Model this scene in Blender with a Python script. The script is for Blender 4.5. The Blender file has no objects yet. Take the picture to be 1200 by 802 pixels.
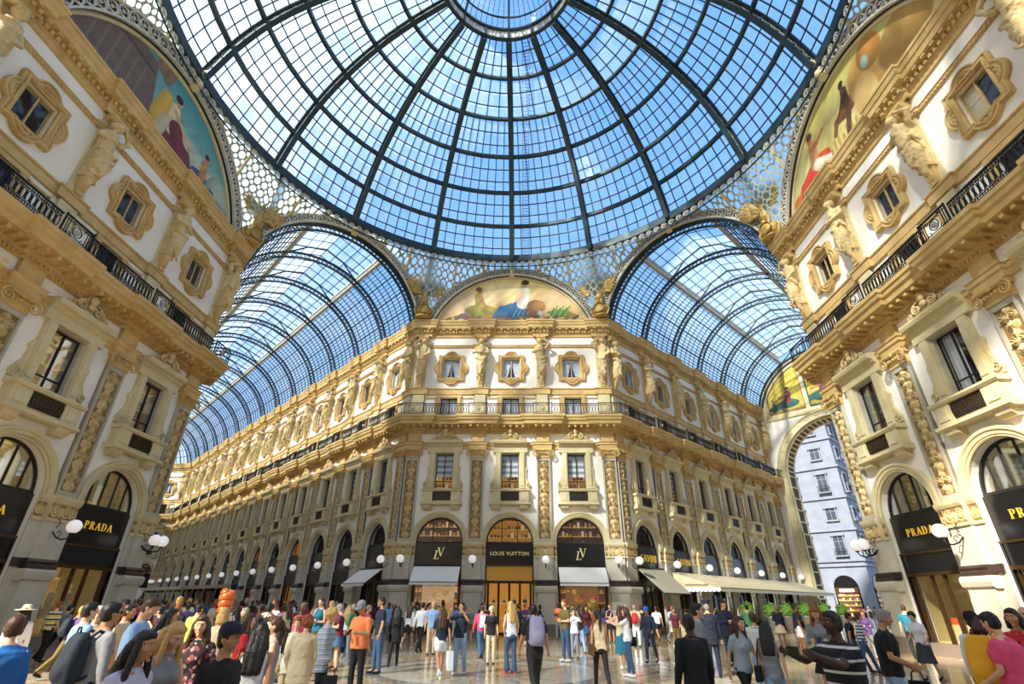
import bpy, math, random
import numpy as np
from mathutils import Vector, Matrix
PI=math.pi; rnd=random.Random(7)
SC=bpy.context.scene; COL=SC.collection
sin,cos,sqrt=math.sin,math.cos,math.sqrt
# ------------------------------------------------------------ mesh builder
class MB:
    def __init__(s): s.v=[];s.f=[];s.m=[];s.smooth=[]
    def add(s,vs,fs,m=0,sm=False,T=None):
        b=len(s.v)
        if T is not None: vs=[tuple(T@Vector(v)) for v in vs]
        s.v.extend(vs)
        for f in fs: s.f.append(tuple(i+b for i in f)); s.m.append(m); s.smooth.append(sm)
        return s
    def quad(s,a,b,c,d,m=0): return s.add([a,b,c,d],[(0,1,2,3)],m)
    def box(s,x0,x1,y0,y1,z0,z1,m=0,T=None):
        v=[(x0,y0,z0),(x1,y0,z0),(x1,y1,z0),(x0,y1,z0),(x0,y0,z1),(x1,y0,z1),(x1,y1,z1),(x0,y1,z1)]
        return s.add(v,[(0,3,2,1),(4,5,6,7),(0,1,5,4),(1,2,6,5),(2,3,7,6),(3,0,4,7)],m,False,T)
    def prism(s,poly,y0,y1,m=0,T=None):      # poly in x,z ; extruded along y
        n=len(poly); v=[(p[0],y0,p[1]) for p in poly]+[(p[0],y1,p[1]) for p in poly]
        f=[tuple(range(n)),tuple(range(2*n-1,n-1,-1))]+[(i,i+n,(i+1)%n+n,(i+1)%n) for i in range(n)]
        return s.add(v,f,m,False,T)
    def prof(s,poly,x0,x1,m=0,T=None):       # poly in y,z ; extruded along x
        n=len(poly); v=[(x0,p[0],p[1]) for p in poly]+[(x1,p[0],p[1]) for p in poly]
        f=[tuple(range(n)),tuple(range(2*n-1,n-1,-1))]+[(i,i+n,(i+1)%n+n,(i+1)%n) for i in range(n)]
        return s.add(v,f,m,False,T)
    def hprism(s,poly,z0,z1,m=0,T=None):     # poly in x,y
        n=len(poly); v=[(p[0],p[1],z0) for p in poly]+[(p[0],p[1],z1) for p in poly]
        f=[tuple(range(n-1,-1,-1)),tuple(range(n,2*n))]+[(i,(i+1)%n,(i+1)%n+n,i+n) for i in range(n)]
        return s.add(v,f,m,False,T)
    def lathe(s,pr,n=16,m=0,sm=True,T=None,a0=0,a1=2*PI):  # (r,z)
        full=abs(a1-a0-2*PI)<1e-6; k=n if full else n+1; v=[];f=[]
        for r,z in pr:
            for i in range(k):
                a=a0+(a1-a0)*i/n; v.append((r*cos(a),r*sin(a),z))
        for j in range(len(pr)-1):
            for i in range(n):
                i2=(i+1)%k if full else i+1
                f.append((j*k+i,j*k+i2,(j+1)*k+i2,(j+1)*k+i))
        return s.add(v,f,m,sm,T)
    def ball(s,c,r,n=12,m=0,T=None,k=None):
        k=k or n//2; r=(r,r,r) if not hasattr(r,'__len__') else r
        v=[];f=[]
        for j in range(k+1):
            t=PI*j/k
            for i in range(n):
                a=2*PI*i/n; v.append((c[0]+r[0]*sin(t)*cos(a),c[1]+r[1]*sin(t)*sin(a),c[2]-r[2]*cos(t)))
        for j in range(k):
            for i in range(n): f.append((j*n+i,j*n+(i+1)%n,(j+1)*n+(i+1)%n,(j+1)*n+i))
        return s.add(v,f,m,True,T)
    def tube(s,pts,r,n=6,m=0,T=None,closed=False,cap=True,sm=True):
        P=[Vector(p) for p in pts]; N=len(P); rs=r if hasattr(r,'__len__') else [r]*N
        v=[];f=[];up=None
        for i,p in enumerate(P):
            if closed: t=(P[(i+1)%N]-P[i-1])
            else: t=P[min(i+1,N-1)]-P[max(i-1,0)]
            if t.length<1e-9: t=Vector((0,0,1))
            t.normalize()
            if up is None:
                up=Vector((0,0,1)) if abs(t.z)<.9 else Vector((1,0,0))
            a=t.cross(up)
            if a.length<1e-6: a=t.cross(Vector((0,1,0)))
            a.normalize(); b=a.cross(t).normalized(); up=b
            for k in range(n):
                q=2*PI*k/n+PI/n; w=p+(a*cos(q)+b*sin(q))*rs[i]; v.append(tuple(w))
        for i in range(N if closed else N-1):
            j=(i+1)%N
            for k in range(n): f.append((i*n+k,i*n+(k+1)%n,j*n+(k+1)%n,j*n+k))
        if not closed and cap: f.append(tuple(range(n-1,-1,-1))); f.append(tuple(range((N-1)*n,N*n)))
        return s.add(v,f,m,sm and n>4,T)
    def bar(s,a,b,w,h,m=0,up=(0,0,1)):       # rectangular bar between a and b: w across, h along up
        A=Vector(a);B=Vector(b);t=(B-A).normalized();U=Vector(up)
        x=t.cross(U)
        if x.length<1e-5: x=t.cross(Vector((1,0,0)))
        x.normalize(); y=x.cross(t).normalized(); v=[]
        for p in (A,B):
            for sx,sy in ((-1,-1),(1,-1),(1,1),(-1,1)): v.append(tuple(p+x*(sx*w/2)+y*(sy*h/2)))
        return s.add(v,[(3,2,1,0),(4,5,6,7),(0,1,5,4),(1,2,6,5),(2,3,7,6),(3,0,4,7)],m)
    def ribbon(s,rings,m=0,sm=False,closed=False,T=None):   # rings: list of equal-length point lists
        n=len(rings[0]); v=[p for r in rings for p in r]; f=[]
        for j in range(len(rings)-(0 if closed else 1)):
            k=(j+1)%len(rings)
            for i in range(n-1): f.append((j*n+i,j*n+i+1,k*n+i+1,k*n+i))
        return s.add(v,f,m,sm,T)
    def merge(s,o,T=None,m=None):
        b=len(s.v)
        s.v.extend([tuple(T@Vector(v)) for v in o.v] if T is not None else o.v)
        s.f.extend(tuple(i+b for i in f) for f in o.f); s.m.extend(o.m if m is None else (m if isinstance(m,list) else [m]*len(o.m))); s.smooth.extend(o.smooth)
        return s
    def mesh(s,name,mats):
        me=bpy.data.meshes.new(name); me.from_pydata(s.v,[],s.f)
        mats=mats if isinstance(mats,(list,tuple)) else [mats]
        for q in mats: me.materials.append(q)
        me.polygons.foreach_set('material_index',s.m); me.polygons.foreach_set('use_smooth',s.smooth)
        me.update(); return me
def Tm(x=0,y=0,z=0,rz=0,s=1,rx=0,ry=0):
    sc=Matrix.Diagonal((s,s,s,1)) if not hasattr(s,'__len__') else Matrix.Diagonal((*s,1))
    return Matrix.Translation((x,y,z))@Matrix.Rotation(rz,4,'Z')@Matrix.Rotation(ry,4,'Y')@Matrix.Rotation(rx,4,'X')@sc
# ------------------------------------------------------------ objects
def OBJ(name,me,parent=None,loc=(0,0,0),rz=0):
    o=bpy.data.objects.new(name,me); COL.objects.link(o)
    o.location=loc; o.rotation_euler=(0,0,rz)
    if parent is not None: o.parent=parent
    return o
def tag(o,label=None,cat=None,group=None,kind=None):
    if label: o['label']=label
    if cat: o['category']=cat
    if group: o['group']=group
    if kind: o['kind']=kind
    return o
def thing(name,label,cat,loc=(0,0,0),rz=0,group=None):
    return tag(OBJ(name,None,None,loc,rz),label,cat,group)
def struct(name,me,loc=(0,0,0),rz=0,parent=None):
    o=OBJ(name,me,parent,loc,rz)
    if parent is None: o['kind']='structure'
    return o
CACHE={}
def cached(key,fn):
    if key not in CACHE: CACHE[key]=fn()
    return CACHE[key]
ORD=['first','second','third','fourth','fifth','sixth','seventh','eighth','ninth','tenth','eleventh','twelfth','thirteenth','fourteenth','fifteenth','sixteenth']
# ------------------------------------------------------------ materials
def newmat(name):
    m=bpy.data.materials.new(name); m.use_nodes=True; nt=m.node_tree; nt.nodes.clear()
    return m,nt
class NB:
    def __init__(s,nt): s.nt=nt
    def n(s,t,**k):
        o=s.nt.nodes.new(t)
        for a,b in k.items():
            if a.startswith('i_'):
                key=a[2:]; key=int(key) if key.isdigit() else key.replace('_',' ')
                s.set(o,key,b)
            else: setattr(o,a,b)
        return o
    def set(s,o,key,b):
        if hasattr(b,'is_output') or isinstance(b,bpy.types.NodeSocket): s.nt.links.new(b,o.inputs[key])
        else: o.inputs[key].default_value=b
    def math(s,op,a,b=0.0,c=0.0):
        o=s.n('ShaderNodeMath',operation=op)
        for i,x in enumerate((a,b,c)):
            if i<len(o.inputs): s.set(o,i,x)
        return o.outputs[0]
    def mix(s,f,a,b):
        o=s.n('ShaderNodeMix',data_type='RGBA'); s.set(o,0,f); s.set(o,6,a); s.set(o,7,b); return o.outputs[2]
    def ramp(s,f,stops,interp='LINEAR'):
        o=s.n('ShaderNodeValToRGB'); s.set(o,0,f); r=o.color_ramp; r.interpolation=interp
        while len(r.elements)<len(stops): r.elements.new(.5)
        for e,(p,c) in zip(r.elements,stops): e.position=p; e.color=(*c,1) if len(c)==3 else c
        return o.outputs[0]
def c4(c): return (c[0],c[1],c[2],1)
def mat(name,col,rough=.6,metal=0,col2=None,nscale=3,namt=.5,bump=0,bscale=30,emit=None,estr=0,spec=None,coat=0):
    m,nt=newmat(name); b=NB(nt); out=b.n('ShaderNodeOutputMaterial'); p=b.n('ShaderNodeBsdfPrincipled')
    nt.links.new(p.outputs[0],out.inputs[0])
    p.inputs['Base Color'].default_value=c4(col); p.inputs['Roughness'].default_value=rough; p.inputs['Metallic'].default_value=metal
    if spec is not None: p.inputs['Specular IOR Level'].default_value=spec
    if coat: p.inputs['Coat Weight'].default_value=coat
    if col2 is not None or bump:
        tc=b.n('ShaderNodeTexCoord')
    if col2 is not None:
        nz=b.n('ShaderNodeTexNoise',i_Vector=tc.outputs['Object'],i_Scale=nscale,i_Detail=5.0,i_Roughness=.6)
        f=b.ramp(nz.outputs[0],[(.5-.35*namt,(0,0,0)),(.5+.35*namt,(1,1,1))])
        nt.links.new(b.mix(f,c4(col),c4(col2)),p.inputs['Base Color'])
    if bump:
        nz=b.n('ShaderNodeTexNoise',i_Vector=tc.outputs['Object'],i_Scale=bscale,i_Detail=3.0)
        bp=b.n('ShaderNodeBump',i_Height=nz.outputs[0],i_Strength=bump,i_Distance=.05)
        nt.links.new(bp.outputs[0],p.inputs['Normal'])
    if emit is not None:
        p.inputs['Emission Color'].default_value=c4(emit); p.inputs['Emission Strength'].default_value=estr
    return m
def srgb(h):
    h=h.lstrip('#'); r=[int(h[i:i+2],16)/255 for i in (0,2,4)]
    return tuple(((x+.055)/1.055)**2.4 if x>.04045 else x/12.92 for x in r)
M={}
M['stucco']=mat('stucco_white',srgb('#F5F0E6'),.75,col2=srgb('#EAE2D3'),nscale=.9,namt=.9,bump=.05,bscale=25)
M['ochre']=mat('ochre_stone',srgb('#DABB80'),.7,col2=srgb('#B38F50'),nscale=1.4,namt=.9,bump=.25,bscale=14)
M['carved']=mat('carved_ochre',srgb('#DDC898'),.65,col2=srgb('#C2A266'),nscale=5,namt=.6,bump=.5,bscale=30)
M['carved_ground_shade']=mat('brown_ground_shade',srgb('#7E6233'),.8,col2=srgb('#9A7C48'),nscale=6)  # ground of the carving, its brown darkened to stand in for recess shade
M['ochre_plain']=mat('pale_ochre_stone',srgb('#DCCFA8'),.7,col2=srgb('#C2AF80'),nscale=1.3,namt=.8,bump=.15,bscale=16)
M['pier']=mat('pier_stone',srgb('#CFC9B8'),.5,col2=srgb('#B9B29E'),nscale=1.4,namt=.8,bump=.05,bscale=20)
M['greystone']=mat('grey_border_stone',srgb('#C0B9A6'),.6,col2=srgb('#A59D8A'),nscale=2,namt=.7)
M['darkstone']=mat('dark_brown_marble',srgb('#4A3A31'),.35,col2=srgb('#2E2420'),nscale=4,namt=.7)
M['plinth']=mat('plinth_granite',srgb('#8C7F72'),.5,col2=srgb('#75685C'),nscale=8,namt=.8)
M['iron']=mat('black_iron',(.02,.02,.022),.45,.6)
M['grille']=mat('dark_grille',srgb('#1C1A19'),.6)
M['teal']=mat('blue_green_iron',srgb('#35484D'),.45,.3,col2=srgb('#22333A'),nscale=1.2)
M['lightiron']=mat('pale_painted_iron',srgb('#D8D3C4'),.5,.0,col2=srgb('#B4AFA2'),nscale=6)
M['gilt']=mat('gilt_stone',srgb('#CFAE62'),.45,.2,col2=srgb('#9C7A3C'),nscale=6,bump=.4,bscale=25)
M['black']=mat('black_gloss_fascia',(.006,.006,.007),.22)
M['bronze']=mat('bronze_frame',srgb('#5B4428'),.35,.7)
M['gold']=mat('gold_lettering',srgb('#F0C64A'),.3,.3,emit=srgb('#E8B83A'),estr=.35)
M['palegold']=mat('pale_gold_lettering',srgb('#D9D0A0'),.35,.3,emit=srgb('#CFC48C'),estr=.35)
M['globe']=mat('lamp_globe_opal',srgb('#F2EEF0'),.25,emit=srgb('#FFF6F0'),estr=.35)
M['warmlit']=mat('lit_warm_panel',srgb('#E8B050'),.5,emit=srgb('#FFB13A'),estr=1.0)
M['whiteblind']=mat('white_blind',srgb('#DADCE0'),.8)
M['greyblind']=mat('grey_blind',srgb('#8E9498'),.8)
M['curtain']=mat('white_curtain',srgb('#E6EAF0'),.8,col2=srgb('#A9BBD2'),nscale=6)
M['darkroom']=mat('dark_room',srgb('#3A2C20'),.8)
M['shoproom']=mat('shop_room_wall',srgb('#C08A45'),.7,emit=srgb('#D88A30'),estr=.25)
M['awnwhite']=mat('white_awning_cloth',srgb('#F0EDE6'),.8)
M['awnkhaki']=mat('khaki_awning_cloth',srgb('#A39A82'),.85)
M['awncream']=mat('cream_awning_cloth',srgb('#D8C8A4'),.85,col2=srgb('#C4B28C'),nscale=2)
M['copper']=mat('copper_orange',srgb('#D9763E'),.3,.5)
M['leaf']=mat('green_leaves',srgb('#7FA83A'),.6,col2=srgb('#4E7A22'),nscale=14)
M['zinc']=mat('zinc_planter',srgb('#A9A9A4'),.4,.6)
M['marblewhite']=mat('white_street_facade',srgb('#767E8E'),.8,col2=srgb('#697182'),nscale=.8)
M['lead']=mat('grey_window_trim',srgb('#6E7682'),.7)
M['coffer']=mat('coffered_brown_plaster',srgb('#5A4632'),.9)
M['pradaroom']=mat('beige_room_wall',srgb('#A89A6C'),.8,emit=srgb('#A8924E'),estr=.12)
def glass_mat(name,tint,gloss=.12,opac=.0,ocol=(.6,.7,.8),rough=.03):
    m,nt=newmat(name); b=NB(nt); out=b.n('ShaderNodeOutputMaterial')
    tr=b.n('ShaderNodeBsdfTransparent',i_0=c4(tint)); gl=b.n('ShaderNodeBsdfGlossy',i_Color=(.9,.95,1,1),i_Roughness=rough)
    mx=b.n('ShaderNodeMixShader',i_0=gloss,i_1=tr.outputs[0],i_2=gl.outputs[0]); o=mx.outputs[0]
    if opac:
        df=b.n('ShaderNodeBsdfTranslucent',i_Color=c4(ocol)); d2=b.n('ShaderNodeBsdfDiffuse',i_Color=c4(ocol))
        dd=b.n('ShaderNodeMixShader',i_0=.35,i_1=df.outputs[0],i_2=d2.outputs[0])
        mx=b.n('ShaderNodeMixShader',i_0=opac,i_1=o,i_2=dd.outputs[0]); o=mx.outputs[0]
    nt.links.new(o,out.inputs[0]); return m
M['winglass']=glass_mat('window_glass',(.85,.86,.88),.05)
M['mirrorglass']=glass_mat('reflecting_window_glass',(.7,.75,.78),.4)
M['shopglass']=glass_mat('shop_glass',(.92,.9,.85),.1)
def roof_glass():
    m,nt=newmat('roof_glass'); b=NB(nt); out=b.n('ShaderNodeOutputMaterial')
    uv=b.n('ShaderNodeUVMap'); sp=b.n('ShaderNodeSeparateXYZ',i_0=uv.outputs[0])
    cx=b.math('FLOOR',sp.outputs[0]); cy=b.math('FLOOR',sp.outputs[1])
    cc=b.n('ShaderNodeCombineXYZ',i_0=cx,i_1=cy)
    wn=b.n('ShaderNodeTexWhiteNoise',noise_dimensions='3D',i_Vector=cc.outputs[0])
    tc=b.n('ShaderNodeTexCoord')
    nz=b.n('ShaderNodeTexNoise',i_Vector=tc.outputs['Object'],i_Scale=.7,i_Detail=4.0)
    fac=b.math('MULTIPLY_ADD',wn.outputs[0],.10,b.math('MULTIPLY_ADD',nz.outputs[0],.25,.03))
    # dusty lower lip of each overlapping pane
    fy=b.math('FRACT',sp.outputs[1]); lip=b.math('GREATER_THAN',fy,.86); fac=b.math('MULTIPLY_ADD',lip,.22,fac)
    tr=b.n('ShaderNodeBsdfTransparent',i_0=(.80,.90,1.0,1)); gl=b.n('ShaderNodeBsdfGlossy',i_Roughness=.05,i_Color=(1,1,1,1))
    mx=b.n('ShaderNodeMixShader',i_0=.06,i_1=tr.outputs[0],i_2=gl.outputs[0])
    df=b.n('ShaderNodeBsdfTranslucent',i_Color=(.74,.82,.92,1))
    m2=b.n('ShaderNodeMixShader',i_0=fac,i_1=mx.outputs[0],i_2=df.outputs[0])
    nt.links.new(m2.outputs[0],out.inputs[0]); return m
M['roofglass']=roof_glass()
def lattice_mat():
    m,nt=newmat('pendentive_lattice'); b=NB(nt); out=b.n('ShaderNodeOutputMaterial')
    uv=b.n('ShaderNodeUVMap'); 
    v1=b.n('ShaderNodeTexVoronoi',feature='F1',i_Vector=uv.outputs[0],i_Scale=1.0,i_Randomness=.0)
    hole=b.math('LESS_THAN',v1.outputs['Distance'],.36)
    # second offset set of small holes
    mp=b.n('ShaderNodeMapping',i_Location=(.5,.5,0),i_Vector=uv.outputs[0])
    v2=b.n('ShaderNodeTexVoronoi',feature='F1',i_Vector=mp.outputs[0],i_Scale=1.0,i_Randomness=.0)
    h2=b.math('LESS_THAN',v2.outputs['Distance'],.2)
    hole=b.math('MAXIMUM',hole,h2)
    pr=b.n('ShaderNodeBsdfPrincipled'); pr.inputs['Base Color'].default_value=c4(srgb('#B4B6A6')); pr.inputs['Roughness'].default_value=.5
    tr=b.n('ShaderNodeBsdfTransparent',i_0=(.85,.95,1,1)); df=b.n('ShaderNodeBsdfTranslucent',i_Color=(.66,.84,.86,1))
    gm=b.n('ShaderNodeMixShader',i_0=.5,i_1=tr.outputs[0],i_2=df.outputs[0])
    gm.inputs[0].default_value=.72
    mx=b.n('ShaderNodeMixShader',i_0=hole,i_1=pr.outputs[0],i_2=gm.outputs[0])
    nt.links.new(mx.outputs[0],out.inputs[0]); return m
M['lattice']=lattice_mat()
def vcol_mat(name,rough=.6):
    m,nt=newmat(name); b=NB(nt); out=b.n('ShaderNodeOutputMaterial'); p=b.n('ShaderNodeBsdfPrincipled')
    a=b.n('ShaderNodeVertexColor',layer_name='Col'); nt.links.new(a.outputs[0],p.inputs['Base Color']); p.inputs['Roughness'].default_value=rough
    nt.links.new(p.outputs[0],out.inputs[0]); return m
M['paint']=vcol_mat('painted_mural',.7)
def shop_display_mat(name,base,accent,strength,scale=(3,3)):
    # goods on lit shelves: brick-like cells with varied colours, giving off the shop's own light
    m,nt=newmat(name); b=NB(nt); out=b.n('ShaderNodeOutputMaterial'); p=b.n('ShaderNodeBsdfPrincipled')
    tc=b.n('ShaderNodeTexCoord'); mp=b.n('ShaderNodeMapping',i_Vector=tc.outputs['Object'],i_Rotation=(PI/2,0,0),i_Scale=(scale[0],scale[1],scale[1]))
    sp=b.n('ShaderNodeSeparateXYZ',i_0=tc.outputs['Object'])
    x=b.math('MULTIPLY',sp.outputs[0],scale[0]); z=b.math('MULTIPLY',sp.outputs[2],scale[1])
    cc=b.n('ShaderNodeCombineXYZ',i_0=b.math('FLOOR',b.math('MULTIPLY',x,2.3)),i_1=b.math('FLOOR',z))
    wn=b.n('ShaderNodeTexWhiteNoise',noise_dimensions='3D',i_Vector=cc.outputs[0])
    fz=b.math('FRACT',z); fx=b.math('FRACT',b.math('MULTIPLY',x,2.3))
    # item silhouettes standing on a shelf
    hgt=b.math('MULTIPLY_ADD',wn.outputs[0],.45,.2)
    item=b.math('MULTIPLY',b.math('LESS_THAN',fz,hgt),b.math('LESS_THAN',b.math('ABSOLUTE',b.math('SUBTRACT',fx,.5)),.33))
    shelf=b.math('LESS_THAN',fz,.07)
    col=b.mix(item,c4(base),b.ramp(wn.outputs[0],[(0,srgb('#2A160C')),(.4,accent),(.7,srgb('#5A2A12')),(1,srgb('#D8C9A8'))]))
    col=b.mix(b.math('MULTIPLY',shelf,b.math('MULTIPLY_ADD',wn.outputs[0],.6,.4)),col,c4(srgb('#F0C870')))
    nt.links.new(col,p.inputs['Base Color']); nt.links.new(col,p.inputs['Emission Color']); p.inputs['Emission Strength'].default_value=strength
    nt.links.new(p.outputs[0],out.inputs[0]); return m
M['prada_up']=shop_display_mat('goods_in_upper_room',srgb('#6E6A38'),srgb('#B8A870'),.3,(.9,.7))
M['prada_low']=shop_display_mat('goods_in_beige_shop',srgb('#B88E52'),srgb('#D9692B'),.35,(.8,.8))
M['goods_gold']=shop_display_mat('goods_on_gold_shelves',srgb('#B07C22'),srgb('#2E1A0C'),.4,(1.8,1.9))
M['goods_warm']=shop_display_mat('goods_on_warm_shelves',srgb('#3E2410'),srgb('#D89A38'),.5,(1.6,1.7))
M['goods_dark']=shop_display_mat('goods_in_dim_shop',srgb('#3A2614'),srgb('#8A5A28'),.2,(1.2,1.1))
def M_(*k): return [M[i] for i in k]
SKY=1.2; SUN=11.5; SEL=math.radians(36); SAZ=math.radians(40); EXPO=.22
# ------------------------------------------------------------ facade frames
S2=sqrt(.5); AX=17.25; AY=8.07; FX=7.44; FY=18.02; BF=4.66; BS=5.16
SPR=5.28
class Fac:
    def __init__(s,P,rot,u0,u1,bays,pils,r,ro,hw,desc):
        s.P=Vector((P[0],P[1],0)); s.rot=rot; s.u0,s.u1=u0,u1; s.bays=bays; s.pils=pils; s.r=r; s.ro=ro; s.hw=hw; s.desc=desc; s.bw=abs(bays[1]-bays[0]) if len(bays)>1 else 5.2
        s.X=Vector((cos(rot),sin(rot),0)); s.N=Vector((sin(rot),-cos(rot),0))
    def w(s,u,out=0,z=0): p=s.P+s.X*u+s.N*out; return (p.x,p.y,z)
NRA,NLA=6,14
FC={}
FC['F']=Fac((0,FY),0,-FX,FX,[-BF,0,BF],[-6.95,-BF/2,BF/2,6.95],1.57,1.92,.48,'front corner building')
FC['R']=Fac((AX,0),-PI/2,-AY,AY,[-BS,0,BS],[-7.57,-BS/2,BS/2,7.57],1.62,2.0,.5,'building on the right')
FC['L']=Fac((-AX,0),PI/2,-AY,AY,[-BS,0,BS],[-7.57,-BS/2,BS/2,7.57],1.62,2.0,.5,'building on the left')
LRA=.98+BF*NRA; LLA=.98+BF*NLA
FC['RA']=Fac((FX,FY),PI/4,0,LRA,[.49+BF*(i+.5) for i in range(NRA)],[.49+BF*i for i in range(NRA+1)],1.42,1.80,.48,'wall along the right arcade')
FC['LA']=Fac((-FX,FY),-PI/4,-LLA,0,[-.49-BF*(i+.5) for i in range(NLA)],[-.49-BF*i for i in range(NLA+1)],1.42,1.80,.48,'wall along the left arcade')
EX,EY=-FX-LLA*S2,FY+LLA*S2
FC['E']=Fac((EX-2.8,EY),0,-2.8,2.8,[0],[-2.3,2.3],1.42,1.8,.45,'end wall of the left arcade')
# ------------------------------------------------------------ walls with openings
def cell_grid(mb,x0,x1,z0,z1,holes,m=0):
    xs=sorted({x0,x1,*[h[0] for h in holes],*[h[1] for h in holes]}); zs=sorted({z0,z1,*[h[2] for h in holes],*[h[3] for h in holes]})
    for a,b in zip(xs,xs[1:]):
        for c,d in zip(zs,zs[1:]):
            if any(a>=h[0]-1e-6 and b<=h[1]+1e-6 and c>=h[2]-1e-6 and d<=h[3]+1e-6 for h in holes): continue
            mb.quad((a,0,c),(b,0,c),(b,0,d),(a,0,d),m)
    for h in holes:
        a,b,c,d=h; y=.35
        mb.quad((a,0,c),(a,0,d),(a,y,d),(a,y,c),m); mb.quad((b,0,c),(b,y,c),(b,y,d),(b,0,d),m)
        mb.quad((a,0,d),(b,0,d),(b,y,d),(a,y,d),m); mb.quad((a,0,c),(a,y,c),(b,y,c),(b,0,c),m)
WIN=(-.66,.66,8.68,11.22); MEZ=(-.62,.62,13.8,15.42); SQ=(-.66,.66,17.06,18.7)
def wall_mesh(fc,name):
    mb=MB(); edges=[fc.u0]; r=fc.r; bw=fc.bw
    for c in sorted(fc.bays):
        x0,x1=c-bw/2,c+bw/2
        mb.quad((x0,0,0),(c-r,0,0),(c-r,0,SPR),(x0,0,SPR)); mb.quad((c+r,0,0),(x1,0,0),(x1,0,SPR),(c+r,0,SPR))
        n=20; A=[(c+r*cos(PI-PI*i/n),SPR+r*sin(PI*i/n)) for i in range(n+1)]
        top=7.6; B=[]
        for i in range(n+1):
            t=i/n; B.append((x0+(x1-x0)*t,top))
        B[0]=(x0,SPR);B[n]=(x1,SPR);B[1]=(x0,6.4);B[2]=(x0,top);B[n-1]=(x1,6.4);B[n-2]=(x1,top)
        for i in range(3,n-2): B[i]=(x0+(x1-x0)*(i-2)/(n-4),top)
        for i in range(n):
            mb.quad((A[i][0],0,A[i][1]),(A[i+1][0],0,A[i+1][1]),(B[i+1][0],0,B[i+1][1]),(B[i][0],0,B[i][1]))
            mb.quad((A[i][0],0,A[i][1]),(A[i][0],.6,A[i][1]),(A[i+1][0],.6,A[i+1][1]),(A[i+1][0],0,A[i+1][1]))
        for s_ in (-1,1): mb.quad((c+s_*r,0,0),(c+s_*r,.6,0),(c+s_*r,.6,SPR),(c+s_*r,0,SPR))
        ws=1.18 if fc.bw>5 else 1.0; cell_grid(mb,x0,x1,top,21.9,[(c+h[0]*q,c+h[1]*q,h[2],h[3]) for h,q in ((WIN,ws),(MEZ,1),(SQ,1))])
    for a,b in ((fc.u0,min(fc.bays)-bw/2),(max(fc.bays)+bw/2,fc.u1)):
        if b-a>1e-3: mb.quad((a,0,0),(b,0,0),(b,0,21.9),(a,0,21.9))
    return mb.mesh(name,M['stucco'])
for k,nm in (('F','wall_front'),('R','wall_right'),('L','wall_left'),('RA','wall_right_arcade'),('LA','wall_left_arcade'),('E','wall_left_arcade_end')):
    f=FC[k]; struct(nm,wall_mesh(f,nm),(f.P.x,f.P.y,0),f.rot)
# far sides of the passages and the rear of the octagon: plain walls
def plain_wall(nm,a,b,z1=21.9,th=.4):
    A=Vector((*a,0));B=Vector((*b,0)); mb=MB(); t=(B-A).normalized(); n=Vector((-t.y,t.x,0))*th
    P=[A,B,B+n,A+n]; mb.hprism([(p.x,p.y) for p in P],0,z1); return struct(nm,mb.mesh(nm,M['stucco']))
plain_wall('wall_right_passage',(AX+LRA*S2,AY+LRA*S2),(AX+.0,AY+.0))
plain_wall('wall_left_passage',(-AX,AY),(-AX-LLA*S2,AY+LLA*S2))
plain_wall('wall_left_arcade_apse',(-AX-LLA*S2,AY+LLA*S2),(EX-5.6,EY))
plain_wall('wall_rear_left_outer',(-AX-22,-AY-22),(-AX,-AY))
plain_wall('wall_rear_left_inner',(-FX,-19.6),(-FX-22,-19.6-22))
plain_wall('wall_rear_right_outer',(AX,-AY),(AX+22,-AY-22))
plain_wall('wall_rear_right_inner',(FX+22,-19.6-22),(FX,-19.6))
plain_wall('wall_rear',(FX,-19.6),(-FX,-19.6))
# ------------------------------------------------------------ continuous trims
def plan_path(segs,e):
    out=[]
    for i,(f,u0,u1) in enumerate(segs):
        pil=[p for p in sorted(f.pils) if u0-.6<=p<=u1+.6] if f.pils else []
        hw=f.hw+.06
        for j,p in enumerate(pil):
            a,b=p-hw,p+hw
            if a>u0+.15: out.append(f.w(a,0)); out.append(f.w(a,e))
            elif i==0: out.append(f.w(u0,e))
            if b<u1-.15: out.append(f.w(b,e)); out.append(f.w(b,0))
            elif i==len(segs)-1: out.append(f.w(u1,e))
        if not pil and i==0: out.append(f.w(u0,0))
        if not pil and i==len(segs)-1: out.append(f.w(u1,0))
        if i<len(segs)-1:
            g,v0,_=segs[i+1]; n=(f.N+g.N)/(1+f.N.dot(g.N)); both=bool(f.pils) and bool(g.pils)
            V=f.P+f.X*u1
            if both: V=V+n*e
            elif f.pils: out.append(f.w(u1,e))
            out.append((V.x,V.y,0))
            if g.pils and not both: out.append(g.w(v0,e))
    return [Vector((p[0],p[1],0)) for p in out]
def offset_path(P,d):
    N=[]; n=len(P); R=[]
    for i in range(n-1):
        t=(P[i+1]-P[i]).normalized(); N.append(Vector((t.y,-t.x,0)))
    for i in range(n):
        if i==0: R.append(P[0]+N[0]*d)
        elif i==n-1: R.append(P[-1]+N[-1]*d)
        else:
            q=1+N[i-1].dot(N[i]); R.append(P[i]+(N[i-1]+N[i])/max(q,.2)*d)
    return R
def sweep_trim(segs,e,profile,mb,m=0):
    P=plan_path(segs,e)
    rows=[]
    for p,z in profile: rows.append([(q.x,q.y,z) for q in offset_path(P,p)])
    for a,b in zip(rows,rows[1:]):
        for i in range(len(P)-1): mb.quad(a[i],a[i+1],b[i+1],b[i],m)
    return P
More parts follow.
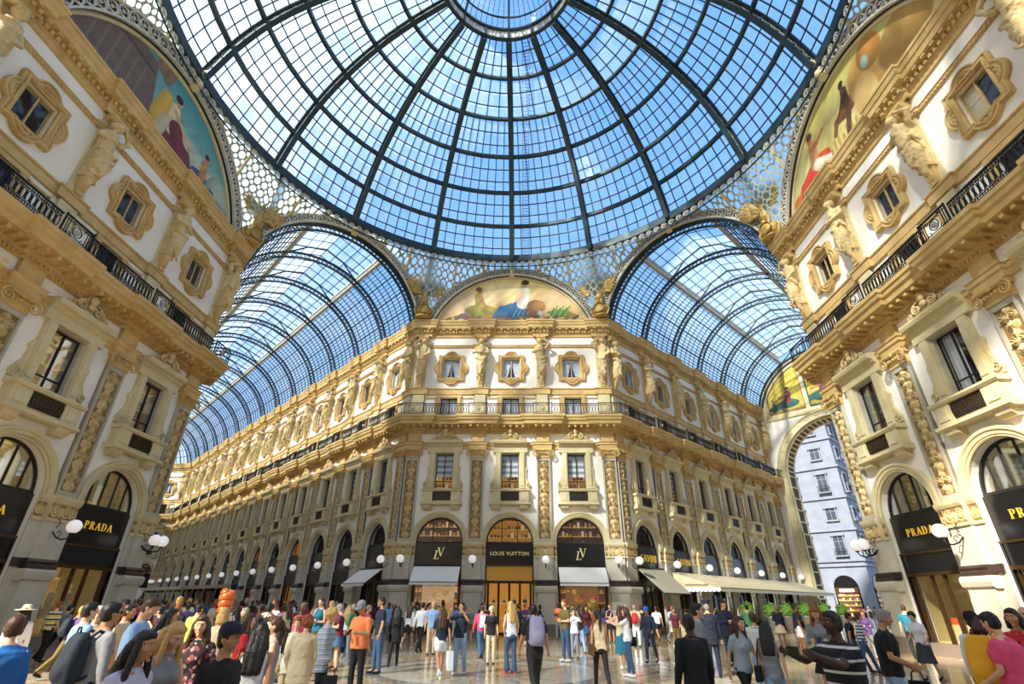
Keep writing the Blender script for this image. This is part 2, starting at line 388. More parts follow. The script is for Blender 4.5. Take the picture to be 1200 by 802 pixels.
def dentils(P,mb,p0,p1,z0,z1,step,w,m=0,minl=.35):
    Q=offset_path(P,p0)
    for a,b in zip(Q,Q[1:]):
        L=(b-a).length
        if L<minl: continue
        t=(b-a)/L; n=Vector((t.y,-t.x,0)); k=max(1,int(L/step)); s_=L/k
        for i in range(k):
            c=a+t*(s_*(i+.5)); A=c-t*w/2-n*.01; B=c+t*w/2-n*.01; d=n*(p1-p0)
            mb.hprism([(A.x,A.y),(A.x+d.x,A.y+d.y),(B.x+d.x,B.y+d.y),(B.x,B.y)],z0,z1,m)
def seg(f,a=None,b=None): return (f,f.u0 if a is None else a,f.u1 if b is None else b)
fRB=Fac((AX,AY),-3*PI/4,-LRA,0,[],[],1,1,.5,''); fBR=Fac((AX,-AY),-PI/4,0,24,[],[],1,1,.5,'')
fLB=Fac((-AX,AY),3*PI/4,0,LLA,[],[],1,1,.5,''); fBL=Fac((-AX,-AY),PI/4,-24,0,[],[],1,1,.5,'')
fRB.pils=[-.49]; fLB.pils=[.49]; fBR.pils=[.49]; fBL.pils=[-.49]
CH={'front':[seg(FC['E']),seg(FC['LA']),seg(FC['F']),seg(FC['RA'])],'right':[seg(fRB),seg(FC['R']),seg(fBR)],'left':[seg(fBL),seg(FC['L']),seg(fLB)]}
TR=[('band',.2,[(0,11.5),(.09,11.5),(.09,11.72),(.15,11.78),(.15,11.93),(.2,11.97),(.05,12.02),(0,12.02)],None),
    ('balcony',.2,[(0,12.62),(.1,12.66),(.1,12.8),(.22,12.88),(.22,13.02),(.3,13.08),(.82,13.12),(.86,13.32),(.95,13.4),(.98,13.55),(1.04,13.6),(1.04,13.77),(0,13.78)],[(.22,.76,12.94,13.11,.42,.15),(.1,.17,12.68,12.8,.17,.09)]),
    ('string',.14,[(0,15.66),(.1,15.68),(.1,16.05),(.16,16.1),(.16,16.17),(0,16.2)],None),
    ('bead',.12,[(0,19.64),(.07,19.66),(.07,19.82),(.12,19.86),(0,19.9)],[(.05,.12,19.68,19.79,.16,.09)]),
    ('cornice',.2,[(0,20.55),(.08,20.58),(.08,20.8),(.15,20.86),(.15,21.12),(.2,21.16),(.42,21.22),(.45,21.45),(.5,21.5),(.56,21.72),(.6,21.74),(.6,21.88),(.3,21.95),(-.5,21.95)],[(.15,.27,20.9,21.1,.24,.13),(.2,.4,21.1,21.2,.48,.2)])]
ti=1
for ch,segs in CH.items():
    for nm,e,prof,dent in TR:
        mb=MB(); P=sweep_trim(segs,e,prof,mb)
        for d in dent or []: dentils(P,mb,*d)
        struct('trim_%d'%ti,mb.mesh('trim_'+nm,M['ochre'])); ti+=1
# ------------------------------------------------------------ relief carving
def relief(w,h,fn,nx,nz,depth=.06,y=0,base=True):
    X=np.linspace(-w/2,w/2,nx+1);Z=np.linspace(0,h,nz+1); XX,ZZ=np.meshgrid(X,Z); H=fn(XX,ZZ)*depth
    H[0,:]=0;H[-1,:]=0;H[:,0]=0;H[:,-1]=0
    mb=MB(); v=[(float(XX[j,i]),float(y-H[j,i]),float(ZZ[j,i])) for j in range(nz+1) for i in range(nx+1)]
    f=[(j*(nx+1)+i,j*(nx+1)+i+1,(j+1)*(nx+1)+i+1,(j+1)*(nx+1)+i) for j in range(nz) for i in range(nx)]
    mb.add(v,f,0,True)
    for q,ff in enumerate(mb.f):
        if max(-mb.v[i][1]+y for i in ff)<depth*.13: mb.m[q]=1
    return mb
def scroll(cx,cz,R,s_,X,Z,turns=2.2):
    dx=(X-cx)*s_; dz=Z-cz; r=np.hypot(dx,dz); a=np.arctan2(dz,dx)
    t=np.cos(2*PI*(r/R*turns)-a); return np.clip(t*1.3,0,1)*(r<R)*(.45+.55*np.clip(1-r/R,0,1))+np.exp(-(r/(R*.22))**2)*.9
def leafy(cx,cz,rx,rz,X,Z,k=7):
    dx=(X-cx)/rx; dz=(Z-cz)/rz; r=np.hypot(dx,dz); a=np.arctan2(dx,dz+.35)
    return np.clip(1.1-r,0,1)*(0.55+.45*np.abs(np.cos(k*a)))
def candelabra(w,per):
    def fn(X,Z):
        H=np.zeros_like(X); n=int(round(Z.max()/per)) or 1; p=Z.max()/n
        for i in range(n):
            z0=i*p
            H=np.maximum(H,scroll(-w*.22,z0+p*.62,w*.24,1,X,Z)); H=np.maximum(H,scroll(w*.22,z0+p*.62,w*.24,-1,X,Z))
            H=np.maximum(H,leafy(0,z0+p*.22,w*.36,p*.25,X,Z)); H=np.maximum(H,leafy(0,z0+p*.86,w*.2,p*.16,X,Z,4))
        H=np.maximum(H,np.exp(-(X/(w*.04))**2)*.7)
        rr=np.sin(X*83+Z*37)*np.sin(Z*61-X*29); return H*(1+.18*rr)
    return fn
def frieze(w,h):
    def fn(X,Z):
        H=np.zeros_like(X); n=max(1,int(round(w/(h*1.1)))); p=w/n
        for i in range(n):
            c=-w/2+p*(i+.5); s_=1 if i%2 else -1
            H=np.maximum(H,scroll(c,h*.5,min(h,p)*.46,s_,X,Z)); H=np.maximum(H,leafy(c+p*.5,h*.45,p*.22,h*.35,X,Z,5))
        return H
    return fn
# ------------------------------------------------------------ pilaster parts (x centred, wall plane y=0, outward -y)
def pier_parts(k):
    f=FC[k]; bw=f.bw; 
    W=bw/2-f.r; hw=f.hw
    def full(side):   # half widths left/right of the pier
        return side
    L=R=W
    return L,R,hw
def mk_pedestal(l,r,hw):
    mb=MB()
    mb.box(-l,r,-.06,0,0,2.9,0); mb.box(-l,r,-.1,0,0,.55,1)
    mb.box(-hw-.14,hw+.14,-.38,0,0,.6,1); mb.box(-hw-.08,hw+.08,-.32,0,.6,2.3,0)
    mb.prof([(-.32,2.3),(-.4,2.36),(-.44,2.5),(-.44,2.62),(-.36,2.7),(0,2.7),(0,2.3)],-hw-.18,hw+.18,0)
    return mb.mesh('pedestal',[M['pier'],M['plinth']])
def mk_darkbase(l,r,hw):
    mb=MB(); mb.prof([(0,2.7),(-.36,2.7),(-.36,2.82),(-.3,2.88),(-.34,2.96),(-.28,3.05),(0,3.05)],-hw-.12,hw+.12)
    mb.prof([(0,2.75),(-.12,2.75),(-.09,3.05),(0,3.05)],-l,r); return mb.mesh('base_moulding',M['darkstone'])
def mk_piershaft(l,r,hw):
    mb=MB(); mb.box(-l,r,-.05,0,2.9,4.42,0); mb.box(-hw,hw,-.22,0,3.05,4.42,0); return mb.mesh('pier_shaft',M['pier'])
def mk_impost(l,r,hw):
    mb=MB(); 
    for (a,b,y) in ((-l,r,-.08),(-hw-.04,hw+.04,-.26)):
        mb.prof([(0,4.36),(y-.03,4.36),(y-.03,4.44),(y,4.46),(y,5.0),(y-.05,5.04),(y-.1,5.14),(y-.12,5.28),(0,5.3)],a,b,0)
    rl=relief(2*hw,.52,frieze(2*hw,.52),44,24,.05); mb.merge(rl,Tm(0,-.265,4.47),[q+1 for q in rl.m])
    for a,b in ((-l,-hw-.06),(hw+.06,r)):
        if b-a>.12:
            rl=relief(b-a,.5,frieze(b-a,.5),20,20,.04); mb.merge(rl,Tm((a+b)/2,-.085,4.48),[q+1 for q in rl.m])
    return mb.mesh('impost_frieze',M_('ochre_plain','carved','carved_ground_shade'))
def mk_shaft(hw):
    mb=MB(); mb.box(-hw,hw,-.12,0,5.28,10.85,0)
    mb.box(-hw,-hw+.1,-.2,0,5.45,10.8,0); mb.box(hw-.1,hw,-.2,0,5.45,10.8,0); mb.box(-hw,hw,-.2,0,5.28,5.5,0); mb.box(-hw,hw,-.2,0,10.65,10.85,0)
    return mb.mesh('shaft',M['greystone'])
def mk_panel(hw):
    w=2*hw-.24; mb=relief(w,5.12,candelabra(w,.8),34,300,.15); mb2=MB(); mb2.merge(mb,Tm(0,-.125,5.51)); return mb2.mesh('carved_panel',M_('carved','carved_ground_shade'))
def volute(mb,x,z,R,y0,y1,s_,m=0,n=30,turns=2.0,tr=.045):
    for y in (y0,):
        pts=[];rs=[]
        for i in range(n+1):
            t=i/n; a=PI/2+s_*-t*turns*2*PI; r=R*(1-t*.85); pts.append((x+r*cos(a),y,z+r*sin(a))); rs.append(tr*(1-.5*t))
        mb.tube(pts,rs,5,m)
    mb.lathe([(0,y1),(R*.97,y1),(R*.97,y0),(0,y0)],18,m,False,T=Tm(x,0,z)@Matrix.Rotation(-PI/2,4,'X')@Matrix.Scale(-1,4,(0,0,1)))
def mk_capital(hw):
    mb=MB(); mb.box(-hw-.02,hw+.02,-.24,0,10.85,10.95)
    mb.prof([(0,10.95),(-.24,10.95),(-.34,11.15),(-.3,11.3),(0,11.3)],-hw-.02,hw+.02)
    for s_ in (-1,1):
        volute(mb,s_*(hw+.04),11.12,.25,-.4,-.05,s_,0)
    for i in range(5):
        x=-hw*.62+i*hw*.31; mb.ball((x,-.33,11.16),(.06,.06,.09),8)
    mb.ball((0,-.38,11.34),(.13,.08,.09),8)
    mb.prof([(0,11.3),(-.36,11.3),(-.4,11.36),(-.4,11.42),(-.34,11.5),(0,11.5)],-hw-.12,hw+.12)
    return mb.mesh('capital',M['ochre'])
def mk_stub(hw):
    mb=MB(); mb.box(-hw+.02,hw-.02,-.2,0,12.0,12.7); return mb.mesh('upper_block',M['ochre'])
def build_pilaster(fc,u,l,r,label,grp):
    t=thing('pilaster',label,'pilaster',fc.w(u),fc.rot,grp); hw=fc.hw
    k=(round(l,2),round(r,2),hw)
    for nm,fn,a in (('pedestal',mk_pedestal,k),('base_moulding',mk_darkbase,k),('pier_shaft',mk_piershaft,k),('impost_frieze',mk_impost,k)):
        OBJ(nm,cached((nm,a),lambda:fn(*a)),t)
    for nm,fn in (('shaft',mk_shaft),('carved_panel',mk_panel),('capital',mk_capital),('upper_block',mk_stub)):
        OBJ(nm,cached((nm,hw),lambda:fn(hw)),t)
    return t
def order_desc(k,i,n,noun):
    # i = 0-based from the octagon corner / left edge
    t=noun%ORD[i]
    return t+{'F':' from left, front building','E':' from left, far end wall of left arcade','R':' from the far corner, right building','L':' from the far corner, left building','RA':' from the corner, right arcade wall','LA':' from the corner, left arcade wall'}[k]
def seq(k,lst):  # order from reference corner
    if k in 'FE': return sorted(lst)
    if k=='R': return sorted(lst)
    if k=='L': return sorted(lst,reverse=True)
    if k=='RA': return sorted(lst)
    return sorted(lst,reverse=True)
for k in ('F','R','L','RA','LA','E'):
    f=FC[k]; P=seq(k,f.pils); bw=f.bw
    for i,u in enumerate(P):
        l=r=bw/2-f.r
        if u-f.u0<1: l=u-f.u0
        if f.u1-u<1: r=f.u1-u
        # piers next to end bays: reach to the arch edge
        lb=[b for b in f.bays if b<u]; rb=[b for b in f.bays if b>u]
        l=min(u-f.u0,u-(max(lb)+f.r)) if lb else u-f.u0
        r=min(f.u1-u,(min(rb)-f.r)-u) if rb else f.u1-u
        build_pilaster(f,u,l,r,order_desc(k,i,len(P),'%s carved stone pilaster with scrolled capital'),'pilasters on the '+f.desc)
# ------------------------------------------------------------ windows
def mk_win_surround():
    mb=MB(); a=.66
    for s_ in (-1,1):
        x0,x1=(a,a+.36) if s_>0 else (-a-.36,-a)
        mb.box(x0,x1,-.2,0,8.75,11.25,0); mb.box(x0+.05,x1-.05,-.24,0,8.9,11.1,0)
        for z in (9.3,10.1,10.9): mb.lathe([(0,-.29),(.05,-.28),(.1,-.25),(.11,-.2)],12,0,T=Tm((x0+x1)/2,0,z)@Matrix.Rotation(-PI/2,4,'X')@Matrix.Scale(-1,4,(0,0,1)))
        # side console
        xe=s_*(a+.36); P=[(xe,8.75),(xe+s_*.34,8.75),(xe+s_*.36,9.0),(xe+s_*.24,9.25),(xe+s_*.12,9.5),(xe+s_*.1,9.9),(xe+s_*.16,10.1),(xe,10.35)]
        if s_<0: P=P[::-1]
        mb.prism(P,-.14,0,0); volute(mb,xe+s_*.2,8.98,.16,-.18,-.02,s_,0,20,1.6,.035)
    # inner grey frame
    for x in (-a,a-.07): mb.box(x,x+.07,-.03,.3,8.68,11.22,1)
    mb.box(-a,a,-.03,.3,11.15,11.22,1)
    # lintel frieze + cornice
    mb.prof([(0,11.22),(-.22,11.22),(-.22,11.3),(-.2,11.32),(-.2,11.6),(-.28,11.66),(-.34,11.78),(-.5,11.84),(-.54,11.96),(-.54,12.06),(-.3,12.1),(0,12.1)],-1.22,1.22,0)
    for i in range(15): mb.box(-1.16+i*.16,-1.16+i*.16+.08,-.33,0,11.68,11.76,0)
    return mb.mesh('window_surround',M_('ochre_plain','greystone'))
def mk_crest():
    mb=MB(); P=[(-1.02,12.1),(-.98,12.22),(-.85,12.2),(-.7,12.3),(-.5,12.36),(-.34,12.58),(-.2,12.8),(0,12.95),(.2,12.8),(.34,12.58),(.5,12.36),(.7,12.3),(.85,12.2),(.98,12.22),(1.02,12.1)]
    mb.prism(P[::-1],-.3,0,0)
    for s_ in (-1,1):
        volute(mb,s_*.36,12.36,.2,-.38,-.2,s_,0,22,1.8,.06); volute(mb,s_*.76,12.24,.14,-.36,-.2,-s_,0,18,1.6,.035)
        mb.tube([(s_*.2,-.36,12.66),(s_*.34,-.38,12.62),(s_*.5,-.36,12.44),(s_*.62,-.36,12.36)],.035,5)
    mb.ball((0,-.38,12.74),(.17,.13,.24),10); mb.ball((0,-.38,12.42),(.16,.1,.14),10)
    for a in range(-2,3): mb.ball((.1*a,-.34,12.9-.02*a*a),(.035,.04,.08),6)
    return mb.mesh('pediment_crest',M['carved'])
def mk_parapet():
    mb=MB()
    for s_ in (-1,1):
        x=s_*.95; mb.box(x-.32,x+.32,-.42,0,7.75,8.5,0); mb.box(x-.2,x+.2,-.46,0,7.9,8.4,0)
        mb.prof([(0,7.3),(-.2,7.3),(-.34,7.42),(-.42,7.62),(0,7.62)],x-.26,x+.26,0)
    mb.box(-.66,.66,-.3,0,7.75,7.9,0); mb.box(-.66,.66,-.2,0,7.75,8.5,0)
    mb.prof([(0,7.58),(-.4,7.58),(-.5,7.64),(-.5,7.76),(0,7.8)],-1.4,1.4,0)
    mb.prof([(0,8.48),(-.46,8.48),(-.52,8.56),(-.52,8.64),(0,8.7)],-1.36,1.36,0)
    return mb.mesh('balcony_parapet',M['ochre_plain'])
def mk_parapet_grille():
    mb=MB(); mb.box(-.62,.62,-.36,-.2,7.92,8.46,0)
    for i in range(9):
        x=-.56+i*.14; mb.tube([(x+.06*cos(a),-.37,8.19+.22*sin(a)) for a in [j*PI/6 for j in range(12)]],.014,4,1,closed=True)
    return mb.mesh('balcony_grille',M_('grille','bronze'))
def mk_glass_pair(x0,x1,z0,z1,y=.2,nh=3):
    mb=MB(); mb.quad((x0,y,z0),(x1,y,z0),(x1,y,z1),(x0,y,z1)); return mb
def mk_frame(x0,x1,z0,z1,y=.18,t=.05,trans=()):
    mb=MB(); xm=(x0+x1)/2
    for x in (x0,x1-t,xm-t/2): mb.box(x,x+t,y-.03,y+.03,z0,z1)
    for z in (z0,z1-t,*trans): mb.box(x0,x1,y-.025,y+.025,z,z+t)
    return mb
WI=[1]
def nextwin():
    WI[0]+=1; return 'window_%d'%(WI[0]-1)
def tall_window(f,u,style):
    w=struct(nextwin(),cached('wsur',mk_win_surround),f.w(u),f.rot); w.scale=(1.18 if f.bw>5 else 1.0,1,1)
    OBJ('pediment_crest',cached('crest',mk_crest),w); OBJ('balcony_parapet',cached('para',mk_parapet),w); OBJ('balcony_grille',cached('pgr',mk_parapet_grille),w)
    OBJ('window_frame',cached('wfr',lambda:mk_frame(-.6,.6,8.68,11.15,trans=(9.25,)).mesh('window_frame',M['grille'])),w)
    gm='mirrorglass' if style=='glass' else 'winglass'; OBJ('pane',cached(('wgl',gm),lambda:mk_glass_pair(-.6,.6,8.68,11.15).mesh('pane',M[gm])),w)
    def blind():
        mb=MB(); z1=11.2; n=8
        for i in range(n): 
            a=z1-(i+1)*.2; mb.box(-.64,.64,.26+.01*(i%2),.29+.01*(i%2),a,a+.195,i%2)
        return mb.mesh('blind',M_('greyblind','whiteblind'))
    def room(mn):
        mb=MB(); mb.quad((-.8,.9,8.4),(.8,.9,8.4),(.8,.9,11.5),(-.8,.9,11.5)); mb.quad((-.8,.36,8.5),(.8,.36,8.5),(.8,.9,8.5),(-.8,.9,8.5))
        mb.quad((-.8,.36,11.4),(.8,.36,11.4),(.8,.9,11.4),(-.8,.9,11.4))
        for s_ in (-.8,.8): mb.quad((s_,.36,8.4),(s_,.9,8.4),(s_,.9,11.5),(s_,.36,11.5))
        return mb.mesh('room',M[mn])
    def curt():
        mb=MB()
        for x0,x1 in ((-.64,-.1),(.1,.64)):
            n=14; A=[];B=[]
            for i in range(n+1):
                t=i/n; x=x0+(x1-x0)*t; y=.42+.025*sin(t*19); A.append((x,y,8.55)); B.append((x,y,11.3))
            mb.ribbon([A,B],0,True)
        return mb.mesh('curtain',M['whiteblind'])
    if style=='blind': OBJ('blind',cached('blind',blind),w); OBJ('room',cached('roomw',lambda:room('goods_gold')),w)
    elif style=='curtain': OBJ('curtain',cached('wcurt',curt),w); OBJ('room',cached('roomd',lambda:room('darkroom')),w)
    else: OBJ('room',cached('roomg',lambda:room('goods_dark')),w)
    return w
# quatrefoil
def quat_ray(phi):
    c,s_=cos(phi),sin(phi); hb=1.02
    best=min(hb/abs(c) if abs(c)>1e-6 else 9,(hb*1.06)/abs(s_) if abs(s_)>1e-6 else 9)
    for cx,cz,R in ((.72,0,.6),(-.72,0,.6),(0,.82,.6),(0,-.82,.6)):
        b=c*cx+s_*cz; d=b*b-(cx*cx+cz*cz-R*R)
        if d>0: best=max(best,b+sqrt(d))
    return best
def mk_quat():
    mb=MB(); n=144; prof=[(0,0),(0,.12),(.03,.2),(.09,.2),(.12,.13),(.2,.13),(.23,.2),(.27,.2),(.3,.12)]
    rings=[]
    O=[(quat_ray(2*PI*i/n)) for i in range(n+1)]
    for d,h in prof: rings.append([((O[i]-d)*cos(2*PI*i/n),-h,17.88+(O[i]-d)*sin(2*PI*i/n)) for i in range(n+1)])
    def sqr(i,hx,hz):
        a=2*PI*i/n; c,s_=cos(a),sin(a); return min(hx/abs(c) if abs(c)>1e-6 else 99,hz/abs(s_) if abs(s_)>1e-6 else 99)
    for hx,hz,h in ((.86,1.02,.1),(.84,1.0,.17),(.76,.92,.19),(.74,.9,.12),(.66,.82,.1),(.66,.82,0)):
        rings.append([(sqr(i,hx,hz)*cos(2*PI*i/n),-h,17.88+sqr(i,hx,hz)*sin(2*PI*i/n)) for i in range(n+1)])
    mb.ribbon(rings[::-1],0,False)
    for cx,cz,a0 in ((.95,0,0),(-.95,0,PI),(0,1.1,PI/2),(0,-1.1,-PI/2)):    # shells in the lobes
        for j in range(-3,4):
            a=a0+j*.42; mb.ball((cx*.93+.13*cos(a),-.14,17.88+cz*.93+.13*sin(a)),(.035+.06*abs(cos(a)),.05,.035+.06*abs(sin(a))),6)
        mb.tube([(cx*.9+.26*cos(a0+t),-.16,17.88+cz*.9+.26*sin(a0+t)) for t in [(-1.5+.25*q) for q in range(13)]],.03,5)
    return mb.mesh('quatrefoil_surround',M['ochre'])
def attic_window(f,u,style):
    w=struct(nextwin(),cached('quat',mk_quat),f.w(u),f.rot)
    OBJ('window_frame',cached('qfr',lambda:mk_frame(-.66,.66,17.06,18.7,y=.14,t=.06).mesh('window_frame',M['ochre'])),w)
    OBJ('pane',cached('qgl',lambda:mk_glass_pair(-.66,.66,17.06,18.7,y=.16).mesh('pane',M['winglass'])),w)
    def curt():
        mb=MB(); mb.quad((-.7,.6,17.0),(.7,.6,17.0),(.7,.6,18.8),(-.7,.6,18.8),1)
        for s_ in (-1,1):
            rings=[]
            for j in range(9):
                t=j/8; z=18.68-t*1.6; inner=.02+.34*t**1.6; row=[]
                for i in range(9):
                    q=i/8; x=s_*(inner+(.64-inner)*q); row.append((x,.26+.02*sin(q*20),z))
                rings.append(row)
            mb.ribbon(rings,0,True)
        mb.quad((-.66,.35,17.06),(.66,.35,17.06),(.66,.6,17.06),(-.66,.6,17.06),1)
        return mb.mesh('curtain',M_('curtain','darkroom'))
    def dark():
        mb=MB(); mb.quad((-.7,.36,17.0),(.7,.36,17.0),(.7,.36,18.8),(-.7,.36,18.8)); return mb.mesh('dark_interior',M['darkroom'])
    def shut():
        mb=MB(); mb.box(-.66,-.0,.2,.24,17.06,18.7); mb.box(-.6,-.06,.18,.2,17.2,17.85); mb.box(-.6,-.06,.18,.2,17.95,18.6)
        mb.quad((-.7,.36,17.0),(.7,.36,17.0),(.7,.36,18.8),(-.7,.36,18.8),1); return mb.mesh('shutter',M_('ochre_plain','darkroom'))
    if style=='curtain': OBJ('curtain',cached('qcurt',curt),w)
    elif style=='shutter': OBJ('shutter',cached('qshut',shut),w)
    else: OBJ('dark_interior',cached('qdark',dark),w)
    return w
def mk_mez():
    mb=MB()
    for s_ in (-1,1):
        x=s_*.78; mb.box(x-.15,x+.15,-.1,0,13.78,15.55); mb.box(x-.1,x+.1,-.13,0,13.9,15.4)
        xw=s_*1.45
        for a,b,c,d in ((-.5,.5,15.35,15.45),(-.5,.5,13.85,13.95),(-.5,-.4,13.85,15.45),(.4,.5,13.85,15.45)): mb.box(xw+a,xw+b,-.06,0,c,d)
    mb.box(-.93,.93,-.12,0,15.42,15.62)
    return mb.mesh('door_surround',M['ochre'])
def mez_window(f,u,lit):
    w=struct(nextwin(),cached('mez',mk_mez),f.w(u),f.rot)
    OBJ('window_frame',cached('mfr',lambda:mk_frame(-.62,.62,13.8,15.42,y=.2,t=.06).mesh('window_frame',M['grille'])),w)
    OBJ('pane',cached('mgl',lambda:mk_glass_pair(-.62,.62,13.8,15.42,y=.22).mesh('pane',M['winglass'])),w)
    def mk(mn):
        mb=MB(); mb.quad((-.62,.25,13.8),(.62,.25,13.8),(.62,.25,15.42),(-.62,.25,15.42)); return mb.mesh('curtain',M[mn])
    OBJ('curtain',cached(('mcu',lit),lambda:mk('whiteblind' if lit else 'darkroom')),w)  # in the dark case a plain sheet standing in for the room's darkness
tw={'F':['blind']*3,'R':['glass','curtain','glass'],'L':['glass','glass','curtain']}
for k in ('F','R','L','RA','LA','E'):
    f=FC[k]
    for i,u in enumerate(seq(k,f.bays)):
        tall_window(f,u,tw[k][i] if k in tw else ('curtain' if (i*7+len(k))%3 else 'blind'))
        attic_window(f,u,'curtain' if k=='F' else ('shutter' if (k=='R' and i==2) else 'dark') if k in 'RL' else ('curtain' if i%3==0 else 'dark'))
        mez_window(f,u,k=='F')
# ------------------------------------------------------------ balcony railings
def mk_rail_bars(L):
    mb=MB(); mb.bar((-L/2,0,.84),(L/2,0,.84),.07,.05); mb.bar((-L/2,0,.06),(L/2,0,.06),.05,.04); mb.bar((-L/2,0,.16),(L/2,0,.16),.03,.02); mb.bar((-L/2,0,.7),(L/2,0,.7),.03,.02)
    return mb.mesh('rail',M['iron'])
def mk_rail_fill(L):
    mb=MB(); n=int(L/.2); s_=L/n
    for i in range(n):
        x=-L/2+s_*(i+.5)
        mb.tube([(x+s_*.36*cos(a),0,.43+.24*sin(a)) for a in [j*PI/6 for j in range(12)]],.018,4,closed=True)
        mb.tube([(x,0,.08),(x,0,.2)],.012,4); mb.tube([(x,0,.66),(x,0,.82)],.012,4)
        mb.bar((x-s_/2,0,.06),(x-s_/2,0,.84),.02,.03,up=(0,1,0))
        mb.tube([(x-s_*.35,0,.72),(x,0,.8),(x+s_*.35,0,.72)],.01,4)
    return mb.mesh('oval_balusters',M['iron'])
def mk_rail_panel(W):
    mb=MB()
    for x in (-W/2,W/2): mb.bar((x,0,.0),(x,0,.9),.05,.05,up=(0,1,0))
    mb.tube([(.2*cos(a),0,.44+.2*sin(a)) for a in [j*PI/8 for j in range(16)]],.02,4,closed=True)
    mb.lathe([(0,-.03),(.12,-.025),(.13,.02),(0,.03)],14,1,T=Tm(0,0,.44)@Matrix.Rotation(PI/2,4,'X'))
    for s_ in (-1,1):
        for t in (-1,1):
            pts=[(s_*(.3+.1*cos(a)*(1-a/9)),0,.44+t*(.22+.1*sin(a)*(1-a/9))) for a in [j*.6 for j in range(10)]]; mb.tube(pts,.015,4)
    for x in (-W*.33,W*.33,-W*.4,W*.4): mb.bar((x,0,.06),(x,0,.84),.02,.03,up=(0,1,0))
    return mb.mesh('medallion_panel',M_('iron','greystone'))
def rail_piece(f,u0,u1,out,label,grp):
    L=u1-u0; t=thing('balcony_railing',label,'railing',f.w((u0+u1)/2,out,13.78),f.rot,grp)
    q=round(L,2); OBJ('rail',cached(('rl',q),lambda:mk_rail_bars(q)),t); OBJ('oval_balusters',cached(('rf',q),lambda:mk_rail_fill(q)),t); return t
def rail_panel(f,u,out,label,grp,W=1.05):
    t=thing('balcony_railing',label,'railing',f.w(u,out,13.78),f.rot,grp)
    q=round(W,2); OBJ('rail',cached(('rl',q),lambda:mk_rail_bars(q)),t); OBJ('medallion_panel',cached(('rp',q),lambda:mk_rail_panel(q)),t)
for k in ('F','R','L','RA','LA','E'):
    f=FC[k]; B=seq(k,f.bays); P=seq(k,f.pils); bw=f.bw; pw=1.3
    ext=1.0*math.tan(PI/8)
    for i,u in enumerate(B):
        a,b=u-bw/2+pw/2,u+bw/2-pw/2
        rail_piece(f,a,b,.95,order_desc(k,i,len(B),'black iron balcony railing of ovals, %s bay'),'oval railings on the '+f.desc)
    for i,u in enumerate(P):
        a,b=u-pw/2,u+pw/2
        for v in f.bays:
            if abs(abs(v-u)-bw/2)<.6:
                if v>u: b=v-bw/2+pw/2
                else: a=v+bw/2-pw/2
        if u-f.u0<1 : a=f.u0-.45
        if f.u1-u<1 : b=f.u1+.45
        rail_panel(f,(a+b)/2,1.1,order_desc(k,i,len(P),'scrolled iron railing panel before the %s pilaster'),'medallion railing panels on the '+f.desc,W=b-a)
# ------------------------------------------------------------ lettering
def font_mesh(txt,size,mat_,depth=.02,spacing=1.0):
    cu=bpy.data.curves.new('lettering','FONT'); cu.body=txt; cu.size=size; cu.extrude=depth/2; cu.align_x='CENTER'; cu.align_y='CENTER'; cu.space_character=spacing
    o=bpy.data.objects.new('lettering',cu); COL.objects.link(o); dg=bpy.context.evaluated_depsgraph_get()
    me=bpy.data.meshes.new_from_object(o.evaluated_get(dg)); bpy.data.objects.remove(o); me.materials.clear(); me.materials.append(mat_)
    me.transform(Matrix.Rotation(PI/2,4,'X')); return me
